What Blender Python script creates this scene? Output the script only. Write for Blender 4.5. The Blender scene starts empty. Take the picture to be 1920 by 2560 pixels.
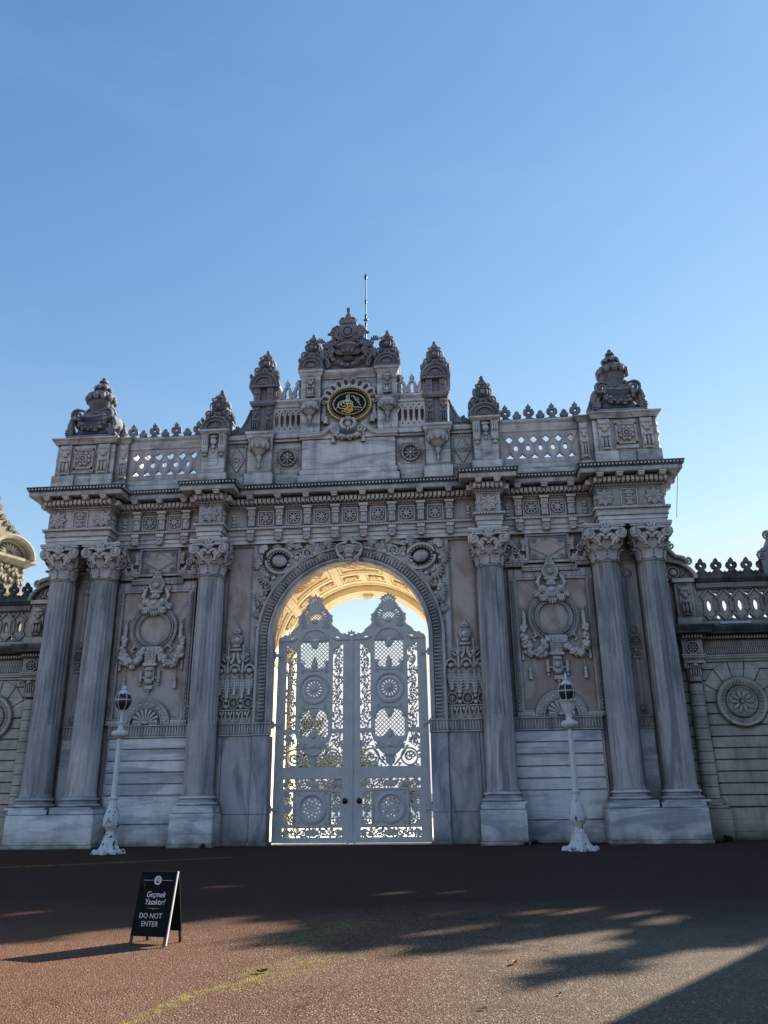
import bpy, bmesh, math, random
from mathutils import Vector, Matrix
PI = math.pi
rnd = random.Random(7)
scene = bpy.context.scene
COL = scene.collection

# ------------------------------------------------------------------ mesh builder
class MB:
    def __init__(s):
        s.v = []; s.f = []; s.M = None
    def add(s, vs, fs):
        b = len(s.v)
        if s.M is not None:
            s.v.extend([tuple(s.M @ Vector(p)) for p in vs])
        else:
            s.v.extend([tuple(p) for p in vs])
        s.f.extend([tuple(i + b for i in f) for f in fs])
    def box(s, x0, x1, y0, y1, z0, z1, ch=0.0):
        if x0 > x1: x0, x1 = x1, x0
        if ch <= 0:
            s.add([(x0,y0,z0),(x1,y0,z0),(x1,y1,z0),(x0,y1,z0),(x0,y0,z1),(x1,y0,z1),(x1,y1,z1),(x0,y1,z1)],
                  [(0,3,2,1),(4,5,6,7),(0,1,5,4),(1,2,6,5),(2,3,7,6),(3,0,4,7)])
        else:  # chamfer the front rim and the vertical edges
            c = ch
            s.add([(x0,y0+c,z0+c),(x0+c,y0,z0+c),(x1-c,y0,z0+c),(x1,y0+c,z0+c),(x1,y1,z0+c),(x0,y1,z0+c),
                   (x0,y0+c,z1-c),(x0+c,y0,z1-c),(x1-c,y0,z1-c),(x1,y0+c,z1-c),(x1,y1,z1-c),(x0,y1,z1-c),
                   (x0+c,y0+c,z0),(x1-c,y0+c,z0),(x1-c,y1,z0),(x0+c,y1,z0),
                   (x0+c,y0+c,z1),(x1-c,y0+c,z1),(x1-c,y1,z1),(x0+c,y1,z1)],
                  [(0,1,7,6),(1,2,8,7),(2,3,9,8),(3,4,10,9),(4,5,11,10),(5,0,6,11),
                   (12,15,14,13),(16,17,18,19),(0,12,1),(1,12,13,2),(2,13,3),(3,13,14,4),(4,14,15,5),(5,15,12,0),
                   (6,7,16),(7,8,17,16),(8,9,17),(9,10,18,17),(10,11,19,18),(11,6,16,19)])
    def obox(s, cx, cy, dx, dy, w, y_in, y_out, z0, z1):
        # dx,dy: run direction, outward normal (dy,-dx)
        nx, ny = dy, -dx
        P = []
        for z in (z0, z1):
            for a, o in ((-w/2, y_in), (w/2, y_in), (w/2, y_out), (-w/2, y_out)):
                P.append((cx+dx*a+nx*o, cy+dy*a+ny*o, z))
        s.add(P, [(0,1,2,3),(7,6,5,4),(0,4,5,1),(1,5,6,2),(2,6,7,3),(3,7,4,0)])
    def prism(s, poly, y0, y1):
        n = len(poly)
        s.add([(p[0],y0,p[1]) for p in poly] + [(p[0],y1,p[1]) for p in poly],
              [tuple(range(n)), tuple(range(2*n-1, n-1, -1))] + [(i, n+i, n+(i+1)%n, (i+1)%n) for i in range(n)])
    def prismz(s, poly, z0, z1):
        n = len(poly)
        s.add([(p[0],p[1],z0) for p in poly] + [(p[0],p[1],z1) for p in poly],
              [tuple(range(n)), tuple(range(2*n-1, n-1, -1))] + [(i, n+i, n+(i+1)%n, (i+1)%n) for i in range(n)])
    def prismx(s, poly, x0, x1):   # poly in (y,z)
        n = len(poly)
        s.add([(x0,p[0],p[1]) for p in poly] + [(x1,p[0],p[1]) for p in poly],
              [tuple(range(n)), tuple(range(2*n-1, n-1, -1))] + [(i, n+i, n+(i+1)%n, (i+1)%n) for i in range(n)])
    def lathe(s, prof, cx=0, cy=0, seg=16, fn=None, sx=1, sy=1, a0=0, a1=2*PI):
        full = abs(a1-a0-2*PI) < 1e-6
        m = seg if full else seg+1
        vs = []
        for r, z in prof:
            for i in range(m):
                a = a0+(a1-a0)*i/seg
                rr = r*(fn(a, z) if fn else 1)
                vs.append((cx+rr*sx*math.cos(a), cy+rr*sy*math.sin(a), z))
        fs = []
        for k in range(len(prof)-1):
            for i in range(seg):
                j = (i+1) % m
                fs.append((k*m+i, k*m+j, (k+1)*m+j, (k+1)*m+i))
        if full:
            if prof[0][0] > 1e-4: fs.append(tuple(range(m-1,-1,-1)))
            if prof[-1][0] > 1e-4: fs.append(tuple((len(prof)-1)*m+i for i in range(m)))
        s.add(vs, fs)
    def square(s, prof, cx=0, cy=0, k=1.0, ch=0.12):   # square tapered stack with cut corners
        vs = []; m = 8
        for r, z in prof:
            c = r*ch
            for x, y in ((r,-r+c),(r,r-c),(r-c,r),(-r+c,r),(-r,r-c),(-r,-r+c),(-r+c,-r),(r-c,-r)):
                vs.append((cx+x, cy+y*k, z))
        fs = [tuple(range(m-1,-1,-1)), tuple((len(prof)-1)*m+i for i in range(m))]
        for q in range(len(prof)-1):
            for i in range(m):
                fs.append((q*m+i, q*m+(i+1)%m, (q+1)*m+(i+1)%m, (q+1)*m+i))
        s.add(vs, fs)
    def tube(s, pts, rad, seg=6, flat=1.0):
        n = len(pts)
        pts = [Vector(p) for p in pts]
        rads = rad if isinstance(rad, (list, tuple)) else [rad]*n
        vs = []; up = Vector((0,1,0.013))
        for i, p in enumerate(pts):
            d = (pts[min(i+1,n-1)]-pts[max(i-1,0)])
            d = d.normalized() if d.length > 1e-9 else Vector((0,0,1))
            b = up - d*up.dot(d)
            if b.length < 0.05: b = Vector((1,0,0)) - d*d.x
            b.normalize(); a = d.cross(b)
            for k in range(seg):
                t = 2*PI*k/seg
                vs.append(p + (a*math.cos(t) + b*math.sin(t)*flat)*rads[i])
        fs = []
        for i in range(n-1):
            for k in range(seg):
                fs.append((i*seg+k, i*seg+(k+1)%seg, (i+1)*seg+(k+1)%seg, (i+1)*seg+k))
        fs.append(tuple(range(seg-1,-1,-1))); fs.append(tuple((n-1)*seg+k for k in range(seg)))
        s.add(vs, fs)
    def ell(s, c, r, seg=8, rings=5, rot=0.0):
        # rot: rotation in the x-z plane
        cr, sr = math.cos(rot), math.sin(rot)
        vs = []; 
        def P(x, y, z): return (c[0]+x*cr-z*sr, c[1]+y, c[2]+x*sr+z*cr)
        vs.append(P(0,0,-r[2]))
        for k in range(1, rings):
            t = -PI/2+PI*k/rings
            for i in range(seg):
                a = 2*PI*i/seg
                vs.append(P(r[0]*math.cos(t)*math.cos(a), r[1]*math.cos(t)*math.sin(a), r[2]*math.sin(t)))
        vs.append(P(0,0,r[2]))
        fs = []; L = len(vs)-1
        for i in range(seg):
            fs.append((0, 1+(i+1)%seg, 1+i)); fs.append((L, L-seg+i, L-seg+(i+1)%seg))
        for k in range(rings-2):
            for i in range(seg):
                fs.append((1+k*seg+i, 1+k*seg+(i+1)%seg, 1+(k+1)*seg+(i+1)%seg, 1+(k+1)*seg+i))
        s.add(vs, fs)
    def mould(s, path, prof, caps=True):
        n = len(path); m = len(prof)
        nr = []
        for i in range(n-1):
            dx, dy = path[i+1][0]-path[i][0], path[i+1][1]-path[i][1]
            l = math.hypot(dx, dy); nr.append((dy/l, -dx/l))
        vs = []
        for i in range(n):
            n1 = nr[max(i-1,0)]; n2 = nr[min(i,n-2)]
            k = 1+n1[0]*n2[0]+n1[1]*n2[1]
            mx, my = (n1[0]+n2[0])/k, (n1[1]+n2[1])/k
            for o, z in prof:
                vs.append((path[i][0]+o*mx, path[i][1]+o*my, z))
        fs = []
        for i in range(n-1):
            for k in range(m-1):
                fs.append((i*m+k, (i+1)*m+k, (i+1)*m+k+1, i*m+k+1))
        if caps:
            fs.append(tuple(range(m))); fs.append(tuple((n-1)*m+k for k in range(m-1,-1,-1)))
        s.add(vs, fs)
    def ring(s, cx, cz, prof, a0=0, a1=2*PI, seg=48, ez=1.0):
        # prof: (radius, y) swept round the y axis; open profile
        full = abs(a1-a0-2*PI) < 1e-6
        m = len(prof); n = seg if full else seg+1
        vs = []
        for i in range(n):
            a = a0+(a1-a0)*i/seg
            for r, y in prof:
                vs.append((cx+r*math.cos(a), y, cz+r*ez*math.sin(a)))
        fs = []
        for i in range(seg):
            j = (i+1) % n
            for k in range(m-1):
                fs.append((i*m+k, j*m+k, j*m+k+1, i*m+k+1))
        if not full:
            fs.append(tuple(range(m))); fs.append(tuple((n-1)*m+k for k in range(m-1,-1,-1)))
        s.add(vs, fs)
    def plate(s, outer, holes, y0, thick, bevel=0.0):
        cu = bpy.data.curves.new('tmp', 'CURVE'); cu.dimensions = '2D'; cu.fill_mode = 'BOTH'
        cu.extrude = thick/2-bevel; cu.bevel_depth = bevel; cu.bevel_resolution = 0
        outs = outer if isinstance(outer[0][0], (tuple, list)) else [outer]
        for poly in outs + list(holes):
            sp = cu.splines.new('POLY'); sp.points.add(len(poly)-1)
            for p, q in zip(sp.points, poly): p.co = (q[0], q[1], 0, 1)
            sp.use_cyclic_u = True
        ob = bpy.data.objects.new('tmp', cu); COL.objects.link(ob)
        dg = bpy.context.evaluated_depsgraph_get()
        me = bpy.data.meshes.new_from_object(ob.evaluated_get(dg))
        s.add([(v.co.x, y0-v.co.z, v.co.y) for v in me.vertices], [tuple(p.vertices) for p in me.polygons])
        bpy.data.objects.remove(ob); bpy.data.curves.remove(cu); bpy.data.meshes.remove(me)
    # ---------------- carved ornament
    def spiral(s, cx, y, cz, r, turns=1.75, w=0.2, dirn=1, a0=0.0, seg=9, flat=1.0, tail=None):
        pts = []; rad = []
        n = int(turns*seg)+1
        for i in range(n+1):
            t = i/n
            rr = r*(1-0.86*t); a = a0+dirn*turns*2*PI*t
            pts.append((cx+rr*math.cos(a), y, cz+rr*math.sin(a))); rad.append(r*w*(1-0.45*t))
        if tail:
            pts = [(p[0], y, p[1]) for p in tail]+pts
            k = len(tail); rad = [r*w*(0.4+0.6*i/k) for i in range(k)]+rad
        s.tube(pts, rad, 6, flat)
        s.ell((cx, y, cz), (r*0.2, r*0.2*flat, r*0.2), 7, 4)
    def palmette(s, cx, y, cz, r, n=7, a0=0.0, a1=PI, wid=0.16, dep=0.10, r0=0.25):
        for i in range(n):
            a = a0+(a1-a0)*(i/(n-1) if n > 1 else .5)
            L = r*(0.82+0.18*math.sin(PI*i/max(n-1,1)))
            c = L*(r0+(1-r0)/2)
            s.ell((cx+c*math.cos(a), y, cz+c*math.sin(a)), (L*(1-r0)/2, r*dep, r*wid), 7, 4, a)
    def rosette(s, cx, y, cz, r, n=8, dep=0.14):
        for i in range(n):
            a = 2*PI*i/n
            s.ell((cx+.55*r*math.cos(a), y, cz+.55*r*math.sin(a)), (.42*r, dep*r, 1.25*r/n), 6, 4, a)
        s.ell((cx, y-dep*r*.5, cz), (.24*r, dep*r*1.1, .24*r), 7, 4)
    def acanth(s, cx, y, cz, L, ang, bend=0.6, w=0.34, n=6, dep=0.12):
        # a curving leaf with lobes: spine tube and side lobes
        pts = []; 
        for i in range(n+1):
            t = i/n; a = ang+bend*t
            if i == 0: p = (cx, cz)
            else: p = (pts[-1][0]+L/n*math.cos(a), pts[-1][2]+L/n*math.sin(a))
            pts.append((p[0], y-dep*L*.5*math.sin(PI*t), p[1]))
        s.tube(pts, [L*.09*(1.15-t/n) for t in range(n+1)], 5)
        for i in range(1, n+1):
            t = i/n; a = ang+bend*t; k = L*w*(math.sin(PI*(.15+.75*t)))
            for sd in (-1, 1):
                b = a+sd*0.95
                s.ell((pts[i][0]+.45*k*math.cos(b), pts[i][1]+dep*L*.25, pts[i][2]+.45*k*math.sin(b)), (k*.6, dep*L*.7, k*.26), 6, 4, b)
    def garland(s, pts, y, r, dens=1.0, seed=1, leafy=True):
        R = random.Random(seed)
        for i in range(len(pts)-1):
            p, q = pts[i], pts[i+1]
            d = math.hypot(q[0]-p[0], q[1]-p[1]); n = max(1, int(d/r*dens*1.6))
            for k in range(n):
                t = (k+.5)/n; x = p[0]+(q[0]-p[0])*t; z = p[1]+(q[1]-p[1])*t
                for m in range(2):
                    rr = r*R.uniform(.42,.72)
                    s.ell((x+R.uniform(-.5,.5)*r, y-R.uniform(.2,.8)*r, z+R.uniform(-.5,.5)*r), (rr, rr*.8, rr*R.uniform(.6,1)), 6, 4, R.uniform(0,3))
    def tassel(s, cx, y, cz, h, w):
        s.lathe([(w*.35,cz),(w*.5,cz-h*.12),(w*.3,cz-h*.3),(w*.4,cz-h*.4),(w*.55,cz-h),(w*.2,cz-h)], cx, y, 8)
    def beads(s, x0, z0, x1, z1, y, n, r, el=1.5, dep=.7):
        a = math.atan2(z1-z0, x1-x0)
        for i in range(n):
            t = (i+.5)/n
            s.ell((x0+(x1-x0)*t, y, z0+(z1-z0)*t), (r*el, r*dep, r), 6, 4, a)
    def build(s, name, mat, parent=None, smooth=35, loc=None):
        me = bpy.data.meshes.new(name)
        me.from_pydata(s.v, [], s.f)
        bm = bmesh.new(); bm.from_mesh(me)
        bmesh.ops.recalc_face_normals(bm, faces=bm.faces)
        bm.to_mesh(me); bm.free()
        if smooth:
            me.shade_smooth()
            me.set_sharp_from_angle(angle=math.radians(smooth))
        me.materials.append(mat)
        o = bpy.data.objects.new(name, me); COL.objects.link(o)
        if parent is not None: o.parent = parent
        if loc: o.location = loc
        return o

def thing(name, label, cat, loc=(0,0,0), rotz=0.0, group=None):
    o = bpy.data.objects.new(name, None); COL.objects.link(o)
    o.empty_display_size = .3
    o.location = loc; o.rotation_euler = (0,0,rotz)
    tag(o, label, cat, group); return o
def tag(o, label, cat, group=None):
    o['label'] = label; o['category'] = cat
    if group: o['group'] = group
    return o
def copy_part(o, parent, loc=None):
    c = o.copy(); COL.objects.link(c); c.parent = parent
    if loc is not None: c.location = loc
    for ch in [k for k in o.children]:
        copy_part(ch, c)
    return c
def circ(cx, cz, r, n=14, rz=None, a0=0):
    rz = rz or r
    return [(cx+r*math.cos(a0+2*PI*i/n), cz+rz*math.sin(a0+2*PI*i/n)) for i in range(n)]
def blade(cx, cz, ang, r0, r1, w0, w1):
    c, s_ = math.cos(ang), math.sin(ang)
    pts = [(r0,-w0/2),(r0+(r1-r0)*.7,-w1/2),(r1-.0,-w1*.28),(r1,w1*.28),(r0+(r1-r0)*.7,w1/2),(r0,w0/2)]
    return [(cx+a*c-b*s_, cz+a*s_+b*c) for a, b in pts]

# ------------------------------------------------------------------ materials
def nmat(name):
    m = bpy.data.materials.new(name); m.use_nodes = True
    nt = m.node_tree; N = nt.nodes; L = nt.links
    b = N['Principled BSDF']
    return m, nt, N, L, b
class G:   # tiny node helper
    def __init__(s, nt): s.nt = nt; s.N = nt.nodes; s.L = nt.links
    def n(s, t, **kw):
        x = s.N.new(t)
        for k, v in kw.items(): setattr(x, k, v)
        return x
    def set(s, sock, v):
        if hasattr(v, 'is_output') or hasattr(v, 'links'): s.L.new(v, sock)
        else: sock.default_value = v
    def math(s, op, a, b=0.0, c=None, clamp=False):
        x = s.n('ShaderNodeMath', operation=op, use_clamp=clamp)
        s.set(x.inputs[0], a); s.set(x.inputs[1], b)
        if c is not None: s.set(x.inputs[2], c)
        return x.outputs[0]
    def mix(s, f, a, b, mode='MIX'):
        x = s.n('ShaderNodeMix', data_type='RGBA', blend_type=mode)
        s.set(x.inputs[0], f)
        for sock, v in ((x.inputs[6], a), (x.inputs[7], b)):
            if isinstance(v, (tuple, list)): sock.default_value = (v[0], v[1], v[2], 1)
            else: s.L.new(v, sock)
        return x.outputs[2]
    def noise(s, vec, scale, detail=3, rough=.55, dist=0.0):
        x = s.n('ShaderNodeTexNoise'); x.inputs['Scale'].default_value = scale
        x.inputs['Detail'].default_value = detail; x.inputs['Roughness'].default_value = rough
        x.inputs['Distortion'].default_value = dist
        if vec is not None: s.L.new(vec, x.inputs['Vector'])
        return x.outputs['Fac']
    def map(s, vec, scale=(1,1,1), rot=(0,0,0), loc=(0,0,0)):
        x = s.n('ShaderNodeMapping'); s.L.new(vec, x.inputs['Vector'])
        x.inputs['Scale'].default_value = scale; x.inputs['Rotation'].default_value = rot; x.inputs['Location'].default_value = loc
        return x.outputs[0]
    def ramp(s, f, lo, hi):
        x = s.n('ShaderNodeMapRange'); x.clamp = True
        s.L.new(f, x.inputs['Value']); x.inputs['From Min'].default_value = lo; x.inputs['From Max'].default_value = hi
        return x.outputs[0]
def stone(name, base, alt, vein, vscale=(1,1,1), vrot=(0,0,0), vamt=.6, vlo=.52, vhi=.68, soot=.5, crev=.6, bump=.25, rough=.75, ground=0.0, edge=0.0, block=None, shade_grime=.75, lines=None, tint=(1.02,1.06,1.04)):
    base, alt, vein = (tuple(x*t for x, t in zip(c, tint)) for c in (base, alt, vein))
    m, nt, N, L, b = nmat(name); g = G(nt)
    geo = g.n('ShaderNodeNewGeometry'); P = geo.outputs['Position']
    big = g.ramp(g.noise(P, .55, 3), .35, .68)
    col = g.mix(big, base, alt)
    # veins
    mv = g.map(P, vscale, vrot)
    v1 = g.ramp(g.noise(mv, 1.0, 6, .6, 1.2), vlo, vhi)
    v2 = g.ramp(g.noise(g.map(P, tuple(2.7*x for x in vscale), vrot, (3,7,1)), 1.0, 4, .6, .8), .55, .7)
    vv = g.math('MULTIPLY', g.math('ADD', v1, g.math('MULTIPLY', v2, .5), clamp=True), vamt)
    col = g.mix(vv, col, vein)
    # fine mottling
    fine = g.noise(P, 14, 4, .65)
    col = g.mix(g.math('MULTIPLY', g.ramp(fine, .45, .75), .35), col, tuple(x*.62 for x in base))
    # occlusion darkening in creases, dirt and shade both in the colour; soot on ledges
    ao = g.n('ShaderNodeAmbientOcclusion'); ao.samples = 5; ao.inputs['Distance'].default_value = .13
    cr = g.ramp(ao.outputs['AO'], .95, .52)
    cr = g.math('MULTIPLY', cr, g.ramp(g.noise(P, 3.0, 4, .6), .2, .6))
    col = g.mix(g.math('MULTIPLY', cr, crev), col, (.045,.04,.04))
    ao2 = g.n('ShaderNodeAmbientOcclusion'); ao2.samples = 4; ao2.inputs['Distance'].default_value = .9  # recesses and undersides darkened too, as shade put into the colour
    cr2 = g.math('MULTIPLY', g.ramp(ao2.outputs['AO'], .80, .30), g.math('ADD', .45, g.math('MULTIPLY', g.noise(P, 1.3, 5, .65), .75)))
    col = g.mix(g.math('MULTIPLY', cr2, shade_grime, clamp=True), col, (.085,.078,.075))
    blot = g.ramp(g.noise(P, .9, 7, .7, .4), .50, .66)
    col = g.mix(g.math('MULTIPLY', blot, .34*min(1, shade_grime*1.3)), col, tuple(x*.42 for x in alt))
    if lines:
        ln = g.ramp(g.noise(g.map(P, lines), 1.0, 5, .62, .5), .56, .66)
        col = g.mix(g.math('MULTIPLY', ln, .5), col, tuple(x*.45 for x in alt))
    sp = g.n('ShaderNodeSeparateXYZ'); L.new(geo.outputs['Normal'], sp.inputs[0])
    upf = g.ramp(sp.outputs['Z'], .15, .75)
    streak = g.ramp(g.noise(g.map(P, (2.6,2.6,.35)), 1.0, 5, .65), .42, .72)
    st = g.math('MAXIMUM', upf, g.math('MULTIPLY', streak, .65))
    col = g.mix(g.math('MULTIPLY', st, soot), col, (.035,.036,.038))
    if ground > 0:
        sz = g.n('ShaderNodeSeparateXYZ'); L.new(P, sz.inputs[0])
        gz = g.math('MULTIPLY', g.ramp(sz.outputs['Z'], .55, 0.0), g.ramp(g.noise(P, 2.2, 5, .6), .3, .65))
        col = g.mix(g.math('MULTIPLY', gz, ground), col, (.06,.065,.045))
    if edge: col = g.mix(g.math('MULTIPLY', g.ramp(geo.outputs['Pointiness'], .53, .64), edge), col, tuple(min(1, x*1.35) for x in base))
    if block:
        br = g.n('ShaderNodeTexBrick'); br.inputs['Scale'].default_value = 1.0
        cx = g.n('ShaderNodeCombineXYZ'); sx = g.n('ShaderNodeSeparateXYZ'); L.new(P, sx.inputs[0])
        L.new(g.math('ADD', sx.outputs['X'], sx.outputs['Y']), cx.inputs[0]); L.new(g.math('SUBTRACT', sx.outputs['Z'], block[2]), cx.inputs[1]); L.new(cx.outputs[0], br.inputs['Vector'])
        br.inputs['Brick Width'].default_value = block[0]; br.inputs['Row Height'].default_value = block[1]; br.inputs['Mortar Size'].default_value = .006; br.inputs['Mortar Smooth'].default_value = .3
        br.inputs['Color1'].default_value = (1,1,1,1); br.inputs['Color2'].default_value = (.82,.82,.83,1); br.inputs['Mortar'].default_value = (.42,.41,.4,1); br.inputs['Bias'].default_value = -.1
        col = g.mix(1.0, col, br.outputs['Color'], 'MULTIPLY')
    L.new(col, b.inputs['Base Color'])
    b.inputs['Roughness'].default_value = rough
    b.inputs['Specular IOR Level'].default_value = .2
    bp = g.n('ShaderNodeBump'); bp.inputs['Strength'].default_value = bump; bp.inputs['Distance'].default_value = .02
    L.new(g.math('ADD', fine, g.math('MULTIPLY', g.noise(P, 55, 3), .5)), bp.inputs['Height']); L.new(bp.outputs[0], b.inputs['Normal'])
    return m
def plain(name, col, rough=.6, metal=0.0, var=.25, scale=6, bump=.0, spec=.4):
    m, nt, N, L, b = nmat(name); g = G(nt)
    P = g.n('ShaderNodeNewGeometry').outputs['Position']
    c = g.mix(g.ramp(g.noise(P, scale, 5, .6), .3, .7), tuple(x*(1-var) for x in col), tuple(min(1,x*(1+var*.6)) for x in col))
    L.new(c, b.inputs['Base Color']); b.inputs['Roughness'].default_value = rough; b.inputs['Metallic'].default_value = metal
    b.inputs['Specular IOR Level'].default_value = spec
    if bump:
        bp = g.n('ShaderNodeBump'); bp.inputs['Strength'].default_value = bump; bp.inputs['Distance'].default_value = .01
        L.new(g.noise(P, scale*6, 4), bp.inputs['Height']); L.new(bp.outputs[0], b.inputs['Normal'])
    return m
GREY = (.46,.455,.45)
M = {}
M['block'] = stone('veined_marble_block', (.84,.80,.82), (.74,.71,.75), (.30,.32,.40), (.35,.9,1.5), (0,.28,0), .8, .47,.62, .30, .7, ground=.8, shade_grime=.6, lines=(.5,1.0,7))
M['shaft'] = stone('veined_marble_shaft', (.57,.525,.54), (.38,.365,.395), (.16,.165,.19), (2.3,2.3,.22), (.06,.05,0), .8, .46,.61, .22, .9, shade_grime=.6, lines=(9,9,.3))
M['slab'] = stone('veined_marble_slab', (.56,.525,.555), (.42,.405,.45), (.13,.16,.22), (1.1,1.1,.30), (.25,.2,0), .8, .47,.62, .25, .7, ground=.9, shade_grime=.5, lines=(5,2,.4))
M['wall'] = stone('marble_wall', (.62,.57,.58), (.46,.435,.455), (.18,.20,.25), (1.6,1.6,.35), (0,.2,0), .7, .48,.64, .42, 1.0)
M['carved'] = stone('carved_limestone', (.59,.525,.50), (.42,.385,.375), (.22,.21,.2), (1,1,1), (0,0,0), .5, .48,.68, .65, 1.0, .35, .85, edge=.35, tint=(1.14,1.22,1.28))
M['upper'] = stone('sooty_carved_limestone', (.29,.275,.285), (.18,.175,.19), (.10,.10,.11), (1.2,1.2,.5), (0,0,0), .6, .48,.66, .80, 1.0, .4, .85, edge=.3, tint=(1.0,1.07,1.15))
M['attic'] = stone('attic_marble', (.74,.72,.74), (.60,.58,.61), (.16,.17,.20), (.45,.9,1.8), (0,.1,0), .75, .48,.66, .65, 1.0, shade_grime=.75, lines=(.45,.8,9))
M['pink'] = stone('pink_breccia', (.44,.365,.325), (.38,.35,.34), (.25,.175,.14), (.9,.9,.6), (.3,.5,0), .7, .46,.60, .12, .6, .15, .6, shade_grime=.35, tint=(1.22,1.27,1.34))
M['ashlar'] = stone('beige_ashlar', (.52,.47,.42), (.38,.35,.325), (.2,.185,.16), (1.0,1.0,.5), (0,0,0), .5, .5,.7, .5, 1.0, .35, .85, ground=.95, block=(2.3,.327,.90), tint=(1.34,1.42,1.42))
M['blackened'] = stone('blackened_ledge_stone', (.22,.21,.195), (.10,.10,.098), (.04,.04,.04), (1.4,1.4,.6), (0,0,0), .8, .45,.6, .8, .9, .4, .9, tint=(.85,1,1.05))
M['cream'] = stone('cream_vault_plaster', (.93,.82,.60), (.90,.77,.54), (.70,.55,.36), (1.2,.5,.8), (0,0,0), .3, .5,.7, 0, .15, .1, .8, shade_grime=.0, tint=(1,1,1))
M['creamstone'] = stone('weathered_cream_stone', (.82,.70,.50), (.74,.62,.43), (.5,.4,.27), (.8,.8,.8), (0,0,0), .45, .48,.66, 0, .3, .2, .8, shade_grime=.1, tint=(1,1,1))
M['terra'] = plain('terracotta_paint', (.50,.19,.09), .8)
M['sunstone'] = stone('sunlit_stone', (.36,.315,.225), (.25,.225,.17), (.14,.125,.10), (1,1,.6), (0,0,0), .4, .5,.7, .3, .9, .3, .85, tint=(1,1,1))
M['iron'] = plain('grey_white_painted_iron', (.50,.51,.52), .45, 0, .12, 3.0, .1)
M['iron2'] = plain('grey_white_painted_iron_relief', (.48,.49,.495), .5, 0, .16, 9.0, .1)
M['black'] = plain('black_metal', (.02,.02,.022), .4)
M['gold'] = plain('gilded_metal', (.75,.48,.11), .38, .75, .3, 12)
M['gildstone'] = plain('pale_gilt_frame', (.62,.51,.29), .5, .25, .45, 10)
M['navy'] = plain('dark_blue_green_enamel', (.004,.010,.018), .5, 0, .3, 3, 0, .15)
M['olive'] = plain('dark_bronze', (.02,.017,.009), .6, .0, .3, 8, 0, .2)
M['red'] = plain('dull_red_stone', (.085,.048,.048), .8)
M['signblack'] = plain('matt_black_board', (.007,.008,.011), .8, 0, .2, 4, 0, .12)
M['white'] = plain('white_lettering', (.62,.64,.68), .6, 0, .05)
M['edge'] = plain('pale_aluminium_edge', (.6,.59,.56), .4, .2, .1)
M['dim'] = plain('dim_grey_print', (.2,.22,.24), .6, 0, .05)
M['blue'] = plain('dark_blue_print', (.02,.05,.16), .5, 0, .05)
M['tubewhite'] = plain('white_light_housing', (.62,.65,.68), .5)
M['leafdry'] = plain('dry_brown_leaf', (.16,.085,.03), .8, 0, .4, 30)
M['leafyel'] = plain('dry_yellow_leaf', (.36,.25,.07), .8, 0, .4, 30)
M['bark'] = plain('grey_brown_bark', (.11,.09,.07), .9, 0, .4, 8, .5)
M['weed'] = plain('dark_green_weed', (.03,.05,.02), .8, 0, .4, 20)
# flaking white paint over dark iron
m, nt, N, L, b = nmat('flaking_white_paint'); g = G(nt)
P = g.n('ShaderNodeNewGeometry').outputs['Position']
sp = g.n('ShaderNodeSeparateXYZ'); L.new(P, sp.inputs[0])
low = g.ramp(sp.outputs['Z'], 1.35, 1.0)
fl = g.ramp(g.noise(g.map(P,(1,1,.75)), 9.5, 4, .55, .6), .60, .615)
fl2 = g.ramp(g.noise(P, 24, 3, .5), .655, .67)
msk = g.math('MAXIMUM', g.math('MULTIPLY', fl, low), g.math('MULTIPLY', fl2, g.math('MULTIPLY', g.ramp(sp.outputs['Z'], 3.3, 2.7), .9)))
msk = g.math('MULTIPLY', msk, g.math('ADD', low, g.ramp(g.math('ABSOLUTE', g.math('SUBTRACT', sp.outputs['Z'], 3.0)), .12, .08), clamp=True))
wcol = g.mix(g.ramp(g.noise(P, 7, 4), .35, .7), (.64,.66,.67), (.55,.57,.59))
L.new(g.mix(msk, wcol, (.012,.013,.02)), b.inputs['Base Color']); b.inputs['Roughness'].default_value = .5
M['flake'] = m
# lamp glass
m, nt, N, L, b = nmat('smoky_lamp_glass'); b.inputs['Base Color'].default_value = (.02,.03,.035,1); b.inputs['Roughness'].default_value = .15
b.inputs['Specular IOR Level'].default_value = .3
M['glass'] = m
m, nt, N, L, b = nmat('clear_neck_glass'); b.inputs['Base Color'].default_value = (.45,.48,.5,1); b.inputs['Roughness'].default_value = .15
b.inputs['Transmission Weight'].default_value = .35
M['neck'] = m
def leafmat(name, c0, c1, trans=.25):
    m, nt, N, L, b = nmat(name); g = G(nt)
    P = g.n('ShaderNodeNewGeometry').outputs['Position']
    c = g.mix(g.ramp(g.noise(P, 1.3, 4, .6), .35, .65), c0, c1)
    L.new(c, b.inputs['Base Color']); b.inputs['Roughness'].default_value = .7
    t = g.n('ShaderNodeBsdfTranslucent'); L.new(c, t.inputs['Color'])
    mx = g.n('ShaderNodeMixShader'); mx.inputs[0].default_value = trans
    L.new(b.outputs[0], mx.inputs[1]); L.new(t.outputs[0], mx.inputs[2]); L.new(mx.outputs[0], N['Material Output'].inputs['Surface'])
    return m
M['leafA'] = leafmat('olive_leaves', (.05,.065,.018), (.12,.125,.04), .4)
M['leafB'] = leafmat('dark_green_leaves', (.03,.055,.018), (.07,.10,.03), .3)
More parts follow.
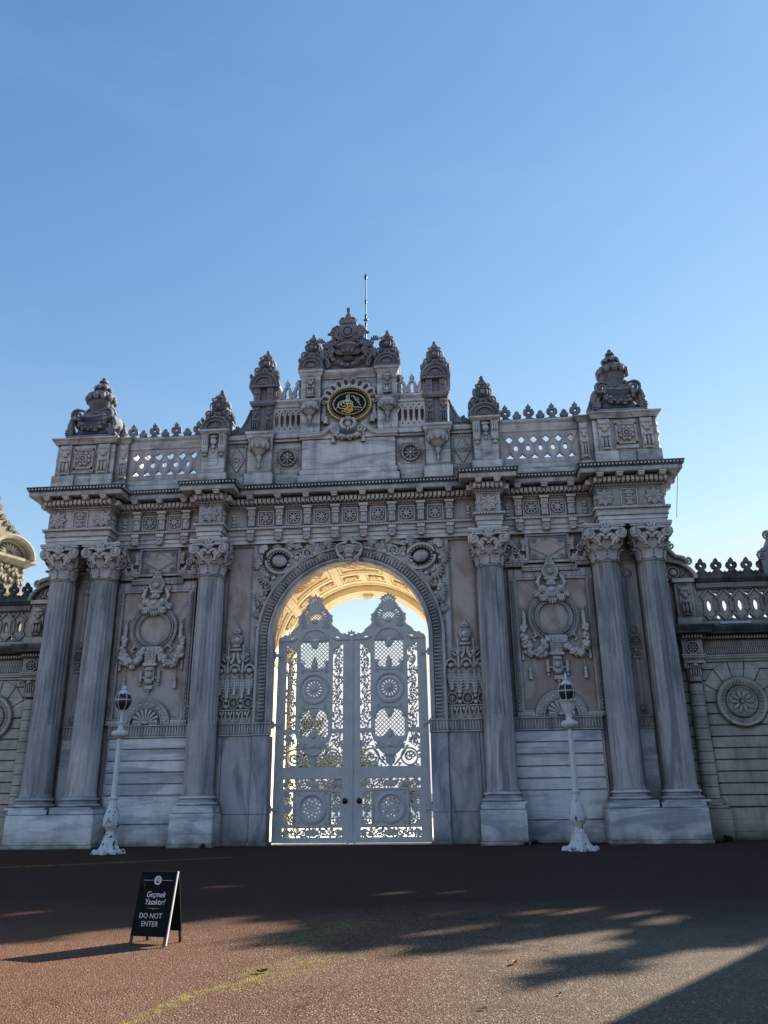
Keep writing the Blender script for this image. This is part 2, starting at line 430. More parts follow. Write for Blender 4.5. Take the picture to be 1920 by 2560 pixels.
# shade trees outside the frame: where each clump of a crown throws its shade (x, y, radius)
SHADE = [
 (20.5, [(-1.7,-12.9,1.15),(-2.9,-12.2,1.15),(-4.2,-12.6,1.3),(1.0,-12.3,.75),(-2.5,-13.9,.95),(-.95,-13.3,.75),(0.0,-11.2,1.35),(-.6,-9.3,1.3),(1.45,-14.85,.20),(1.75,-14.55,.26),(1.9,-12.2,.95),(1.0,-10.0,1.2)], 'tall dark tree beyond the right wall, nearest the gate'),
 (21.5, [(2.55,-14.45,.62),(3.35,-14.75,.55),(4.2,-14.35,.6),(3.3,-12.4,1.5),(3.9,-10.2,1.4),(5.4,-12.3,1.3),(6.2,-10.4,1.4),(5.8,-8.6,1.3)], 'tall dense tree beyond the right wall, second from the gate'),
 (21.0, [(4.35,-16.1,.30),(3.9,-16.6,.22),(4.75,-15.45,.42),(5.4,-14.75,.5),(6.3,-14.3,.7),(7.6,-12.4,1.5),(8.6,-10.2,1.5),(7.4,-8.7,1.5),(7.6,-14.2,1.0)], 'tall spreading tree beyond the right wall, third from the gate'),
 (19.5, [(10.2,-12.2,1.7),(11.4,-10.3,1.6),(9.6,-8.6,1.6),(12.0,-8.4,1.6),(9.6,-14.2,1.2),(12.8,-12.6,1.6)], 'tall broad tree beyond the right wall, farthest from the gate'),
]
# ------------------------------------------------------------------ the gate
gate = thing('palace_gate', 'monumental carved marble gateway with tall arch, fluted columns and roofline pinnacles', 'gate')
CX, CT = 6.30, 3.57        # centre of a side bay, centre of the narrow pink strip
COLX = (-9.36, -7.98, -4.43, 4.43, 7.98, 9.36)
CY = -.33
RIN, ROUT, ZA = 2.45, 2.95, 6.0

# --- main masonry
mb = MB()
for s in (-1, 1):
    # piers (with the reveal of the passage), butting the arch slab
    mb.box(s*3.05, s*9.86, .06, 5.9, 0, 11.0)
def arch_slab(r, y0, y1, x, z0, z1, seg=40):
    pts = [(-x, z0), (-r, z0)] + [(r*math.cos(PI-PI*i/seg), ZA+r*math.sin(PI-PI*i/seg)) for i in range(seg+1)] + [(r, z0), (x, z0), (x, z1), (-x, z1)]
    out = MB(); n = seg+1
    q = [(r*math.cos(PI-PI*i/seg), ZA+r*math.sin(PI-PI*i/seg)) for i in range(n)]
    vs = []; fs = []
    for y in (y0, y1):
        for p in q: vs.append((p[0], y, p[1]))
        for p in q: vs.append((max(-x, min(x, p[0]*x/r)), y, z1))
    for i in range(seg):
        fs.append((i, i+1, n+i+1, n+i)); fs.append((2*n+i, 3*n+i, 3*n+i+1, 2*n+i+1)); fs.append((i, 2*n+i, 2*n+i+1, i+1))
        fs.append((n+i, n+i+1, 3*n+i+1, 3*n+i))
    out.add(vs, fs)
    for s in (-1, 1):
        out.box(s*r, s*x, y0, y1, z0, ZA)
        out.prism([(s*r, ZA), (s*x, ZA), (s*x, z1)], y0, y1)
    return out
a = arch_slab(2.93, .06, .40, 3.048, 3.0, 11.0)
mb.add(a.v, a.f)
a = arch_slab(2.77, 4.95, 5.9, 3.046, 0, 11.0)
mb.add(a.v, a.f)
mb.box(-3.04, 3.04, .42, 4.93, 10.2, 10.98)
mb.build('gate_wall', M['wall'], gate)

# --- vault and passage lining
mb = MB(); R = 3.04; seg = 60
mb.ring(0, ZA, [(R, .41), (R, 4.94)], 0, PI, seg)
for s in (-1, 1):
    mb.box(s*3.0, s*3.045, .41, 4.94, 0, 6.0)
    for y0, y1 in ((.7,1.2),(3.5,3.9),(4.6,4.93)): mb.box(s*2.93, s*3.0, y0, y1, 0, 6.0)
    mb.box(s*2.90, s*3.0, .41, 4.93, 5.7, 6.02)
for y0, y1 in ((.42,.62),(1.05,1.3),(3.2,3.42),(4.3,4.5),(4.75,4.93)):
    mb.ring(0, ZA, [(R,y0),(R-.05,y0+.02),(R-.05,y1-.02),(R,y1)], 0, PI, seg)
ang5 = [PI*(i+.5)/5 for i in range(5)]
for i in range(6):
    a = PI*i/5
    for y0, y1 in ((1.3,3.2),):
        mb.ring(0, ZA, [(R,y0),(R-.05,y0),(R-.05,y1),(R,y1)], max(0,a-.05), min(PI,a+.05), 4)
for i in range(11):
    a = PI*i/10
    mb.ring(0, ZA, [(R,3.42),(R-.045,3.42),(R-.045,4.3),(R,4.3)], max(0,a-.035), min(PI,a+.035), 4)
# coffer frames
for a in ang5:
    for w, y0, y1, d in ((.24,1.45,1.55,.06),(.24,2.95,3.05,.06)):
        mb.ring(0, ZA, [(R,y0),(R-d,y0),(R-d,y1),(R,y1)], a-w, a+w, 8)
    for t in (-.24, .24):
        mb.ring(0, ZA, [(R,1.45),(R-.06,1.45),(R-.06,3.05),(R,3.05)], a+t-.016, a+t+.016, 2)
    for k in range(16):     # bead row
        aa = a-.25+.5*k/15; mb.ell((R*.985*math.cos(aa), 3.13, ZA+R*.985*math.sin(aa)), (.03,.03,.03), 5, 3)
vault = mb.build('coffered_vault', M['cream'], gate)
def on_vault(u, y, a, d=.0):
    rr = R-d; aa = a+u/R
    return (rr*math.cos(aa), y, ZA+rr*math.sin(aa))
def coffer(mb, mo):
    mb.build('coffer_panel', M['terra'], vault, 0); mo.build('coffer_relief', M['cream'], vault)
for a in ang5:
    mb = MB(); mo = MB()
    hexa = [(-.62,0),(-.42,-.36),(.42,-.36),(.62,0),(.42,.36),(-.42,.36)]
    mb.add([on_vault(u, 2.25+v, a, .035) for u, v in hexa], [tuple(range(6))])
    mo.add([on_vault(u, 2.25+v, a, .045) for u, v in ((-.46,-.1),(-.36,-.30),(.36,-.30),(.46,-.1),(.46,.1),(.36,.30),(-.36,.30),(-.46,.1))], [tuple(range(8))])
    for k in range(46):
        u = rnd.uniform(-.42,.42); v = rnd.uniform(-.26,.26)
        p = on_vault(u, 2.25+v, a, .06); mo.ell(p, (.05,.05,.04), 5, 3)
    coffer(mb, mo)
for i in range(10):
    a = PI*(i+.5)/10; mb = MB(); mo = MB()
    mb.add([on_vault(u, 3.86+v, a, .03) for u, v in ((-.29,-.19),(.29,-.19),(.29,.19),(-.29,.19))], [(0,1,2,3)])
    mo.add([on_vault(u, 3.86+v, a, .04) for u, v in ((-.2,-.2),(.2,-.2),(.2,.2),(-.2,.2))], [(0,1,2,3)])
    for k in range(14):
        p = on_vault(rnd.uniform(-.17,.17), 3.86+rnd.uniform(-.17,.17), a, .045); mo.ell(p, (.055,.055,.05), 5, 3)
    coffer(mb, mo)
mb = MB(); mb.ring(0, ZA, [(2.76,5.91),(2.75,5.7),(2.76,5.6),(2.76,4.94),(2.85,4.935),(3.04,4.935)], 0, PI, seg)
for s in (-1, 1): mb.box(s*2.755, s*2.82, 4.94, 5.91, 0, ZA)
mb.lathe([(.06,8.68),(.15,8.60),(.20,8.65),(.2,8.78)], 0, 5.5, 10)
mb.build('rear_arch_band', M['creamstone'], gate)

# --- lower courses and dado
JZ = [0, .62, 1.42, 1.745, 2.075, 2.41, 2.75, 3.08]
for s in (-1, 1):
    mb = MB()
    for i in range(len(JZ)-1):                                   # rusticated side bay
        mb.box(s*4.86, s*7.40, -.055, .055, JZ[i]+.012, JZ[i+1]-.012, .014)
    mb.box(s*4.80, s*7.45, -.02, .057, 0.002, 3.07)
    mb.box(s*8.42, s*8.90, -.03, .058, 0.002, 3.08)
    mb.build('lower_course', M['block'], gate)
    mb = MB()                                                   # jamb slabs beside the opening
    mb.box(s*2.42, s*2.93, -.14, .405, 0, .86, .012); mb.box(s*2.42, s*2.93, -.14, .405, .864, 3.075, .012)
    mb.box(s*2.935, s*3.86, -.07, .056, .0, .86, .012); mb.box(s*2.935, s*3.86, -.07, .056, .864, 3.075, .012)
    mb.box(s*3.865, s*4.8, -.06, .056, 0.0, 3.07, .012)
    mb.box(s*2.44, s*2.92, -.11, .38, .845, .88); mb.box(s*2.36, s*2.96, -.20, .40, 0, .10, .01); mb.box(s*2.965, s*3.85, -.12, .05, 0, .09, .01)
    mb.build('jamb_slab', M['slab'], gate)
for s in (-1, 1):
    mb = MB()
    for x0, x1, y in ((2.40,2.96,-.17),(2.962,4.75,-.10),(4.86,7.46,-.085),(8.42,8.92,-.06)):
        mb.box(s*x0, s*x1, y, .06, 3.08, 3.12); mb.box(s*x0, s*x1, y+.015, .06, 3.122, 3.42); mb.box(s*x0, s*x1, y-.01, .06, 3.422, 3.46)
        n = int((x1-x0)/.085)
        for k in range(n):
            x = s*(x0+(x1-x0)*(k+.5)/n); mb.box(x-.022, x+.022, y-.004, y+.012, 3.15, 3.39); mb.ell((x, y, 3.385), (.022,.012,.03), 6, 4)
    mb.build('dado_frieze', M['wall'], gate)

# --- plinths
def plinth(x0, x1, steps):
    mb = MB(); mb.box(x0-.03, x1+.03, -1.0, .05, 0, .10, .01); mb.box(x0, x1, -.97, .05, .10, .91, .015)
    for a, b in steps: mb.box(a, b, -.93, .05, .912, 1.06, .015)
    return mb
for s in (-1, 1):
    xs = sorted((s*3.76, s*5.02)); plinth(xs[0], xs[1], [(xs[0]+.03, xs[1]-.03)]).build('column_plinth', M['block'], gate)
    xs = sorted((s*7.24, s*9.86)); st = [sorted((s*7.27, s*8.62)), sorted((s*8.66, s*9.83))]
    st[0] = sorted((s*7.27, s*8.60))
    plinth(xs[0], xs[1], st).build('column_plinth', M['block'], gate)

# --- columns
def column_parts(parent):
    mb = MB()
    mb.box(-.61, .61, -.58, .58, 1.06, 1.115)
    prof = [(.575,1.115)]
    for k in range(7):
        t = -PI/2+PI*k/6; prof.append((.55+.045*math.cos(t), 1.165+.05*math.sin(t)))
    prof += [(.525,1.222),(.50,1.25),(.495,1.285),(.515,1.30)]
    for k in range(6):
        t = -PI/2+PI*k/5; prof.append((.51+.035*math.cos(t), 1.337+.036*math.sin(t)))
    prof += [(.485,1.376),(.47,1.40)]
    mb.lathe(prof, 0, 0, 40); mb.build('base', M['block'], parent, 30)
    mb = MB(); NF = 20; seg = NF*6
    def fl(a, z):
        t = (a*NF/(2*PI)) % 1.0
        if z < 3.44:
            return 1-.012*math.sin(PI*t) if z > 1.55 else 1
        k = min(1, (z-3.44)/.05)*min(1, max(0,(7.90-z)/.06))
        return 1-.075*k*max(0, math.sin(PI*(t-.1)/.8))**.6 if .1 < t < .9 else 1
    def rr(z): return .448-.046*max(0,(z-1.4)/6.6)**1.4
    zs = [1.40,1.44,1.5,1.56,2.4,3.43,3.445,3.47,3.5,4.4,5.3,6.2,7.0,7.6,7.84,7.87,7.90,7.93]
    prof = [(rr(z)+(.03*(1-(z-1.4)/.1) if z < 1.5 else 0), z) for z in zs]
    mb.lathe(prof, 0, 0, seg, fl)
    mb.lathe([(.40,7.93),(.425,7.935),(.44,7.96),(.425,7.985),(.40,7.99)], 0, 0, 32)
    mb.build('shaft', M['shaft'], parent, 50)
    mb = MB()
    mb.lathe([(.395,7.99),(.39,8.3),(.40,8.55),(.45,8.78),(.52,8.93),(.53,8.97)], 0, 0, 28)
    def leaf(a, z0, h, r0, w, curl):
        ca, sa = math.cos(a), math.sin(a); vs = []; n = 7
        for i in range(n+1):
            t = i/n
            z = z0+h*(t if t < .8 else .8+.16*math.sin((t-.8)/.2*PI*.5)-.10*max(0,(t-.9)/.1))
            r = r0+.015+curl*t**3
            ww = w*(.75+.5*math.sin(PI*t*.8))*(1 if t < .85 else .75)
            if i % 2: ww *= .82
            for q, off in ((-1,.0),(-.5,.022),(0,.01),(.5,.022),(1,.0)):
                vs.append((ca*(r+off)-sa*ww*q, sa*(r+off)+ca*ww*q, z))
        fs = []
        for i in range(n):
            for q in range(4): fs.append((i*5+q, i*5+q+1, (i+1)*5+q+1, (i+1)*5+q))
        mb.add(vs, fs)
        mb.ell((ca*(r0+curl*.95), sa*(r0+curl*.95), z0+h*.93), (w*.6,w*.6,.04), 6, 4)
    for k in range(8):
        leaf(2*PI*k/8+PI/8, 8.0, .36, .40, .145, .13); leaf(2*PI*k/8, 8.05, .62, .40, .13, .19)
    for ax in range(4):                                         # volutes, mask and upper leaves
        mb2 = MB(); mb2.M = Matrix.Rotation(ax*PI/2, 4, 'Z')
        for s in (-1, 1):
            mb2.spiral(s*.455, -.545, 8.80, .165, 1.7, .34, -s, PI/2, 10, .8)
            mb2.ell((s*.455,-.50,8.80), (.165,.07,.165), 14, 6)
            mb2.tube([(s*.10,-.50,8.95),(s*.25,-.53,8.955),(s*.43,-.545,8.945)], [.045,.05,.05], 6)
            mb2.tube([(s*.17,-.42,8.45),(s*.24,-.47,8.60),(s*.36,-.52,8.70)], [.07,.075,.06], 6)
            mb2.ell((s*.21,-.50,8.70), (.10,.06,.13), 9, 6, -s*.4)
            mb2.acanth(s*.30, -.49, 8.50, .22, PI/2-s*.35, s*.2, .5, 4, .16)
        mb2.ell((0,-.56,8.87),(.13,.08,.11),10,6); mb2.palmette(0,-.58,8.92,.20,5,.1,PI-.1,.22,.14)
        for s in (-1,1): mb2.ell((s*.11,-.55,8.75),(.11,.05,.06),7,4,s*.5); mb2.ell((s*.13,-.58,8.9),(.05,.05,.05),7,5)
        mb2.ell((0,-.52,8.64),(.09,.06,.12),8,5)
        mb.add(mb2.v, mb2.f)
    N = 9; pts = []
    for ax in range(4):                                         # concave abacus
        a = -PI/2+ax*PI/2; ca, sa = math.cos(a), math.sin(a)
        for i in range(N):
            t = -1+2*i/(N-1); d = .52+.10*abs(t)**1.8; u = t*.57
            pts.append((ca*d-sa*u, sa*d+ca*u))
    mb.prismz(pts, 9.00, 9.06); mb.prismz([(p[0]*1.035, p[1]*1.035) for p in pts], 9.06, 9.13)
    mb.build('capital', M['carved'], parent, 40)
proto = bpy.data.objects.new('column', None); COL.objects.link(proto); proto.parent = gate; proto.location = (COLX[0], CY, 0)
column_parts(proto)
for x in COLX[1:]: copy_part(proto, gate, (x, CY, 0))

# --- entablature
PATH = [(-9.92,1.6),(-9.92,-.75),(-7.86,-.75),(-7.86,-.12),(-4.86,-.12),(-4.86,-.75),(-4.12,-.75),(-4.12,-.12)]
PATH = PATH+[(-x, y) for x, y in reversed(PATH)]
mb = MB()
mb.mould(PATH, [(-.3,9.14),(.0,9.14),(.0,9.27),(.025,9.275),(.025,9.40),(.05,9.405),(.05,9.52),(.075,9.56),(.09,9.565),(.09,9.58),(-.3,9.58)])
mb.mould(PATH, [(-.3,9.582),(.05,9.582),(.11,9.60),(.13,9.64),(.13,9.67),(-.3,9.67)])
arch = mb.build('architrave', M['block'], gate)
mb = MB()
mb.mould(PATH, [(-.3,9.672),(.0,9.672),(.0,10.30),(.04,10.33),(.055,10.36),(-.3,10.36)])
fr = mb.build('frieze', M['wall'], gate)
mb = MB()
mb.mould(PATH, [(-.3,10.362),(.08,10.362),(.11,10.40),(.14,10.41),(.14,10.46),(.20,10.60),(.20,10.675),(-.3,10.675)])
mb.mould(PATH, [(-.3,10.677),(.50,10.677),(.52,10.70),(.52,10.83),(-.3,10.83)])
cor = mb.build('cornice', M['wall'], gate)
mb = MB()
mb.mould(PATH, [(-.3,10.832),(.535,10.832),(.55,10.88),(.60,10.945),(.60,10.985),(.56,10.99),(-.34,11.02)])
mb.build('cornice_ledge', M['blackened'], cor)
def along(path, out, pitch, w, y_in, y_out, z0, z1, mb, margin=.06, only=None):
    n = len(path)
    for i in range(n-1):
        p, q = path[i], path[i+1]; dx, dy = q[0]-p[0], q[1]-p[1]; l = math.hypot(dx, dy); dx /= l; dy /= l
        def turn(k):
            if k <= 0 or k >= n-1: return 0
            a, b, c = path[k-1], path[k], path[k+1]
            cr = (b[0]-a[0])*(c[1]-b[1])-(b[1]-a[1])*(c[0]-b[0])
            return 1 if cr > 0 else -1     # +1: convex (left turn)
        s0 = -out*turn(i); s1 = l+out*turn(i+1)
        L_ = s1-s0-2*margin
        m = int(round(L_/pitch))
        if m < 1: continue
        for k in range(m):
            t = s0+margin+L_*(k+.5)/m
            mb.obox(p[0]+dx*t, p[1]+dy*t, dx, dy, w, y_in, y_out, z0, z1)
mb = MB(); along(PATH, .13, .085, .055, .05, .145, 9.60, 9.655, mb); along(PATH,.07,.05,.03,.03,.075,9.41,9.435,mb)
mb.build('dentil', M['carved'], arch, 0)
mb = MB(); along(PATH, .17, .145, .095, .1, .30, 10.46, 10.60, mb); along(PATH, .19, .145, .07, .1, .27, 10.43, 10.46, mb); along(PATH, .10, .09, .05, .05, .125, 10.365, 10.40, mb)
along(PATH, .57, .11, .05, .5, .60, 10.88, 10.93, mb, .02)
mb.build('dentil', M['carved'], cor, 0)
# modillions on the soffit and consoles in the frieze
CON_C = [-3.255+.93*k for k in range(8)]; CON_S = [CX-.84, CX, CX+.84]
MODX = [(x,-.12) for x in CON_C] + [(s*x,-.12) for s in (-1,1) for x in CON_S] + [(s*x,-.75) for s in (-1,1) for x in (4.2,4.78,7.95,8.55,9.2,9.85)]
for x, y in MODX:
    mods = MB()
    mods.prismx([(y-.48,10.675),(y-.49,10.60),(y-.42,10.57),(y-.36,10.60),(y-.28,10.52),(y-.16,10.46),(y-.1,10.46),(y-.1,10.675)], x-.095, x+.095)
    mods.box(x-.11, x+.11, y-.51, y-.1, 10.64, 10.676)
    mods.ell((x, y-.44, 10.585), (.10,.05,.045), 7, 4)
    mods.build('modillion', M['carved'], cor, 30)
for s in (-1, 1):
    for yy in (-.35,.2,.8,1.3):
        x = s*9.92; y = yy; mods = MB()
        mods.box(x, x+s*.48, y-.09, y+.09, 10.56, 10.674)
        mods.build('modillion', M['carved'], cor, 30)
for x in CON_C + [s*x for s in (-1,1) for x in CON_S]:
    y = -.12; mb = MB()
    mb.box(x-.10, x+.10, y-.10, y+.02, 9.72, 10.08, .012); mb.box(x-.125, x+.125, y-.13, y+.02, 10.085, 10.13); mb.box(x-.115, x+.115, y-.15, y+.02, 10.135, 10.28, .012)
    mb.box(x-.15, x+.15, y-.19, y+.02, 10.285, 10.36)
    mb.ell((x, y-.14, 10.20), (.10,.05,.05), 7, 4); mb.ell((x, y-.11, 9.99), (.07,.05,.08), 7, 5); mb.ell((x, y-.1, 9.86), (.045,.03,.07), 6, 4)
    for k in (-.06,0,.06): mb.box(x+k-.018, x+k+.018, y-.125, y, 9.73, 9.80)
    mb.build('console', M['carved'], fr, 30)
    mb = MB()
    mb.box(x-.12, x+.12, y-.17, y+.02, 9.47, 9.57); mb.box(x-.10, x+.10, y-.14, y+.02, 9.22, 9.468, .02)
    mb.palmette(x, y-.15, 9.28, .18, 5, .2, PI-.2, .17, .16); mb.ell((x, y-.15, 9.24), (.09,.05,.05), 7, 4)
    mb.build('console', M['carved'], arch, 30)
def fr_ros(x, y):
    mb = MB(); r = .17
    for a, b, c, d in ((-.26,.26,.235,.265),(-.26,.26,-.265,-.235),(-.265,-.235,-.235,.235),(.235,.265,-.235,.235)):
        mb.box(x+a, x+b, y-.025, y+.01, 10.0+c, 10.0+d)
    mb.ring(x, 10.0, [(r*1.2,y),(r*1.2,y-.04),(r*1.02,y-.055),(r*.95,y-.03)], seg=20)
    mb.ring(x, 10.0, [(r*.5,y),(r*.5,y-.06),(r*.3,y-.06),(r*.28,y-.03)], seg=14)
    mb.ell((x, y-.04, 10.0), (.05,.04,.05), 7, 4)
    for k in range(8):
        a = 2*PI*k/8; mb.ell((x+r*.76*math.cos(a), y-.025, 10+r*.76*math.sin(a)), (.05,.035,.03), 6, 4, a)
    mb.build('rosette', M['carved'], fr, 30)
for k in range(7): fr_ros(-2.79+.93*k, -.12)
for s in (-1, 1):
    for d in (-.42, .42): fr_ros(s*CX+d, -.12)
def star(x, y, z, r, mb):
    pts = []
    for k in range(16):
        a = PI/2+2*PI*k/16; q = r if k % 2 == 0 else r*.66
        pts.append((x+q*math.cos(a), z+q*math.sin(a)))
    mb.prism(pts, y-.035, y+.01)
    for k in range(8):
        a = PI/2+2*PI*k/8; mb.ell((x+.58*r*math.cos(a), y-.04, z+.58*r*math.sin(a)), (r*.2,.035,r*.085), 6, 4, a)
    mb.rosette(x, y-.05, z, r*.3, 8)
for s in (-1, 1):
    for x in (4.49, 8.10, 9.60):
        mb = MB(); star(s*x, -.75, 10.0, .30, mb); mb.build('star_ornament', M['carved'], fr, 30)
    mb = MB(); x = s*8.85
    for zz, w in ((9.78,.16),(9.86,.10),(9.95,.17),(10.05,.12),(10.14,.19),(10.2,.12)): mb.ell((x, -.76, zz), (w,.07,.055), 8, 4)
    for d in (-.24,.24): mb.box(x+d-.015, x+d+.015, -.775, -.74, 9.72, 10.28)
    for z in (9.72,10.28): mb.box(x-.225, x+.225, -.775, -.74, z-.015, z+.015)
    mb.build('urn_relief', M['carved'], fr, 30)
    for (x, y) in ((4.86,-.43),(4.12,-.43),(7.86,-.43)):   # reliefs on the returns
        mb = MB()
        for zz, w in ((9.8,.13),(9.95,.15),(10.12,.13)): mb.ell((s*x, y, zz), (.05,w,.09), 8, 4)
        mb.build('urn_relief', M['carved'], fr, 30)
    for x in (5.12, 7.58, 3.86):
        mb = MB()
        for zz, w in ((9.78,.07),(9.9,.09),(10.03,.06),(10.13,.09)): mb.ell((s*x, -.13, zz), (w,.05,.06), 7, 4)
        mb.build('urn_relief', M['carved'], fr, 30)

# --- archivolt
mb = MB()
P_ = [(2.955,.05),(2.955,-.16),(2.93,-.18),(2.88,-.18),(2.86,-.15),(2.84,-.12),(2.60,-.10),(2.58,-.13),(2.52,-.14),(2.50,-.10),(2.45,-.08),(2.44,.40)]
mb.ring(0, ZA, P_, 0, PI, 72)
for s in (-1, 1):
    mb.prismz([(s*r, y) for r, y in P_], 3.46, ZA)
ar = mb.build('archivolt', M['wall'], gate, 40)
mb = MB()
def tongue(x, z, a, L_=.22, w=.075):
    c, s_ = math.cos(a), math.sin(a)
    def T(u, v): return (x+u*c-v*s_, z+u*s_+v*c)
    pts = [T(-L_/2,-w*.42), T(L_*.30,-w*.42), T(L_*.46,-w*.25), T(L_/2,0), T(L_*.46,w*.25), T(L_*.30,w*.42), T(-L_/2,w*.42)]
    mb.prism(pts, -.135, -.09)
    pts2 = [T(-L_/2,-w*.18), T(L_*.34,-w*.18), T(L_*.34,w*.18), T(-L_/2,w*.18)]
    mb.prism(pts2, -.155, -.13)
n = 80
for k in range(n):
    a = PI*(k+.5)/n
    if abs(a-PI/2) > .13: tongue(2.72*math.cos(a), ZA+2.72*math.sin(a), a)
for s in (-1, 1):
    for k in range(22):
        z = 3.52+2.45*(k+.5)/22; tongue(s*2.72, z, 0 if s > 0 else PI)
mb.build('tongue_moulding', M['wall'], ar, 0)
# --- keystone mask
mb = MB()
mb.palmette(0, -.30, 8.98, .34, 9, .12, PI-.12, .11, .10)
for s in (-1, 1):
    mb.spiral(s*.27, -.30, 8.83, .15, 1.7, .25, -s, PI/2, 10, .9, tail=[(s*.04,9.02),(s*.14,9.03)])
    mb.tube([(s*.40,-.28,8.80),(s*.34,-.28,8.62),(s*.20,-.28,8.50),(s*.16,-.28,8.42)], [.05,.06,.06,.04], 6)
    mb.acanth(s*.3, -.27, 8.62, .26, -PI/2-s*.5, s*.4, .4, 4)
mb.ell((0,-.34,8.72),(.17,.14,.17),12,8); mb.ell((0,-.36,8.55),(.13,.11,.09),10,6); mb.ell((0,-.33,8.42),(.15,.10,.07),10,6); mb.ell((0,-.3,8.33),(.10,.09,.08),8,5)
mb.prism([(-.26,8.98),(.26,8.98),(.16,8.36),(-.16,8.36)], -.24, -.05)
mb.build('keystone_mask', M['carved'], gate, 40)

# --- spandrels
def arc_poly(s):
    pts = [(s*3.02, 6.2), (s*3.02, 9.14), (0, 9.14), (0, ZA+2.94)]
    for i in range(1, 22):
        a = PI/2-(PI/2-.068)*i/21; pts.append((s*2.94*math.cos(a), ZA+2.94*math.sin(a)))
    return pts
for s in (-1, 1):
    mb = MB()
    mb.prism(arc_poly(s), .0, .055)
    mb.build('spandrel_panel', M['blackened'], gate, 0)
    mb = MB(); Y = -.06
    def sp_(x, z, r, t, d, a0, **k): mb.spiral(s*x, Y, z, r, t, .22, d*s, a0 if s > 0 else PI-a0, 10, .9, **k)
    def ac(x, z, L_, ang, bend, w=.4): mb.acanth(s*x, Y-.03, z, L_, ang if s > 0 else PI-ang, bend*s, w, 6, .14)
    # cartouche
    ez = 1.0
    mb.ell((s*2.28, Y-.08, 8.52), (.25,.13,.20), 14, 8, s*.35)
    c0 = [(.44*math.cos(t)*1.05, .40*math.sin(t)) for t in [i*2*PI/20 for i in range(21)]]
    def rot(p, a): return (p[0]*math.cos(a)-p[1]*math.sin(a), p[0]*math.sin(a)+p[1]*math.cos(a))
    mb.tube([(s*(2.28+rot(p,.35)[0]), Y-.06, 8.52+rot(p,.35)[1]) for p in c0[0:9]], [.03,.05,.065,.07,.07,.07,.06,.05,.05], 6)
    mb.tube([(s*(2.28+rot(p,.35)[0]), Y-.06, 8.52+rot(p,.35)[1]) for p in c0[10:20]], [.03,.05,.065,.07,.07,.07,.06,.05,.05,.04], 6)
    for i in range(20):
        p = rot((c0[i][0]*.8, c0[i][1]*.8), .35); mb.ell((s*(2.28+p[0]), Y-.04, 8.52+p[1]), (.03,.03,.045), 5, 4, s*(i*2*PI/20))
    sp_(1.93, 8.72, .12, 1.4, 1, 0); sp_(2.62, 8.30, .12, 1.4, 1, PI); sp_(2.0,8.15,.10,1.4,-1,0)
    mb.palmette(s*2.72, Y-.04, 8.82, .36, 7, (.15 if s > 0 else PI-1.5), (1.5 if s > 0 else PI-.15), .13, .10)
    # leaf scroll next to the keystone
    sp_(1.42, 8.78, .22, 1.8, -1, 0, tail=[(s*1.0,8.62),(s*1.25,8.5),(s*1.5,8.52)])
    ac(1.25, 8.62, .50, .15, -.9); ac(1.2, 8.75, .44, 2.6, .5); ac(1.62, 8.62, .42, -1.1, -.7); ac(1.55, 8.98, .3, .3, -.5); ac(1.72,8.42,.34,-1.5,.5)
    sp_(.95, 8.98, .10, 1.5, 1, 0); sp_(.52, 8.98, .10, 1.5, -1, PI, tail=[(s*.85,9.0),(s*.7,9.04)])
    ac(.95, 8.94, .34, 2.9, -.5, .3); ac(.62, 9.0, .30, .2, .3, .3); ac(1.15,9.02,.24,1.2,-.9)
    # descending scrolls
    sp_(2.72, 7.72, .20, 1.9, 1, PI/2, tail=[(s*2.5,8.05),(s*2.6,8.0)]); ac(2.48, 7.9, .42, -2.2, .9); ac(2.6, 7.98, .4, .9, -.8); ac(2.86,7.72,.34,-1.2,-.7); ac(2.45,8.1,.32,2.9,.8)
    sp_(2.82, 7.12, .13, 1.7, -1, PI/2, tail=[(s*2.9,7.45),(s*2.95,7.3)]); ac(2.74, 7.38, .32, -1.9, .5); ac(2.9, 7.32, .3, -1.1, -.5, .3)
    sp_(2.92, 6.72, .085, 1.5, 1, PI/2, tail=[(s*2.85,7.0),(s*2.86,6.85)]); ac(2.92, 6.98, .24, -1.7, .3, .3)
    mb.tube([(s*2.95,Y,6.62),(s*2.94,Y,6.5),(s*2.97,Y,6.42)], [.03,.03,.045], 5)
    def pal(x, z, r, a, w=1.1, n=7): 
        a0, a1 = a-w, a+w
        if s < 0: a0, a1 = PI-a1, PI-a0
        mb.palmette(s*x, Y-.05, z, r, n, a0, a1, .13, .16, .12); mb.ell((s*x, Y-.08, z), (r*.22, r*.2, r*.22), 8, 5)
    for a_ in ((1.12,8.72,.42,2.9),(1.72,8.60,.42,-1.5),(1.45,8.62,.34,-2.3),(2.66,8.05,.36,-.6),(2.45,7.95,.38,-2.1),(2.82,7.42,.30,-1.0),(2.72,7.30,.30,-2.2),(2.93,6.88,.22,-1.5),(1.85,9.0,.30,.4),(.78,9.02,.26,3.0),(1.98,8.36,.3,-1.9),(2.9,8.45,.3,.1)): pal(*a_)
    Rf = random.Random(77)
    for k in range(150):
        u, v = Rf.uniform(.2, 2.98), Rf.uniform(6.7, 9.1)
        d = math.hypot(u, v-ZA)
        if d < 3.06 or math.hypot(u-2.28, v-8.52) < .52 or v > 9.1: continue
        mb.acanth(s*u, -.03, v, Rf.uniform(.20,.32), Rf.uniform(0, 2*PI), Rf.uniform(-.9,.9), .5, 4, .14)
    mb.build('spandrel_relief', M['carved'], gate, 45)

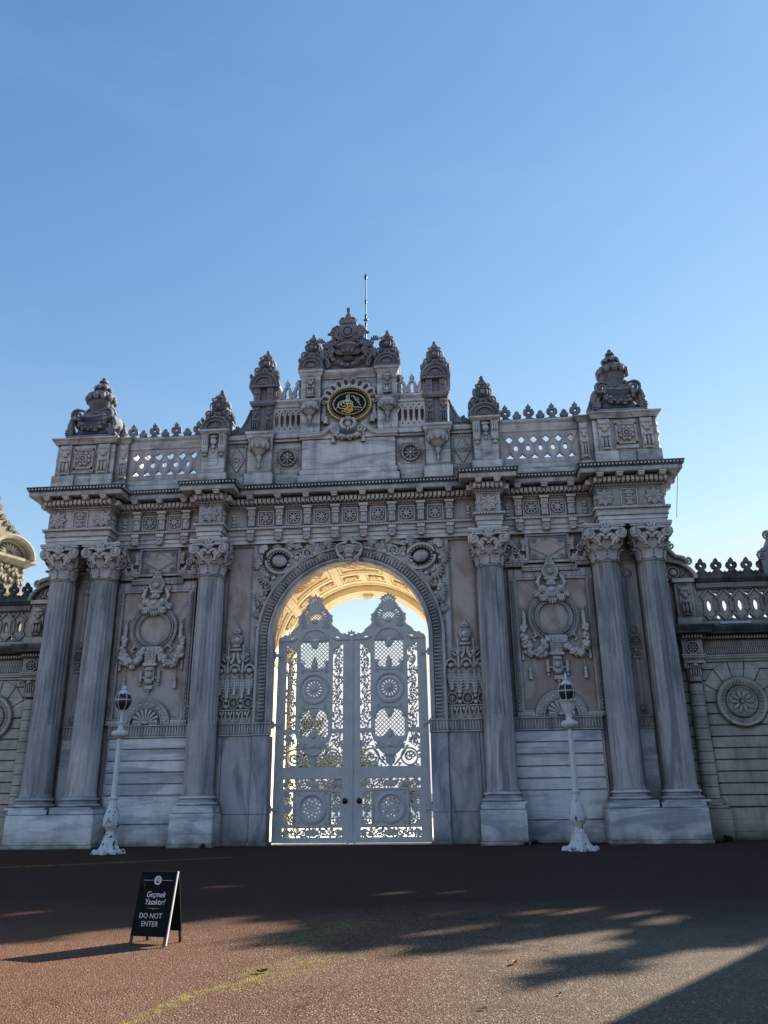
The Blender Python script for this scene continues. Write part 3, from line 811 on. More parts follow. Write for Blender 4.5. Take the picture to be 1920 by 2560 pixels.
# --- narrow pink strips with carved trophies
for s in (-1, 1):
    x = s*CT; mb = MB()
    mb.box(x-.375, x+.375, .012, .057, 3.47, 9.05); mb.build('pink_strip', M['pink'], gate, 0)
    mb = MB()
    for a in (-.56, .56): mb.box(x+a-.155, x+a+.155, -.05, .056, 3.465, 9.14, .01)
    mb.box(x-.40, x+.40, -.045, .056, 9.052, 9.14)
    for d in (-.40, .40):
        for k in range(78): mb.box(x+d-.022, x+d+.022, -.062, -.02, 3.52+.07*k, 3.56+.07*k)
    for k in range(11): mb.box(x-.37+.07*k, x-.33+.07*k, -.06, .0, 9.06, 9.10)
    mb.build('strip_frame', M['wall'], gate, 0)
    mb = MB(); Y = -.10
    mb.box(x-.52, x+.52, -.055, .01, 3.47, 3.62); 
    for k in range(4):
        u = x-.39+.26*k
        mb.tube([(u-.10,Y,3.80),(u-.09,Y,3.60),(u-.04,Y,3.52),(u+.03,Y,3.54),(u+.05,Y,3.68),(u+.10,Y,3.80)], .026, 5); mb.ell((u,Y,3.74),(.045,.04,.07),6,4)
    mb.box(x-.52, x+.52, -.075, .01, 3.83, 3.87)
    for k in range(3):
        u = x-.46+.46*k
        mb.ring(u, 4.05, [(.175,.02),(.175,-.12),(.15,-.14),(.13,-.12),(.125,-.06)], seg=20); mb.rosette(u, -.09, 4.05, .12, 8, .2)
    for k in (-.235, .235):
        u = x+k; mb.ell((u,Y-.02,4.12),(.065,.06,.065),8,5); mb.ell((u,Y,3.95),(.08,.05,.07),7,4)
        mb.tube([(u,Y,4.2),(u,Y,4.55),(u,Y,4.9)], [.03,.022,.03], 6); mb.ell((u,Y-.02,5.0),(.07,.06,.07),8,5)
        mb.tube([(u,Y,5.05),(u,Y,5.3),(u,Y,5.75)], [.05,.035,.02], 6); mb.ell((u,Y-.03,5.42),(.07,.06,.10),8,5); mb.ell((u,Y,5.72),(.035,.03,.13),6,5)
        mb.acanth(u, Y, 4.2, .6, PI/2+.15, -.1, .22, 7, .06); mb.acanth(u, Y, 4.2, .6, PI/2-.15, .1, .22, 7, .06)
        for q in (-1, 1):
            mb.spiral(u+q*.10, Y-.02, 5.50, .075, 1.4, .3, q, 0, 9); mb.tube([(u,Y,5.35),(u+q*.10,Y,5.33),(u+q*.18,Y,5.42)], .035, 5)
    for k in (-.46, 0, .46):
        mb.acanth(x+k, Y, 4.3, .62, PI/2, .0, .27, 8, .06)
        mb.ell((x+k,Y-.03,5.03),(.10,.08,.085),9,6); mb.palmette(x+k, Y-.02, 4.92, .16, 7, PI+.1, 2*PI-.1, .15, .16)
        mb.tube([(x+k-.15,Y-.02,5.02),(x+k-.12,Y-.03,5.16),(x+k,Y-.03,5.22),(x+k+.12,Y-.03,5.16),(x+k+.15,Y-.02,5.02)], [.03,.04,.045,.04,.03], 5)
    mb.tube([(x-.14,Y,5.25),(x-.06,Y,5.45),(x-.05,Y,5.6)], .05, 5); mb.tube([(x+.14,Y,5.25),(x+.06,Y,5.45),(x+.05,Y,5.6)], .05, 5)
    mb.ell((x,Y-.02,5.68),(.20,.07,.06),9,5); mb.ell((x,Y-.03,5.80),(.13,.08,.07),9,5)
    mb.ring(x, 6.0, [(.185,.02),(.185,-.12),(.15,-.15),(.11,-.12),(.10,-.13),(.0,-.16)], seg=22)
    mb.ell((x,Y,6.22),(.12,.06,.04),8,4); mb.palmette(x, Y, 6.22, .17, 5, .3, PI-.3, .2, .2); mb.ell((x,Y,6.36),(.035,.04,.06),6,4)
    mb.prism([(x-.50,4.22),(x+.50,4.22),(x+.50,5.1),(x+.36,5.25),(x+.22,5.12),(x,5.3),(x-.22,5.12),(x-.36,5.25),(x-.50,5.1)], -.04, .015)
    mb.build('trophy_relief', M['carved'], gate, 45)

# --- big side bays
for s in (-1, 1):
    x = s*CX
    mb = MB(); mb.box(x-1.12, x+1.12, .0, .057, 3.5, 7.70); pk = mb.build('pink_panel', M['pink'], gate, 0)
    mb = MB()
    mb.ring(x, 6.43, [(.0,-.035),(.46,-.03),(.46,.0)], seg=36); mb.build('medallion_disc', M['pink'], pk, 40)
    mb = MB()                                                   # frame
    for a, b in ((-1.30,-1.12),(1.12,1.30)): mb.box(x+a, x+b, -.05, .057, 3.47, 7.98, .012)
    mb.box(x-1.12, x+1.12, -.045, .057, 7.70, 7.985, .012)
    for a in (-1.10, 1.10): mb.box(x+a-.03, x+a+.03, -.065, .02, 3.62, 7.68)
    mb.box(x-1.07, x+1.07, -.065, .02, 7.64, 7.70)
    for a in (-.92, .92): mb.box(x+a-.20, x+a+.20, -.06, .02, 3.60, 3.66)
    for sd in (-1, 1):                                          # egg strip up the sides
        xx = x+sd*1.215
        mb.box(xx-.085, xx+.085, -.075, -.045, 4.02, 7.72, .01)
        for k in range(26):
            z = 4.10+.138*k
            mb.ring(xx, z, [(.066,-.07),(.066,-.115),(.045,-.115),(.04,-.075)], -PI*.62 if sd < 0 else PI*.38, PI*.62 if sd < 0 else PI*1.62, 9)
            mb.ell((xx, -.085, z), (.028,.035,.042), 6, 4)
        for z in (3.52,3.66,3.80,3.92): mb.ell((x+sd*1.22, -.06, z), (.045,.035,.05), 6, 4)
        mb.box(x+sd*1.22-.10, x+sd*1.22+.10, -.07, -.01, 3.98, 4.02)
    # top bands with crossettes
    for a, b, z in ((-1.42,-.80,8.06),(.80,1.42,8.06),(-.86,-.22,7.90),(.22,.86,7.90)):
        mb.box(x+a, x+b, -.10, .056, z, z+.13, .012); mb.box(x+a, x+b, -.12, .056, z+.13, z+.17)
        n = max(2, int((b-a)/.11))
        mb.beads(x+a, z+.06, x+b, z+.06, -.105, n, .036, 1.1)
    mb.box(x-.78, x+.78, -.035, .056, 8.08, 8.13)
    for sd in (-1,1): mb.box(x+sd*.83-.03, x+sd*.83+.03, -.095, .05, 7.90, 8.2)
    # panel over it with the lozenge
    for a, b, c, d in ((-.70,.70,9.06,9.14),(-.70,.70,8.18,8.26),(-.70,-.60,8.26,9.06),(.60,.70,8.26,9.06)): mb.box(x+a, x+b, -.075, .057, c, d, .01)
    mb.box(x-.60, x+.60, -.03, .055, 8.26, 9.06)
    mb.beads(x-.52, 9.01, x+.52, 9.01, -.04, 16, .02); mb.beads(x-.52, 8.31, x+.52, 8.31, -.04, 16, .02)
    for sd in (-1, 1):
        mb.beads(x+sd*.55, 8.3, x+sd*.55, 9.0, -.04, 11, .02)
        for z in (8.40, 8.92):
            mb.ring(x+sd*.42, z, [(.07,-.02),(.07,-.06),(.05,-.07),(.035,-.045),(.02,-.06),(0,-.065)], seg=14)
    loz = [(x-.47,8.66),(x,8.39),(x+.47,8.66),(x,8.93)]
    mb.prism([(x+(p[0]-x)*1.12, 8.66+(p[1]-8.66)*1.14) for p in loz], -.045, .0)
    mb.build('panel_frame', M['wall'], gate, 40)
    mb = MB(); mb.prism(loz, -.06, -.03); mb.build('lozenge', M['pink'], pk, 0)
    for sd in (-1, 1):                                          # foliage beside the lozenge panel
        mb = MB(); Y = -.07; u = x+sd*1.02
        mb.spiral(u, Y, 8.62, .14, 1.6, .24, sd, 0, 9); mb.acanth(u-sd*.22, Y, 8.62, .4, (PI/2+sd*.6), -sd*.9, .36); mb.acanth(u-sd*.1, Y, 8.5, .4, -PI/2-sd*.3, -sd*.6, .36)
        mb.acanth(u, Y, 8.7, .34, PI/2-sd*.5, -sd*.6, .36); mb.ell((u-sd*.25,Y,8.62),(.09,.05,.06),8,5); mb.acanth(u+sd*.1,Y,8.5,.3,-PI/2+sd*.2,.3,.4)
        mb.prism([(u+sd*.32,8.2),(u-sd*.28,8.46),(u-sd*.28,8.38),(u+sd*.1,8.2)], -.06, .03)
        mb.tube([(u-sd*.30,-.04,8.2),(u+sd*.32,-.04,8.42)], .02, 4)
        mb.build('foliage_relief', M['carved'], gate, 45)
    # medallion ring
    mb = MB(); zc = 6.43
    mb.ring(x, zc, [(.775,.0),(.775,-.10),(.75,-.12),(.73,-.10),(.60,-.09),(.585,-.12),(.55,-.14),(.52,-.11),(.505,-.12),(.48,-.12),(.46,-.03)], seg=56)
    for k in range(44):
        a = 2*PI*k/44
        mb.ring(x+.665*math.cos(a), zc+.665*math.sin(a), [(.052,-.08),(.052,-.135),(.034,-.135)], a-PI*.55+PI, a+PI*.55+PI, 7)
        mb.ell((x+.66*math.cos(a), -.095, zc+.66*math.sin(a)), (.026,.03,.022), 6, 4, a)
    mb.build('medallion_ring', M['wall'], gate, 40)
    # crown cartouche above the ring
    mb = MB(); Y = -.12
    mb.ell((x,Y-.03,7.20),(.30,.13,.20),12,7); mb.ell((x,Y-.12,7.26),(.12,.1,.11),10,6)
    for sd in (-1, 1):
        mb.ell((x+sd*.27,Y-.05,7.30),(.15,.11,.13),9,6); mb.ell((x+sd*.30,Y-.12,7.32),(.07,.06,.07),8,5)
        mb.acanth(x+sd*.12, Y-.08, 7.12, .30, -PI/2+sd*.8, sd*.6, .5, 5, .16); mb.acanth(x+sd*.3, Y-.04, 7.2, .26, -sd*0+ (0 if sd>0 else PI), -sd*.6, .5, 4, .16)
        mb.tube([(x+sd*.36,Y,7.38),(x+sd*.42,Y,7.52),(x+sd*.36,Y,7.66),(x+sd*.30,Y,7.74)], [.04,.06,.05,.04], 6); mb.spiral(x+sd*.38, Y, 7.76, .09, 1.4, .3, -sd, PI/2-sd*PI/2+PI, 9)
        mb.acanth(x+sd*.36, Y, 7.5, .3, PI/2+sd*.1, -sd*.5, .3, 4)
    mb.ell((x,Y,7.52),(.14,.08,.15),10,6); mb.palmette(x, Y-.06, 7.42, .2, 5, .3, PI-.3, .2, .2); mb.ell((x,Y-.02,7.64),(.22,.07,.07),9,5)
    mb.ring(x, 7.88, [(.27,.0),(.27,-.14),(.24,-.17),(.19,-.15),(.17,-.12),(.0,-.12)], seg=26); mb.ell((x,-.13,7.88),(.11,.08,.11),12,7)
    mb.prism([(x-.16,8.1),(x+.16,8.1),(x+.09,8.24),(x-.09,8.24)], -.15, -.02); mb.palmette(x, Y, 8.2, .17, 5, .2, PI-.2, .2, .2); mb.ell((x,Y,8.20),(.18,.06,.05),8,4)
    mb.palmette(x, Y-.04, 7.12, .3, 9, PI+.2, 2*PI-.2, .12, .12)
    mb.build('crown_cartouche', M['carved'], gate, 45)
    # pendant under the ring
    mb = MB()
    mb.prism([(x-.22,5.86),(x+.22,5.86),(x+.16,5.35),(x-.16,5.35)], -.15, .0); mb.box(x-.22, x+.22, -.17, 0, 5.25, 5.35, .015)
    mb.acanth(x-.07, -.15, 5.82, .45, -PI/2-.1, .1, .25, 6, .07); mb.acanth(x+.07, -.15, 5.82, .45, -PI/2+.1, -.1, .25, 6, .07)
    mb.prism([(x-.13,5.24),(x+.13,5.24),(x+.15,4.8),(x-.15,4.8)], -.10, 0); mb.ell((x,-.12,5.16),(.15,.07,.08),9,5); mb.ell((x,-.13,4.98),(.11,.08,.12),9,6)
    mb.ell((x,-.11,4.78),(.12,.07,.10),8,5); mb.box(x-.13, x+.13, -.11, 0, 4.53, 4.66, .015); mb.ell((x,-.08,4.49),(.05,.05,.05),7,5); mb.ell((x,-.07,4.41),(.03,.03,.05),6,4)
    for sd in (-1, 1):
        mb.lathe([(.03,5.12),(.055,5.08),(.05,4.78),(.06,4.76),(.02,4.74)], x+sd*.29, -.05, 8); mb.ell((x+sd*.29,-.05,4.69),(.045,.045,.05),7,5); mb.tube([(x+sd*.15,-.05,4.9),(x+sd*.29,-.05,4.9)], .03, 5)
        # ribbons and festoon
        mb.tube([(x+sd*.96,-.06,6.76),(x+sd*.90,-.09,6.62),(x+sd*.84,-.06,6.76)], [.025,.04,.025], 5); mb.ell((x+sd*.90,-.08,6.44),(.08,.07,.09),8,5); mb.tube([(x+sd*.96,-.06,6.76),(x+sd*.84,-.06,6.76)], .02, 5)
        mb.tube([(x+sd*.90,-.08,6.6),(x+sd*.90,-.08,6.3),(x+sd*.93,-.09,6.12)], [.05,.06,.06], 6)
        g1 = [(x+sd*.93,6.2),(x+sd*.95,5.95),(x+sd*.92,5.7)]
        mb.garland(g1, -.02, .13, 1.3, 3+s)
        g2 = [(x+sd*.94,5.75),(x+sd*.88,5.50),(x+sd*.74,5.33),(x+sd*.56,5.30),(x+sd*.40,5.42),(x+sd*.29,5.64),(x+sd*.27,5.78)]
        mb.garland(g2, -.02, .19, 1.5, 5+s+sd); mb.garland(g2, -.10, .12, 1.6, 9+s+sd)
        mb.tube([(x+sd*.62,-.05,6.0),(x+sd*.56,-.09,5.86),(x+sd*.66,-.05,5.80),(x+sd*.60,-.05,5.7)], [.04,.045,.045,.04], 5)
        mb.tube([(x+sd*.98,-.04,5.5),(x+sd*1.0,-.04,5.36)], .014, 4); mb.tassel(x+sd*1.0, -.05, 5.40, .26, .10)
        mb.tube([(x+sd*.80,-.04,5.25),(x+sd*.82,-.04,4.9)], .016, 4); mb.tassel(x+sd*.82, -.05, 4.90, .34, .12)
    mb.build('festoon_relief', M['carved'], gate, 45)
    # shell arch at the foot
    mb = MB()
    mb.ring(x, 3.47, [(.76,.0),(.76,-.09),(.73,-.11),(.70,-.09),(.54,-.08),(.52,-.11),(.49,-.10),(.48,-.02),(0,-.02)], 0, PI, 36)
    for k in range(9):
        a = PI*(k+.5)/9; mb.ell((x+.62*math.cos(a), -.08, 3.47+.62*math.sin(a)), (.055,.04,.05), 7, 4, a)
    mb.box(x-1.28, x-.765, -.08, .02, 3.462, 3.60, .01); mb.box(x+.765, x+1.28, -.08, .02, 3.462, 3.60, .01)
    for sd in (-1,1): mb.beads(x+sd*.82, 3.53, x+sd*1.24, 3.53, -.08, 4, .035, 1.1)
    for k in range(9):
        a = .16+(PI-.32)*k/8; L_ = .44 if 0 < k < 8 else .38
        p0 = (x+.08*math.cos(a), 3.54+.06*math.sin(a)); p1 = (x+L_*math.cos(a), 3.50+L_*math.sin(a))
        mb.tube([(p0[0],-.05,p0[1]),((p0[0]+p1[0])/2,-.075,(p0[1]+p1[1])/2),(p1[0],-.07,p1[1])], [.02,.045,.062], 6)
    for sd in (-1, 1):
        mb.spiral(x+sd*.14, -.08, 3.545, .07, 1.4, .32, -sd, PI/2, 9); mb.tube([(x+sd*.14,-.07,3.48),(x+sd*.3,-.07,3.48),(x+sd*.42,-.06,3.52)], [.03,.028,.02], 5)
    mb.ell((x,-.08,3.54),(.10,.05,.06),8,5)
    mb.build('shell_niche', M['carved'], gate, 45)
    # strip between the twin columns
    mb = MB(); xx = s*8.67
    mb.box(xx-.28, xx+.28, -.005, .056, 3.47, 8.06); mb.build('back_strip', M['shaft'], gate, 0)
    mb = MB()
    mb.box(xx-.2, xx+.2, -.02, .05, 8.065, 8.12)
    for z, r in ((7.75,.13),(3.66,.09),(5.98,.10)): mb.ring(xx, z, [(r,.0),(r,-.05),(r*.8,-.065),(r*.6,-.04),(0,-.06)], seg=16)
    mb.rosette(xx, -.05, 5.62, .15, 8, .2); mb.ring(xx, 5.62, [(.19,0),(.19,-.05),(.16,-.06),(.15,-.02)], seg=18)
    for z in (5.42, 5.82): mb.tube([(xx-.17,-.02,z),(xx,-.04,z+.03*(1 if z<5.6 else -1)),(xx+.17,-.02,z)], .025, 5)
    mb.palmette(xx, -.04, 5.18, .16, 5, .2, PI-.2, .2, .2); mb.box(xx-.13, xx+.13, -.05, .0, 5.12, 5.18); mb.ell((xx,-.04,5.36),(.07,.04,.05),7,4)
    mb.box(xx-.05, xx+.05, -.02, .0, 5.9, 7.75); mb.box(xx-.05, xx+.05, -.015, .0, 3.66, 5.2)
    mb.build('back_strip_relief', M['wall'], gate, 40)
# ------------------------------------------------------------------ attic storey
def pinnacle_finial(mb, cx, cy, z, h, w):
    # scroll-sided block with three knobs on top: total height h, half width w
    k = h/1.32
    mb.square([(w*.92,z),(w*.95,z+.05*k),(w*.80,z+.08*k),(w*.74,z+.30*k),(w*.60,z+.42*k),(w*.55,z+.72*k),(w*.44,z+.84*k),(w*.30,z+.90*k)], cx, cy, .9, .2)
    mb.lathe([(w*.34,z+.86*k),(w*.30,z+.92*k),(w*.36,z+.95*k),(w*.36,z+1.0*k),(w*.18,z+1.03*k),(w*.25,z+1.07*k),(w*.25,z+1.11*k),(w*.12,z+1.14*k),(w*.15,z+1.19*k),(w*.16,z+1.24*k),(w*.08,z+1.30*k),(0,z+1.32*k)], cx, cy, 10)
    for q in range(2):
        for sy in ((-1,) if q == 0 else (1,)):
            y = cy+sy*w*.80
            for s in (-1, 1):
                mb.spiral(cx+s*w*.62, y, z+.20*k, w*.30, 1.4, .32, s, -PI/2, 9, 1.0)
                mb.spiral(cx+s*w*.42, y+sy*-.02, z+.74*k, w*.19, 1.3, .34, -s, -PI/2, 9, 1.0, tail=[(cx+s*w*.55,z+.36*k),(cx+s*w*.62,z+.55*k)])
                mb.ell((cx+s*w*.93, cy, z+.20*k), (w*.16,w*.5,.15*k), 8, 5)
            mb.ell((cx, y, z+.50*k), (w*.24,w*.16,.12*k), 9, 6); mb.ring(cx, z+.5*k, [(w*.36,cy+sy*w*.55),(w*.36,y),(w*.30,y+sy*.03),(w*.26,y)], seg=16)
            mb.palmette(cx, y, z+.10*k, w*.4, 5, .3, PI-.3, .2, .2); mb.ell((cx,y,z+.82*k),(w*.3,w*.14,.07*k),8,5)
    for s in (-1, 1): mb.ell((cx+s*w*.6, cy, z+.68*k), (w*.14,w*.4,.14*k), 8, 5)
def arched_pediment(mb, cx, cy, z, w, h, d, shell=True):
    # block with a semicircular gable facing the viewer; w half width, d half depth
    mb.box(cx-w, cx+w, cy-d, cy+d, z, z+.07); mb.box(cx-w*.9, cx+w*.9, cy-d*.9, cy+d, z+.07, z+h*.72)
    mb.ring(cx, z+.07, [(w*.96,cy-d*.8),(w*.96,cy-d-.03),(w*.86,cy-d-.04),(w*.80,cy-d-.0),(w*.68,cy-d+.01),(w*.66,cy-d-.02),(w*.58,cy-d-.02),(w*.56,cy-d*.9)], 0, PI, 26, (h-.10)/(w*.96))
    n = 18; pts = [(cx+w*.95*math.cos(PI*i/n), z+.07+(h-.10)*.99*math.sin(PI*i/n)) for i in range(n+1)]
    mb.prism(pts, cy-d*.88, cy+d*.85)
    if shell:
        mb.palmette(cx, cy-d*.9-.02, z+.09, w*.46, 5, .35, PI-.35, .16, .14); mb.ell((cx,cy-d*.9-.03,z+.13),(w*.2,.05,.05),8,4)
    for s in (-1, 1):      # ear scrolls at the corners
        mb.ell((cx+s*w*.92, cy-d*.8, z+h*.78), (w*.12,d*.25,.10), 7, 5); mb.acanth(cx+s*w*.98, cy-d*.6, z+.12, h*.6, PI/2+s*-.05, s*.3, .18, 4)
def console_relief(mb, cx, y, z0, z1, w):
    h = z1-z0
    mb.box(cx-w, cx+w, y-.02, y+.03, z0, z1)
    mb.ell((cx,y-.05,z1-.12*h),(w*.95,.07,.09*h),9,5); mb.ell((cx,y-.05,z1-.30*h),(w*.55,.06,.13*h),8,5)
    for s in (-1,1): mb.ell((cx+s*w*.55,y-.05,z1-.24*h),(w*.35,.05,.07*h),7,4)
    mb.ell((cx,y-.04,z0+.46*h),(w*.85,.06,.06*h),8,4)
    for k in (-.6,0,.6): mb.ell((cx+k*w,y-.06,z0+.24*h),(w*.30,.07,.17*h),8,5)
    mb.ell((cx,y-.03,z0+.05*h),(w*.9,.05,.05*h),8,4)
def cup(mb, cx, y, z1, h, w):
    # half urn bracket with eggs and drop
    pr = [(.02,z1-h),(.12*w,z1-h*.93),(.16*w,z1-h*.86),(.08*w,z1-h*.78),(.22*w,z1-h*.68),(.30*w,z1-h*.60),(.24*w,z1-h*.55),(.75*w,z1-h*.36),(.98*w,z1-h*.16),(.90*w,z1-h*.05),(1.0*w,z1)]
    mb.lathe(pr, cx, y, 18)
    for k in range(5):
        a = -PI/2+(k-2)*.62; r = w*.86
        mb.ell((cx+r*math.cos(a), y+r*math.sin(a), z1-h*.24), (w*.20,w*.16,h*.14), 8, 6)
# base course of the whole attic
mb = MB()
for s in (-1, 1):
    mb.box(s*4.90, s*7.60, -.44, .35, 10.99, 11.26, .01); mb.box(s*4.92, s*7.60, -.42, .33, 11.262, 11.44, .012)
    mb.box(s*3.44, s*4.06, -.46, .5, 10.99, 11.42, .01)
    mb.box(s*1.70, s*2.50, -.47, .5, 10.99, 11.42, .01)
    mb.box(s*7.55, s*10.04, -.60, 1.3, 10.97, 11.38, .015)
    mb.box(s*7.98, s*8.72, -.71, .5, 11.02, 11.64, .015); mb.box(s*9.30, s*10.08, -.71, .5, 11.02, 11.64, .015); mb.box(s*8.73, s*9.29, -.66, .5, 11.02, 11.62, .01)
    mb.box(s*4.06, s*5.02, -.74, .5, 10.99, 11.50, .015)
    mb.box(s*2.50, s*3.43, -.74, .5, 10.99, 11.42, .015)
mb.box(-1.69, 1.69, -.62, .6, 10.99, 11.30, .012); mb.box(-1.62, 1.62, -.59, .6, 11.302, 11.50, .012)
mb.build('attic_base', M['attic'], gate)
# corner pedestals
for s in (-1, 1):
    x = s*9.03; mb = MB()
    mb.box(s*7.60, s*10.0, -.50, 1.2, 11.382, 12.80)
    mb.box(s*8.0, s*10.02, -.62, 1.0, 11.64, 12.78)
    for a, b in ((8.66,9.40),): mb.box(s*a, s*b, -.66, -.6, 11.70, 12.74, .02)
    pth = sorted([7.56*s, 10.06*s])
    for x0, x1, yy in ((pth[0], pth[1], -.54), tuple(sorted((s*7.98,s*8.72)))+(-.72,), tuple(sorted((s*9.32,s*10.08)))+(-.72,), tuple(sorted((s*8.72,s*9.32)))+(-.70,)):
        mb.mould([(x0,1.1 if yy == -.54 else -.5),(x0,yy+.03),(x1,yy+.03),(x1,1.1 if yy == -.54 else -.5)], [(-.2,12.79),(.0,12.79),(.03,12.84),(.05,12.86),(.09,12.93),(.12,12.95),(.12,12.99),(-.2,13.02)])
    mb.box(s*7.75, s*9.95, -.55, 1.0, 12.9, 13.0)
    ped = mb.build('corner_pedestal', M['attic'], gate)
    for xc in (8.36, 9.70):
        mb = MB(); console_relief(mb, s*xc, -.66, 11.66, 12.76, .19); mb.build('console', M['carved'], ped, 45)
    mb = MB(); console_relief(mb, s*7.72, -.52, 11.5, 12.74, .13); mb.build('console', M['carved'], ped, 45)
    mb = MB()
    for sd in (1,):
        for zz, rr in ((12.6,.10),(12.3,.13),(12.0,.09),(11.75,.12),(11.55,.08)): mb.ell((s*10.04, -.3, zz), (rr,.25,.16), 8, 5)
    mb.build('side_scroll', M['carved'], ped, 45)
    mb = MB(); mb.box(x-.30, x+.30, -.672, -.64, 11.90, 12.55)
    for a, b, c, d in ((-.33,.33,12.53,12.59),(-.33,.33,11.86,11.92),(-.33,-.27,11.86,12.59),(.27,.33,11.86,12.59)): mb.box(x+a, x+b, -.70, -.66, c, d)
    mb.build('rosette_panel', M['pink'], ped, 0)
    mb = MB(); mb.rosette(x, -.69, 12.22, .25, 8, .28); mb.ring(x, 12.22, [(.13,-.66),(.13,-.76),(.10,-.78),(.08,-.76)], seg=14)
    for k in range(8):
        a = 2*PI*k/8+.39; mb.ell((x+.21*math.cos(a),-.71,12.22+.21*math.sin(a)),(.06,.06,.06),7,5)
    mb.build('rosette', M['carved'], ped, 45)
    # big urn on top
    mb = MB(); ux, uy = s*8.96, -.05; z0 = 13.0
    mb.square([(.88,z0),(.86,z0+.10),(.70,z0+.16),(.62,z0+.30),(.50,z0+.62),(.42,z0+.9),(.36,z0+1.2)], ux, uy, .8, .25)
    fl = lambda a, z: 1+.05*math.cos(12*a)
    mb.lathe([(.34,z0+1.1),(.30,z0+1.30),(.34,z0+1.40),(.40,z0+1.52),(.44,z0+1.66),(.40,z0+1.74)], ux, uy, 48, fl)
    mb.lathe([(.40,z0+1.70),(.50,z0+1.78),(.47,z0+1.92),(.40,z0+1.99),(.26,z0+2.04),(.20,z0+2.16),(.20,z0+2.22)], ux, uy, 24, lambda a, z: 1+.06*math.cos(8*a))
    for k in range(12):
        a = 2*PI*k/12; mb.ell((ux+.46*math.cos(a), uy+.46*math.sin(a), z0+1.76), (.11,.11,.15), 7, 5)
    mb.lathe([(.16,z0+2.18),(.30,z0+2.20),(.27,z0+2.30),(.20,z0+2.36),(.11,z0+2.42),(.10,z0+2.46)], ux, uy, 20, lambda a, z: 1+.10*math.cos(8*a))
    for k in range(8):
        a = 2*PI*k/8; mb.ell((ux+.27*math.cos(a), uy+.27*math.sin(a), z0+2.20), (.07,.07,.09), 6, 4)
    mb.lathe([(.10,z0+2.44),(.16,z0+2.49),(.15,z0+2.54),(.06,z0+2.57),(.055,z0+2.6),(.075,z0+2.64),(.05,z0+2.69),(0,z0+2.72)], ux, uy, 12)
    # side volutes, garland
    for sy in (-1, 1):
        y = uy+sy*.58
        for sd in (-1, 1):
            mb.spiral(ux+sd*.54, y, z0+.92, .21, 1.6, .30, -sd, PI/2, 10, 1.2, tail=[(ux+sd*.15,z0+.86),(ux+sd*.32,z0+1.08)])
            mb.tube([(ux+sd*.72,y*.8,z0+.85),(ux+sd*.80,y*.7,z0+.6),(ux+sd*.70,y*.7,z0+.35),(ux+sd*.86,y*.7,z0+.10)], [.10,.13,.12,.10], 7)
            mb.acanth(ux+sd*.66, y, z0+.55, .45, -PI/2+sd*.4, -sd*.2, .4, 5, .14)
        mb.tube([(ux-.42,y-sy*.02,z0+.90),(ux,y+sy*.05,z0+.82),(ux+.42,y-sy*.02,z0+.90)], [.05,.07,.05], 6)
        gp = [(ux+.46*math.cos(PI+PI*i/8), z0+.80+.44*math.sin(PI+PI*i/8)) for i in range(9)]
        mb.garland(gp, y+(.05 if sy < 0 else .15), .13, 1.2, 11)
    for sd in (-1, 1):
        mb.ell((ux+sd*.62, uy, z0+.85), (.20,.42,.27), 10, 7); mb.acanth(ux+sd*.8, uy-.3, z0+.05, .5, PI/2, -sd*.3, .3, 5, .15)
        mb.tube([(ux+sd*.55,uy,z0+1.05),(ux+sd*.45,uy,z0+1.35),(ux+sd*.34,uy,z0+1.5)], [.14,.10,.05], 7)
    mb.build('urn', M['upper'], gate, 45)
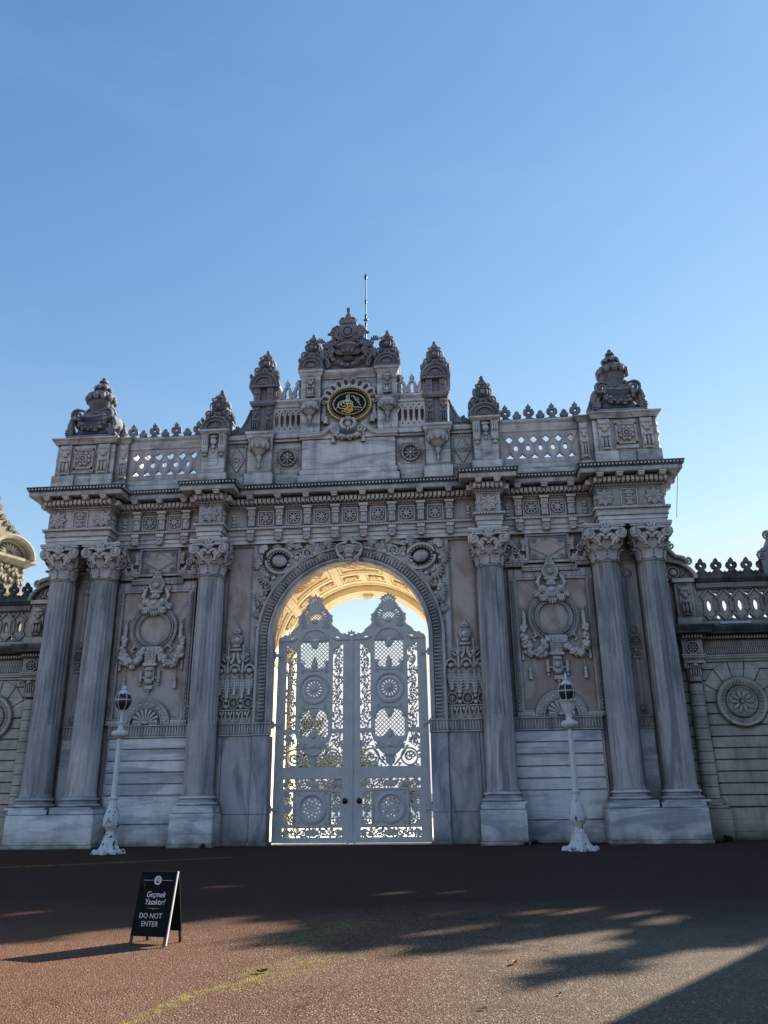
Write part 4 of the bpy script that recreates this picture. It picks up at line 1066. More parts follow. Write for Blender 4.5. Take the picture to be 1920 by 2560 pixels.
# pierced balustrades of the wings
def scallop(x0, x1, z, n, zb, amp):
    pts = []
    return pts
for s in (-1, 1):
    mb = MB(); x0, x1 = 4.92, 7.62; per = .4
    holes = []; c0 = 6.32; yb = -.30
    for k in range(-4, 5):
        c = c0+per*k
        if x0+.20 < c < x1-.12: holes.append(circ(s*c, 12.03, .086, 12, .125))
        if x0+.14 < c < x1-.06:
            holes.append(circ(s*c, 12.49, .040, 8)); holes.append(circ(s*c, 11.545, .034, 8))
        c = c0+per*(k+.5)
        if x0+.20 < c < x1-.16:
            q = []
            for i in range(20):
                a = 2*PI*i/20+PI/2; r = .082+.050*abs(math.cos(2*a))**.7
                q.append((s*c+r*math.cos(a), 12.34+r*1.05*math.sin(a)))
            holes.append(q)
            holes.append([(s*c-.145,11.70),(s*c-.06,11.77),(s*c,11.84),(s*c+.06,11.77),(s*c+.145,11.70),(s*c+.11,11.64),(s*c-.11,11.64)])
    mb.plate([(s*x0,11.44),(s*x1,11.44),(s*x1,12.58),(s*x0,12.58)], holes, yb, .11, .018)
    for k in range(-4, 5):                                      # raised ribs round the openings
        for sg in (-1, 1):
            pts = [(s*(c0+per*k+sg*.2*(1-math.cos(2*PI*i/8))/2), yb-.06, 11.50+1.04*i/8) for i in range(9)]
            if all(x0 < abs(p[0]) < x1 for p in pts): mb.tube(pts, .020, 4)
    mb.build('balustrade_panel', M['carved'], gate, 40)
    mb = MB()
    mb.mould([(s*x0,-.36),(s*x1,-.36)] if s > 0 else [(-x1,-.36),(-x0,-.36)], [(-.3,12.585),(.0,12.585),(.03,12.62),(.03,12.70),(.07,12.78),(.07,12.86),(.13,12.94),(.13,13.0),(-.3,13.04)])
    rl = mb.build('balustrade_rail', M['attic'], gate)
    # cresting: tall quatrefoils and short buds
    mb = MB(); out = [(x0+.02,13.03)]; holes = []
    cs = [(6.03-.775,1),(6.41-.775,0),(6.03,1),(6.41,0),(6.80,1),(7.19,0),(7.56,1)]
    for c, tall in cs:
        if tall:
            h = [(-.16,13.09),(-.10,13.12),(-.06,13.20),(-.09,13.24),(-.155,13.28),(-.165,13.37),(-.14,13.44),(-.07,13.45),(-.05,13.50),(-.07,13.54),(-.03,13.58),(0,13.64)]
        else:
            h = [(-.13,13.09),(-.07,13.11),(-.05,13.15),(-.12,13.18),(-.125,13.24),(-.07,13.27),(-.065,13.33),(-.03,13.37),(0,13.39)]
        out += [(c+a, b) for a, b in h]+[(c-a, b) for a, b in reversed(h[:-1])]
        if tall: holes.append(circ(s*c, 13.345, .068, 10))
    out.append((x1-.01+.1,13.03)); out = [(s*a, b) for a, b in out if True]
    mb.plate(out, holes, -.26, .12, .018)
    mb.build('cresting', M['upper'], gate, 40)
    # inner pinnacle pedestals
    x = s*4.54; mb = MB()
    mb.box(x-.40, x+.40, -.70, .40, 11.502, 12.92, .012); mb.box(x-.16, x+.16, -.715, -.69, 11.75, 12.4)
    for sd in (-1, 1):
        mb.box(x+sd*.29-.12, x+sd*.29+.12, -.78, .4, 12.30, 12.90, .015); mb.ell((x+sd*.29,-.74,12.27),(.12,.10,.10),8,5); mb.ell((x+sd*.29,-.72,12.14),(.08,.07,.08),8,5)
        for k in (-.06,0,.06): mb.box(x+sd*.29+k-.018, x+sd*.29+k+.018, -.795, -.77, 12.5, 12.86)
    mb.ell((x,-.74,12.62),(.12,.10,.15),10,6); mb.ell((x,-.74,12.78),(.14,.08,.07),9,5); mb.ell((x,-.73,12.42),(.08,.07,.09),8,5); mb.ell((x,-.72,12.28),(.05,.05,.09),7,4)
    mb.mould([(x-.43,.4),(x-.43,-.76),(x+.43,-.76),(x+.43,.4)], [(-.35,12.90),(.0,12.90),(.05,12.96),(.08,12.98),(.08,13.04),(-.35,13.06)])
    pn = mb.build('pinnacle', M['attic'], gate, 40)
    mb = MB(); arched_pediment(mb, x, -.15, 13.06, .52, .56, .55); mb.build('arched_pediment', M['upper'], pn, 40)
    mb = MB(); pinnacle_finial(mb, x, -.12, 13.60, 1.32, .47); mb.build('finial', M['upper'], pn, 45)
    # lozenge panel and S-scroll
    mb = MB(); xc = s*3.78
    mb.box(s*3.36, s*4.16, -.42, .45, 11.42, 12.62); mb.box(s*3.36, s*4.16, -.48, .45, 12.622, 12.72); mb.box(s*3.37, s*4.16, -.52, .45, 12.722, 12.92, .02)
    mb.prism([(xc-.24,12.0),(xc,11.56),(xc+.24,12.0),(xc,12.44)], -.47, -.40); mb.prism([(xc-.17,12.0),(xc,11.70),(xc+.17,12.0),(xc,12.30)], -.49, -.42)
    mb.ring(xc, 12.0, [(.09,-.44),(.09,-.53),(.06,-.54),(.05,-.52),(0,-.54)], seg=12)
    for k in range(9):
        z = 11.56+.11*k
        for sd in (-1,1): mb.ell((xc+sd*.29,-.43,z),(.022,.03,.03),5,3)
    for k in range(5):
        for z in (11.52,12.5): mb.ell((xc-.2+.1*k,-.43,z),(.03,.03,.02),5,3)
    mb.build('lozenge_panel', M['attic'], gate, 40)
    mb = MB()
    o1 = []
    for i in range(15):
        t = i/14; o1.append((3.40+.72*(t**1.0), 12.93+1.0*(1-t)**2.3+.18*math.exp(-((t-.72)/.2)**2)))
    poly = [(s*3.38,12.92)]+[(s*a,b) for a, b in o1]+[(s*4.12,12.92)]
    mb.prism(poly, -.36, .2)
    mb.tube([(s*a,-.36,b) for a, b in o1], .045, 6)
    mb.spiral(s*3.90, -.38, 13.10, .18, 1.7, .28, s, PI/2, 10, 1.1); mb.ell((s*3.90,-.1,13.1),(.19,.32,.17),12,6)
    mb.palmette(s*3.62,-.38,12.98,.3,5,PI/2-.6,PI/2+.6,.14,.12)
    mb.build('scroll_buttress', M['upper'], gate, 45)
    # turrets
    x = s*2.97; mb = MB()
    mb.box(x-.40, x+.40, -.66, .5, 11.42, 12.62, .012)
    mb.mould([(x-.40,.5),(x-.40,-.66),(x+.40,-.66),(x+.40,.5)], [(-.3,12.60),(.0,12.60),(.02,12.68),(.06,12.72),(.06,12.80),(.10,12.84),(.10,12.92),(-.3,12.94)])
    mb.box(x-.13, x+.13, -.675, -.64, 11.62, 12.0)
    tu = mb.build('turret', M['attic'], gate, 40)
    mb = MB(); cup(mb, x, -.70, 12.60, 1.05, .34); mb.build('cup_bracket', M['carved'], tu, 45)
    mb = MB()
    mb.box(x-.36, x+.36, -.46, .42, 12.94, 13.98)
    mb.box(x-.40, x+.40, -.60, .42, 12.94, 13.0)
    for sd in (-1, 1):
        console_relief(mb, x+sd*.23, -.50, 13.02, 13.94, .125)
        mb.box(x+sd*.23-.11, x+sd*.23+.11, -.5, -.4, 13.0, 13.96)
    mb.mould([(x-.37,.42),(x-.37,-.56),(x+.37,-.56),(x+.37,.42)], [(-.3,13.96),(.0,13.96),(.05,14.02),(.07,14.05),(.07,14.13),(-.3,14.16)])
    mb.box(x-.30, x+.30, -.36, .38, 14.15, 14.70)
    for sd in (-1, 1):
        mb.box(x+sd*.23-.11, x+sd*.23+.11, -.50, -.34, 14.17, 14.70, .015); mb.ell((x+sd*.23,-.5,14.5),(.08,.05,.08),8,5); mb.ell((x+sd*.23,-.5,14.35),(.05,.04,.08),7,4)
    mb.build('console_stage', M['upper'], tu, 40)
    mb = MB(); arched_pediment(mb, x, -.08, 14.70, .50, .60, .50); mb.build('arched_pediment', M['upper'], tu, 40)
    mb = MB(); pinnacle_finial(mb, x, -.05, 15.30, 1.15, .42); mb.build('finial', M['upper'], tu, 45)
    # rosette panel and upper balustrade
    mb = MB(); xc = s*2.06
    mb.box(s*1.54, s*2.60, -.42, .45, 11.42, 12.60); mb.box(s*1.58, s*2.60, -.50, .45, 12.602, 12.70, .01); mb.box(s*1.58, s*2.60, -.55, .45, 12.702, 12.90, .02)
    oc = []
    for a, b in ((-.36,-.26),(-.26,-.36),(.26,-.36),(.36,-.26),(.36,.26),(.26,.36),(-.26,.36),(-.36,.26)): oc.append((a,b))
    for i in range(8):
        a, b = oc[i], oc[(i+1)%8]; mb.beads(xc+a[0], 12.0+a[1], xc+b[0], 12.0+b[1], -.43, 6 if i%2 == 1 or True else 3, .028, 1.0)
    mb.ring(xc, 12.0, [(.30,-.40),(.30,-.49),(.27,-.51),(.25,-.47),(.24,-.44)], seg=24); mb.rosette(xc, -.46, 12.0, .24, 8, .2)
    for k in range(16):
        a = 2*PI*k/16; mb.ell((xc+.27*math.cos(a),-.50,12+.27*math.sin(a)),(.035,.03,.035),6,4)
    mb.build('rosette_panel', M['attic'], gate, 40)
    mb = MB(); holes = []; n = 5; pw = .19
    for k in range(n):
        c = s*(1.66+ .445+(k-2)*pw)
        holes.append([(c-.04,13.20),(c,13.13),(c+.04,13.20),(c+.068,13.30),(c+.068,13.56),(c+.04,13.66),(c,13.73),(c-.04,13.66),(c-.068,13.56),(c-.068,13.30)])
    for k in range(n-1):
        c = s*(1.66+.445+(k-1.5)*pw)
        holes.append([(c-.05,13.80),(c,13.72),(c+.05,13.80)]); holes.append([(c-.05,13.06),(c+.05,13.06),(c,13.14)])
    mb.plate([(s*1.62,12.90),(s*2.60,12.90),(s*2.60,13.86),(s*1.62,13.86)], holes, -.40, .11, .015)
    mb.box(s*1.62, s*2.60, .02, .06, 12.9, 13.86)  # backing added behind the openings to darken them
    mb.build('balustrade_panel', M['carved'], gate, 40)
    mb = MB(); xs = sorted((s*1.62, s*2.62))
    mb.mould([(xs[0],-.42),(xs[1],-.42)], [(-.3,13.862),(.0,13.862),(.05,13.93),(.05,14.02),(.12,14.10),(.12,14.16),(-.3,14.2)])
    mb.build('balustrade_rail', M['attic'], gate)
    mb = MB(); out = [(1.60,14.18)]; holes = []
    for k in range(3):
        c = 1.80+.36*k
        h = [(-.17,14.36),(-.16,14.52),(-.10,14.68),(-.035,14.78),(-.04,14.82),(-.07,14.85),(-.05,14.90),(-.02,14.92),(0,14.98)]
        out += [(c+a,b) for a, b in h]+[(c-a,b) for a, b in reversed(h[:-1])]
        holes.append([(s*(c+a),b) for a, b in ((-.06,14.36),(-.04,14.42),(-.055,14.56),(-.03,14.66),(0,14.70),(.03,14.66),(.055,14.56),(.04,14.42),(.06,14.36),(.09,14.30),(.05,14.27),(-.05,14.27),(-.09,14.30))])
        if k < 2: holes.append(circ(s*(c+.18), 14.26, .04, 8))
    out.append((2.66,14.36)); out.append((2.66,14.18))
    mb.plate([(s*a,b) for a, b in out], holes, -.34, .11, .018)
    mb.build('cresting', M['carved'], gate, 40)
# centre block
mb = MB()
mb.box(-1.56, 1.56, -.56, .6, 11.50, 12.58, .012)
mb.box(-1.60, 1.60, -.50, .6, 12.582, 12.64)
mb.box(-.98, .98, -.36, .55, 12.62, 15.05)
mb.box(-1.66, 1.66, -.30, .5, 12.64, 14.2)
for y0 in (-.36,):
    mb.box(-1.0, 1.0, y0-.03, .5, 14.96, 15.02); mb.mould([(-1.0,y0-.03),(1.0,y0-.03)], [(-.2,15.02),(.0,15.02),(.05,15.10),(.10,15.14),(.12,15.20),(.12,15.25),(-.2,15.28)])
cb = mb.build('centre_block', M['attic'], gate)
# raised curved cornice with volutes
mb = MB(); pts = []
prof_z = [(-1.64,12.70),(-1.0,12.71),(-.86,12.75),(-.72,12.86),(-.58,12.98),(-.46,13.05)]
for sd in (-1, 1):
    for off, r, y in ((0,.06,-.62),(.09,.045,-.60),(-.075,.04,-.58)):
        mb.tube([(sd*-p[0],y,p[1]+off) for p in prof_z], r, 7)
    mb.spiral(sd*.43, -.63, 12.90, .16, 1.75, .34, -sd, PI/2, 10, 1.0)
    mb.tassel(sd*.50, -.58, 12.78, .36, .15)
    mb.prism([(sd*1.64,12.60),(sd*1.64,12.74),(sd*.98,12.75),(sd*.72,12.88),(sd*.45,13.06),(sd*.3,12.9),(sd*.3,12.60)], -.58, -.3)
gp = [(.42*math.cos(PI+PI*i/8), 12.84+.30*math.sin(PI+PI*i/8)) for i in range(9)]
mb.garland(gp, -.60, .12, 1.2, 21)
for k in range(5): mb.ell((-.24+.12*k,-.74,12.60-.05*(1-abs(k-2)/2)),(.075,.06,.065),8,5)
for sd in (-1, 1): mb.tube([(sd*.05,-.66,13.26),(sd*.17,-.68,13.24),(sd*.23,-.68,13.10),(sd*.18,-.68,12.96),(sd*.06,-.68,12.90)], [.03,.06,.065,.06,.05], 7)
mb.ell((0,-.66,13.06),(.13,.10,.13),10,7); mb.ell((0,-.68,12.88),(.045,.05,.09),7,5); mb.box(-.09, .09, -.70, -.5, 13.2, 13.32, .02)
for k in (-.06,0,.06): mb.ell((k,-.70,13.28),(.025,.03,.08),6,4)
mb.build('garland_cornice', M['carved'], cb, 45)
# flanking pedestals of the centre
for s in (-1, 1):
    x = s*1.32; mb = MB()
    mb.box(x-.34, x+.34, -.52, .5, 12.72, 15.06, .012)
    mb.mould([(x-.34,.3),(x-.34,-.52),(x+.34,-.52),(x+.34,.3)], [(-.25,13.98),(.0,13.98),(.03,14.04),(.07,14.08),(.07,14.13),(-.25,14.16)])
    cup(mb, x, -.56, 13.96, .84, .30)
    mb.box(x-.12, x+.12, -.535, -.5, 12.86, 13.3)
    console_relief(mb, x, -.54, 14.22, 14.98, .13); mb.ell((x,-.60,14.35),(.12,.07,.09),9,6); mb.ell((x,-.58,14.25),(.16,.06,.05),9,5)
    mb.mould([(x-.34,.3),(x-.34,-.52),(x+.34,-.52),(x+.34,.3)], [(-.25,15.02),(.0,15.02),(.06,15.10),(.06,15.14),(.10,15.18),(.10,15.24),(-.25,15.26)])
    pn = mb.build('pinnacle', M['attic'], gate, 40)
    mb = MB(); arched_pediment(mb, x, -.10, 15.25, .45, .56, .50, False); mb.ell((x,-.56,15.42),(.18,.08,.10),10,5); mb.build('arched_pediment', M['upper'], pn, 40)
    mb = MB(); pinnacle_finial(mb, x, -.08, 15.80, 1.20, .42); mb.build('finial', M['upper'], pn, 45)
    mb = MB(); mb.M = None
    for k in range(5): mb.ell((s*(1.72), -.25+.2*k, 14.9-.22*k), (.10,.14,.16), 7, 5)
    mb.build('side_scroll', M['upper'], pn, 45)
# oval with monogram
mb = MB()
mb.ring(.02, 13.92, [(.775,-.34),(.775,-.47),(.76,-.50),(.72,-.51),(.70,-.49)], seg=56, ez=.85)
mb.ring(.02, 13.92, [(.575,-.44),(.575,-.49),(.56,-.505),(.54,-.505),(.525,-.47)], seg=56, ez=.745)
md = mb.build('monogram_medallion', M['gildstone'], gate, 40)
mb = MB(); mb.ring(.02, 13.92, [(.705,-.40),(.70,-.47),(.64,-.475),(.60,-.44),(.57,-.42)], seg=56, ez=.82); mb.build('medallion_groove', M['olive'], md, 40)
mb = MB()
for k in range(44):
    a = 2*PI*k/44; mb.ell((.02+.66*math.cos(a), -.475, 13.92+.66*.835*math.sin(a)), (.034,.035,.022), 6, 4, a+PI/2 if k % 2 else a)
mb.build('medallion_bead', M['gildstone'], md, 45)
mb = MB(); mb.ring(.02, 13.92, [(.535,-.455),(0,-.46)], seg=56, ez=.745); mb.build('medallion_field', M['navy'], md, 40)
def P2(px, py): return (.02+(px-868)*.00149, -.475, 13.93-(py-655)*.00164)
mb = MB(); gl = MB()
def stroke(pl, r, target=None):
    pts = [P2(*p) for p in pl]
    # smooth by Catmull-Rom
    out = []
    for i in range(len(pts)-1):
        p0 = Vector(pts[max(i-1,0)]); p1 = Vector(pts[i]); p2 = Vector(pts[i+1]); p3 = Vector(pts[min(i+2,len(pts)-1)])
        for t in (0,.25,.5,.75):
            out.append(.5*((2*p1)+(p2-p0)*t+(2*p0-5*p1+4*p2-p3)*t*t+(3*p1-p0-3*p2+p3)*t**3))
    out.append(Vector(pts[-1]))
    (target or mb).tube(out, r*1.15, 5, .7)
stroke([(560,775),(620,690),(700,630),(770,600)], .010)
stroke([(830,590),(720,590),(640,620),(600,680),(640,745),(730,770),(800,768)], .015)
stroke([(830,600),(750,605),(690,640),(680,690),(730,715),(800,705)], .013)
stroke([(740,615),(735,650),(770,660),(790,640)], .011)
stroke([(800,460),(800,560),(815,640)], .012); stroke([(826,450),(832,560),(850,640)], .012); stroke([(862,440),(862,540),(870,620)], .012)
stroke([(770,575),(830,570),(880,620),(930,700),(985,745),(1070,750),(1155,768)], .014)
stroke([(880,580),(930,620),(940,690),(900,740)], .012)
stroke([(950,480),(1000,520),(1060,600),(1090,680),(1135,715)], .009)
for p in ((920,490),(955,480),(975,505),(990,530),(1000,570),(1030,560),(1045,590),(1020,600),(1060,540),(1080,570),(1050,640),(1090,630),(1085,660)):
    q = P2(*p); mb.ell(q, (.026,.012,.018), 6, 4, rnd.uniform(-1,1))
for a, b in (((995,790),(1003,820)),((1035,790),(1040,815)),((1060,795),(1070,815)),((1085,795),(1080,815)),((680,800),(700,840)),((700,850),(735,820)),((705,820),(720,860))): stroke([a, b], .008)
mb.build('monogram', plain('pale_gilt_script', (.72,.66,.45), .45, .3, .1), md, 45)
stroke([(770,770),(750,810),(790,850),(860,860),(930,830),(945,780),(900,740),(830,735),(770,770)], .016, gl)
stroke([(790,640),(830,690),(810,760),(860,800),(910,770),(880,720),(830,740),(800,800),(850,830),(920,800)], .014, gl)
stroke([(800,600),(810,680),(850,720),(900,720)], .013, gl); stroke([(770,800),(840,780),(930,790)], .012, gl); stroke([(830,640),(870,670),(890,640)], .012, gl); stroke([(862,800),(862,885)], .006, gl)
stroke([(800,660),(850,650),(880,700),(840,760),(880,800)], .012, gl)
gl.build('monogram', M['gold'], md, 45)
# scalloped hood over the oval
mb = MB(); rd = MB()
out = []; n = 10
A0, A1 = .12, PI-.12
for i in range(n):
    a0 = A0+(A1-A0)*i/n; a1 = A0+(A1-A0)*(i+1)/n
    for t in (0.04,.2,.35,.5,.65,.8,.96):
        a = a0+(a1-a0)*t; b = .93+.09*math.sin(PI*t)**.6
        out.append((.02+b*math.cos(a)*.98, 13.92+b*1.0*math.sin(a)))
inn = [(.02+.775*math.cos(A1-(A1-A0)*i/20), 13.92+.655*math.sin(A1-(A1-A0)*i/20)) for i in range(21)]
mb.plate(out+inn, [], -.42, .14, .02)
for i in range(n):
    a = A0+(A1-A0)*(i+.5)/n; c = (.02+.865*math.cos(a)*.98, 13.92+.835*math.sin(a)); ta = math.atan2(math.sin(a), math.cos(a))
    rd.ell((c[0], -.49, c[1]), (.115,.05,.058), 12, 6, ta)
    mb.ring(c[0], c[1], [(.085,-.485),(.085,-.50),(.07,-.50)], seg=10, ez=.9) if False else None
for s in (-1, 1): mb.spiral(.02+s*.86, -.46, 14.02, .10, 1.4, .34, -s, PI/2, 9); 
for s in (-1, 1):
    mb.box(s*.86-.05, s*.86+.05, -.42, -.34, 13.45, 13.95); mb.lathe([(.07,13.5),(.09,13.35),(.1,13.22),(.05,13.2)], s*.80, -.40, 8); mb.lathe([(.06,13.6),(.07,13.45),(.08,13.32),(.04,13.3)], s*.92, -.38, 8)
hd = mb.build('scalloped_hood', M['attic'], gate, 40)
rd.build('hood_inlay', M['red'], hd, 45)
# broken segmental gable with vase
mb = MB()
Rg, zc = 1.0, 15.68
for s in (-1, 1):
    a0, a1 = (.0, 1.22) if s > 0 else (PI-1.22, PI)
    mb.ring(0, zc, [(Rg-.26,.1),(Rg-.26,-.30),(Rg-.10,-.34),(Rg-.10,-.46),(Rg-.04,-.48),(Rg,-.48),(Rg,.1)], a0, a1, 16, 1.0)
    mb.spiral(s*.36, -.44, 16.50, .15, 1.6, .32, -s, PI/2, 10, 1.0)
    mb.ell((s*.36,-.15,16.50),(.16,.28,.15),10,6)
    mb.box(s*.3, s*.98, -.46, .1, 15.98, 16.09, .01)
mb.prism([(-.96,15.28),(.96,15.28),(.96,15.75),(.86,16.0),(.70,16.25),(.36,16.4),(-.36,16.4),(-.70,16.25),(-.86,16.0),(-.96,15.75)], -.30, .15)
mb.box(-.98, .98, -.40, .3, 15.27, 15.36)
for s in (-1, 1):
    mb.tube([(s*.98,-.4,15.95),(s*.86,-.44,15.80),(s*.72,-.44,15.66),(s*.66,-.44,15.5),(s*.74,-.44,15.36)], [.06,.08,.07,.06,.05], 7)
    mb.spiral(s*.86, -.44, 15.86, .12, 1.4, .32, s, PI, 9); mb.acanth(s*.74, -.44, 15.45, .35, PI/2-s*.3, s*.5, .35, 5)
gbl = mb.build('broken_gable', M['upper'], gate, 40)
mb = MB()
gp = [(-.80,15.93),(-.62,15.78),(-.42,15.58),(-.2,15.44),(0,15.40),(.2,15.44),(.42,15.58),(.62,15.78),(.80,15.93)]
mb.garland(gp, -.40, .10, 1.2, 31); 
for p in ((-.5,15.64),(.5,15.64),(0,15.40),(-.2,15.45),(.2,15.45)): mb.ell((p[0],-.52,p[1]),(.08,.07,.08),8,5)
mb.build('garland', M['upper'], gbl, 45)
mb = MB(); vy = -.32
mb.lathe([(.06,15.62),(.16,15.68),(.22,15.75),(.14,15.80),(.24,15.88),(.30,16.0),(.33,16.06),(.36,16.10),(.42,16.14),(.43,16.22),(.34,16.26),(.17,16.30),(.15,16.42)], 0, vy, 24)
for k in range(7):
    a = PI+PI*k/6; mb.ell((.27*math.cos(a), vy+.27*math.sin(a), 15.98), (.06,.05,.10), 7, 5)
mb.square([(.17,16.4),(.24,16.5),(.30,16.75),(.34,16.95),(.32,17.02),(.24,17.05)], 0, vy, .75, .2)
mb.ell((0,vy-.24,16.72),(.14,.07,.16),12,7); mb.ring(0, 16.72, [(.21,vy-.15),(.21,vy-.26),(.17,vy-.28),(.15,vy-.22)], seg=20, ez=1.15)
for s in (-1, 1):
    mb.spiral(s*.44, vy, 17.0, .10, 1.3, .36, -s, PI/2, 9, 1.2); mb.ell((s*.44,vy,17.0),(.11,.14,.11),10,6)
    mb.tube([(s*.30,vy,16.98),(s*.40,vy,17.08),(s*.52,vy,17.0),(s*.62,vy,16.83),(s*.72,vy,16.78)], [.07,.08,.08,.06,.05], 7)
    mb.tube([(s*.30,vy,16.9),(s*.26,vy-.1,16.6),(s*.2,vy-.1,16.45)], [.06,.06,.04], 6)
    mb.acanth(s*.2, vy-.15, 16.40, .35, PI/2-s*.5, s*.2, .35, 5); mb.ell((s*.66,vy,16.80),(.10,.08,.05),8,5)
mb.square([(.20,17.03),(.27,17.06),(.30,17.10),(.30,17.22),(.26,17.28),(.14,17.30)], 0, vy, .8, .15)
for k in range(3): mb.ell((-.18+.18*k, vy-.2, 17.28), (.09,.08,.05), 7, 4)
mb.lathe([(.07,17.28),(.08,17.36),(.11,17.40),(.13,17.47),(.10,17.55),(.05,17.62),(.04,17.66),(.06,17.69),(.06,17.73),(.075,17.78),(.065,17.84),(0,17.88)], 0, vy, 14)
for s in (-1, 1):
    for x_, z_, L_, a_, b_ in ((.30,16.45,.42,.5,.9),(.24,16.7,.36,.3,.8),(.52,16.05,.45,1.0,-.6),(.62,15.75,.4,1.5,.5),(.2,15.85,.3,.4,.6),(.34,16.2,.34,.9,-.8),(.78,16.35,.34,.8,-.9),(.15,17.05,.26,.8,.5)):
        mb.acanth(s*x_, vy-.16, z_, L_, a_ if s > 0 else PI-a_, b_*s, .42, 5, .16)
    mb.spiral(s*.30, vy-.12, 16.62, .11, 1.4, .34, s, 0, 9); mb.spiral(s*.62, vy-.14, 16.22, .10, 1.4, .34, -s, PI/2, 9)
mb.build('vase', M['upper'], gbl, 45)
for o_ in (gbl,): o_.location.x = -.04
# cloth-like relief of small carved bits under the cornice ends is covered by the mouldings above

# ------------------------------------------------------------------ iron gate leaves
LC = 1.175
def leaf(s):
    Y = .45
    def H(pl): return [(s*a, b) for a, b in pl]
    half = [(1.19,.0)]
    top = [(1.16,6.02),(1.12,6.12),(1.02,6.16),(.98,6.22),(.88,6.20),(.80,6.24),(.74,6.34),(.66,6.40),(.58,6.46),(.52,6.55),(.56,6.64),(.53,6.74),(.56,6.80),(.48,6.84),(.42,6.92),(.38,7.0),(.32,7.04),(.28,7.14),(.23,7.18),(.21,7.27),(.27,7.31),(.20,7.33),(.22,7.40),(.13,7.38),(.12,7.45),(.05,7.42),(0,7.53)]
    outl = [(LC+1.19,.06)]+[(LC+a,b) for a, b in top]+[(LC-a,b) for a, b in reversed(top[:-1])]+[(LC-1.165,.06)]
    holes = []
    # M-shaped lattice windows
    up = [(-.46,5.90),(-.44,5.95),(-.14,5.95),(-.09,5.83),(-.04,5.77),(.04,5.77),(.09,5.83),(.14,5.95),(.44,5.95),(.46,5.90),(.46,5.44),(.40,5.24),(.30,5.16),(.10,5.12),(.085,5.30),(.04,5.42),(0,5.50),(-.04,5.42),(-.085,5.30),(-.10,5.12),(-.30,5.16),(-.40,5.24),(-.46,5.44)]
    lo = [(-.46,3.05),(-.30,3.02),(-.16,3.06),(-.06,3.20),(0,3.28),(.06,3.20),(.16,3.06),(.30,3.02),(.46,3.05),(.46,3.55),(.38,3.76),(.15,3.88),(.10,3.72),(.05,3.62),(0,3.57),(-.05,3.62),(-.10,3.72),(-.15,3.88),(-.38,3.76),(-.46,3.55)]
    holes.append([(LC+a,b) for a, b in up]); holes.append([(LC+a,b) for a, b in lo])
    # wheel
    for k in range(28):
        a = 2*PI*k/28; c, s_ = math.cos(a), math.sin(a)
        holes.append([(LC+u*c-v*s_, 4.49+u*s_+v*c) for u, v in ((.325,-.024),(.385,0),(.325,.024))])
    for k in range(14):
        holes.append(blade(LC, 4.49, 2*PI*(k+.5)/14, .125, .255, .012, .042))
    # crest fan
    holes.append(circ(LC, 6.76, .215, 14, .14))
    for sd in (-1, 1):
        for k in range(6):
            a = (0 if sd > 0 else PI)+sd*(-.55+.25*k); holes.append(blade(LC, 6.72, a, .265, .385, .035, .055))
    for k in range(5):
        a = .5+(PI-1.0)*k/4; holes.append(blade(LC, 7.19, a, .07, .215, .018, .045))
    for sd in (-1, 1):
        holes.append([(LC+sd*.78,6.06),(LC+sd*.66,6.08),(LC+sd*.66,6.14),(LC+sd*.78,6.12)])
        holes.append(circ(LC+sd*.56, 6.17, .022, 6))
    holes.append(circ(LC, 6.05, .07, 8, .05))
    # side strips, scroll zone, border of the lower panel
    holes.append([(.26,3.28),(.60,3.28),(.60,5.60),(.56,5.74),(.44,5.78),(.28,5.88),(.26,5.88)])
    holes.append([(1.74,3.28),(2.07,3.28),(2.07,5.88),(2.05,5.88),(1.92,5.78),(1.80,5.74),(1.74,5.60)])
    z1 = 3.16
    arcl = [(LC+.41*math.cos(a), 2.92+.44*math.sin(a)) for a in [PI+.12+(PI-.24)*i/10 for i in range(11)]]
    holes.append([(.26,2.16),(2.09,2.16),(2.09,z1),(1.74,z1),(1.66,2.90)]+[p for p in reversed(arcl)]+[(.69,2.90),(.60,z1),(.26,z1)])
    for zz0, zz1 in ((1.55,1.83),(.19,.47)): holes.append([(.27,zz0),(2.07,zz0),(2.07,zz1),(.27,zz1)])
    for x0, x1 in ((.33,.60),(1.75,2.02)): holes.append([(x0,.56),(x1,.56),(x1,1.46),(x0,1.46)])
    # pierced roundel
    for k in range(16):
        a = 2*PI*k/16; r = .25 if k % 2 else .19; holes.append(circ(LC+r*math.cos(a), 1.01+r*math.sin(a), .034, 6))
    for k in range(6):
        a = 2*PI*k/6+.3; holes.append(circ(LC+.11*math.cos(a), 1.01+.11*math.sin(a), .024, 6))
    mb = MB()
    mb.plate(H(outl), [H(h) for h in holes], Y, .07, .008)
    g_ = mb.build('gate_leaf', M['iron'], gate, 35)
    # lattices
    mb = MB()
    def lattice(x0, x1, z0, z1, p):  # uses the current mb
        w, h = x1-x0, z1-z0
        for sg in (-1, 1):
            c = -h-w
            while c < h+w:
                # line z = sg*(x-x0)+c (+z0 base)
                pts = []
                for t in range(0, 41):
                    x = x0+w*t/40; z = (z0+c+(x-x0)) if sg > 0 else (z1-c-(x-x0))
                    if z0-1e-6 <= z <= z1+1e-6: pts.append((x, z))
                if len(pts) > 1: mb.tube([(s*pts[0][0],Y+.012,pts[0][1]),(s*pts[-1][0],Y+.012,pts[-1][1])], .0125, 4)
                c += p
    for q in ((LC-.48, LC+.48, 5.10, 5.97, .125), (LC-.48, LC+.48, 3.0, 3.90, .125), (LC-.22, LC+.22, 6.61, 6.91, .095), (LC-.09, LC+.09, 5.98, 6.12, .06)):
        mb = MB(); lattice(*q); mb.build('lattice', M['iron2'], g_, 0)
    # relief on the solid parts
    mb = MB(); yb = Y-.035
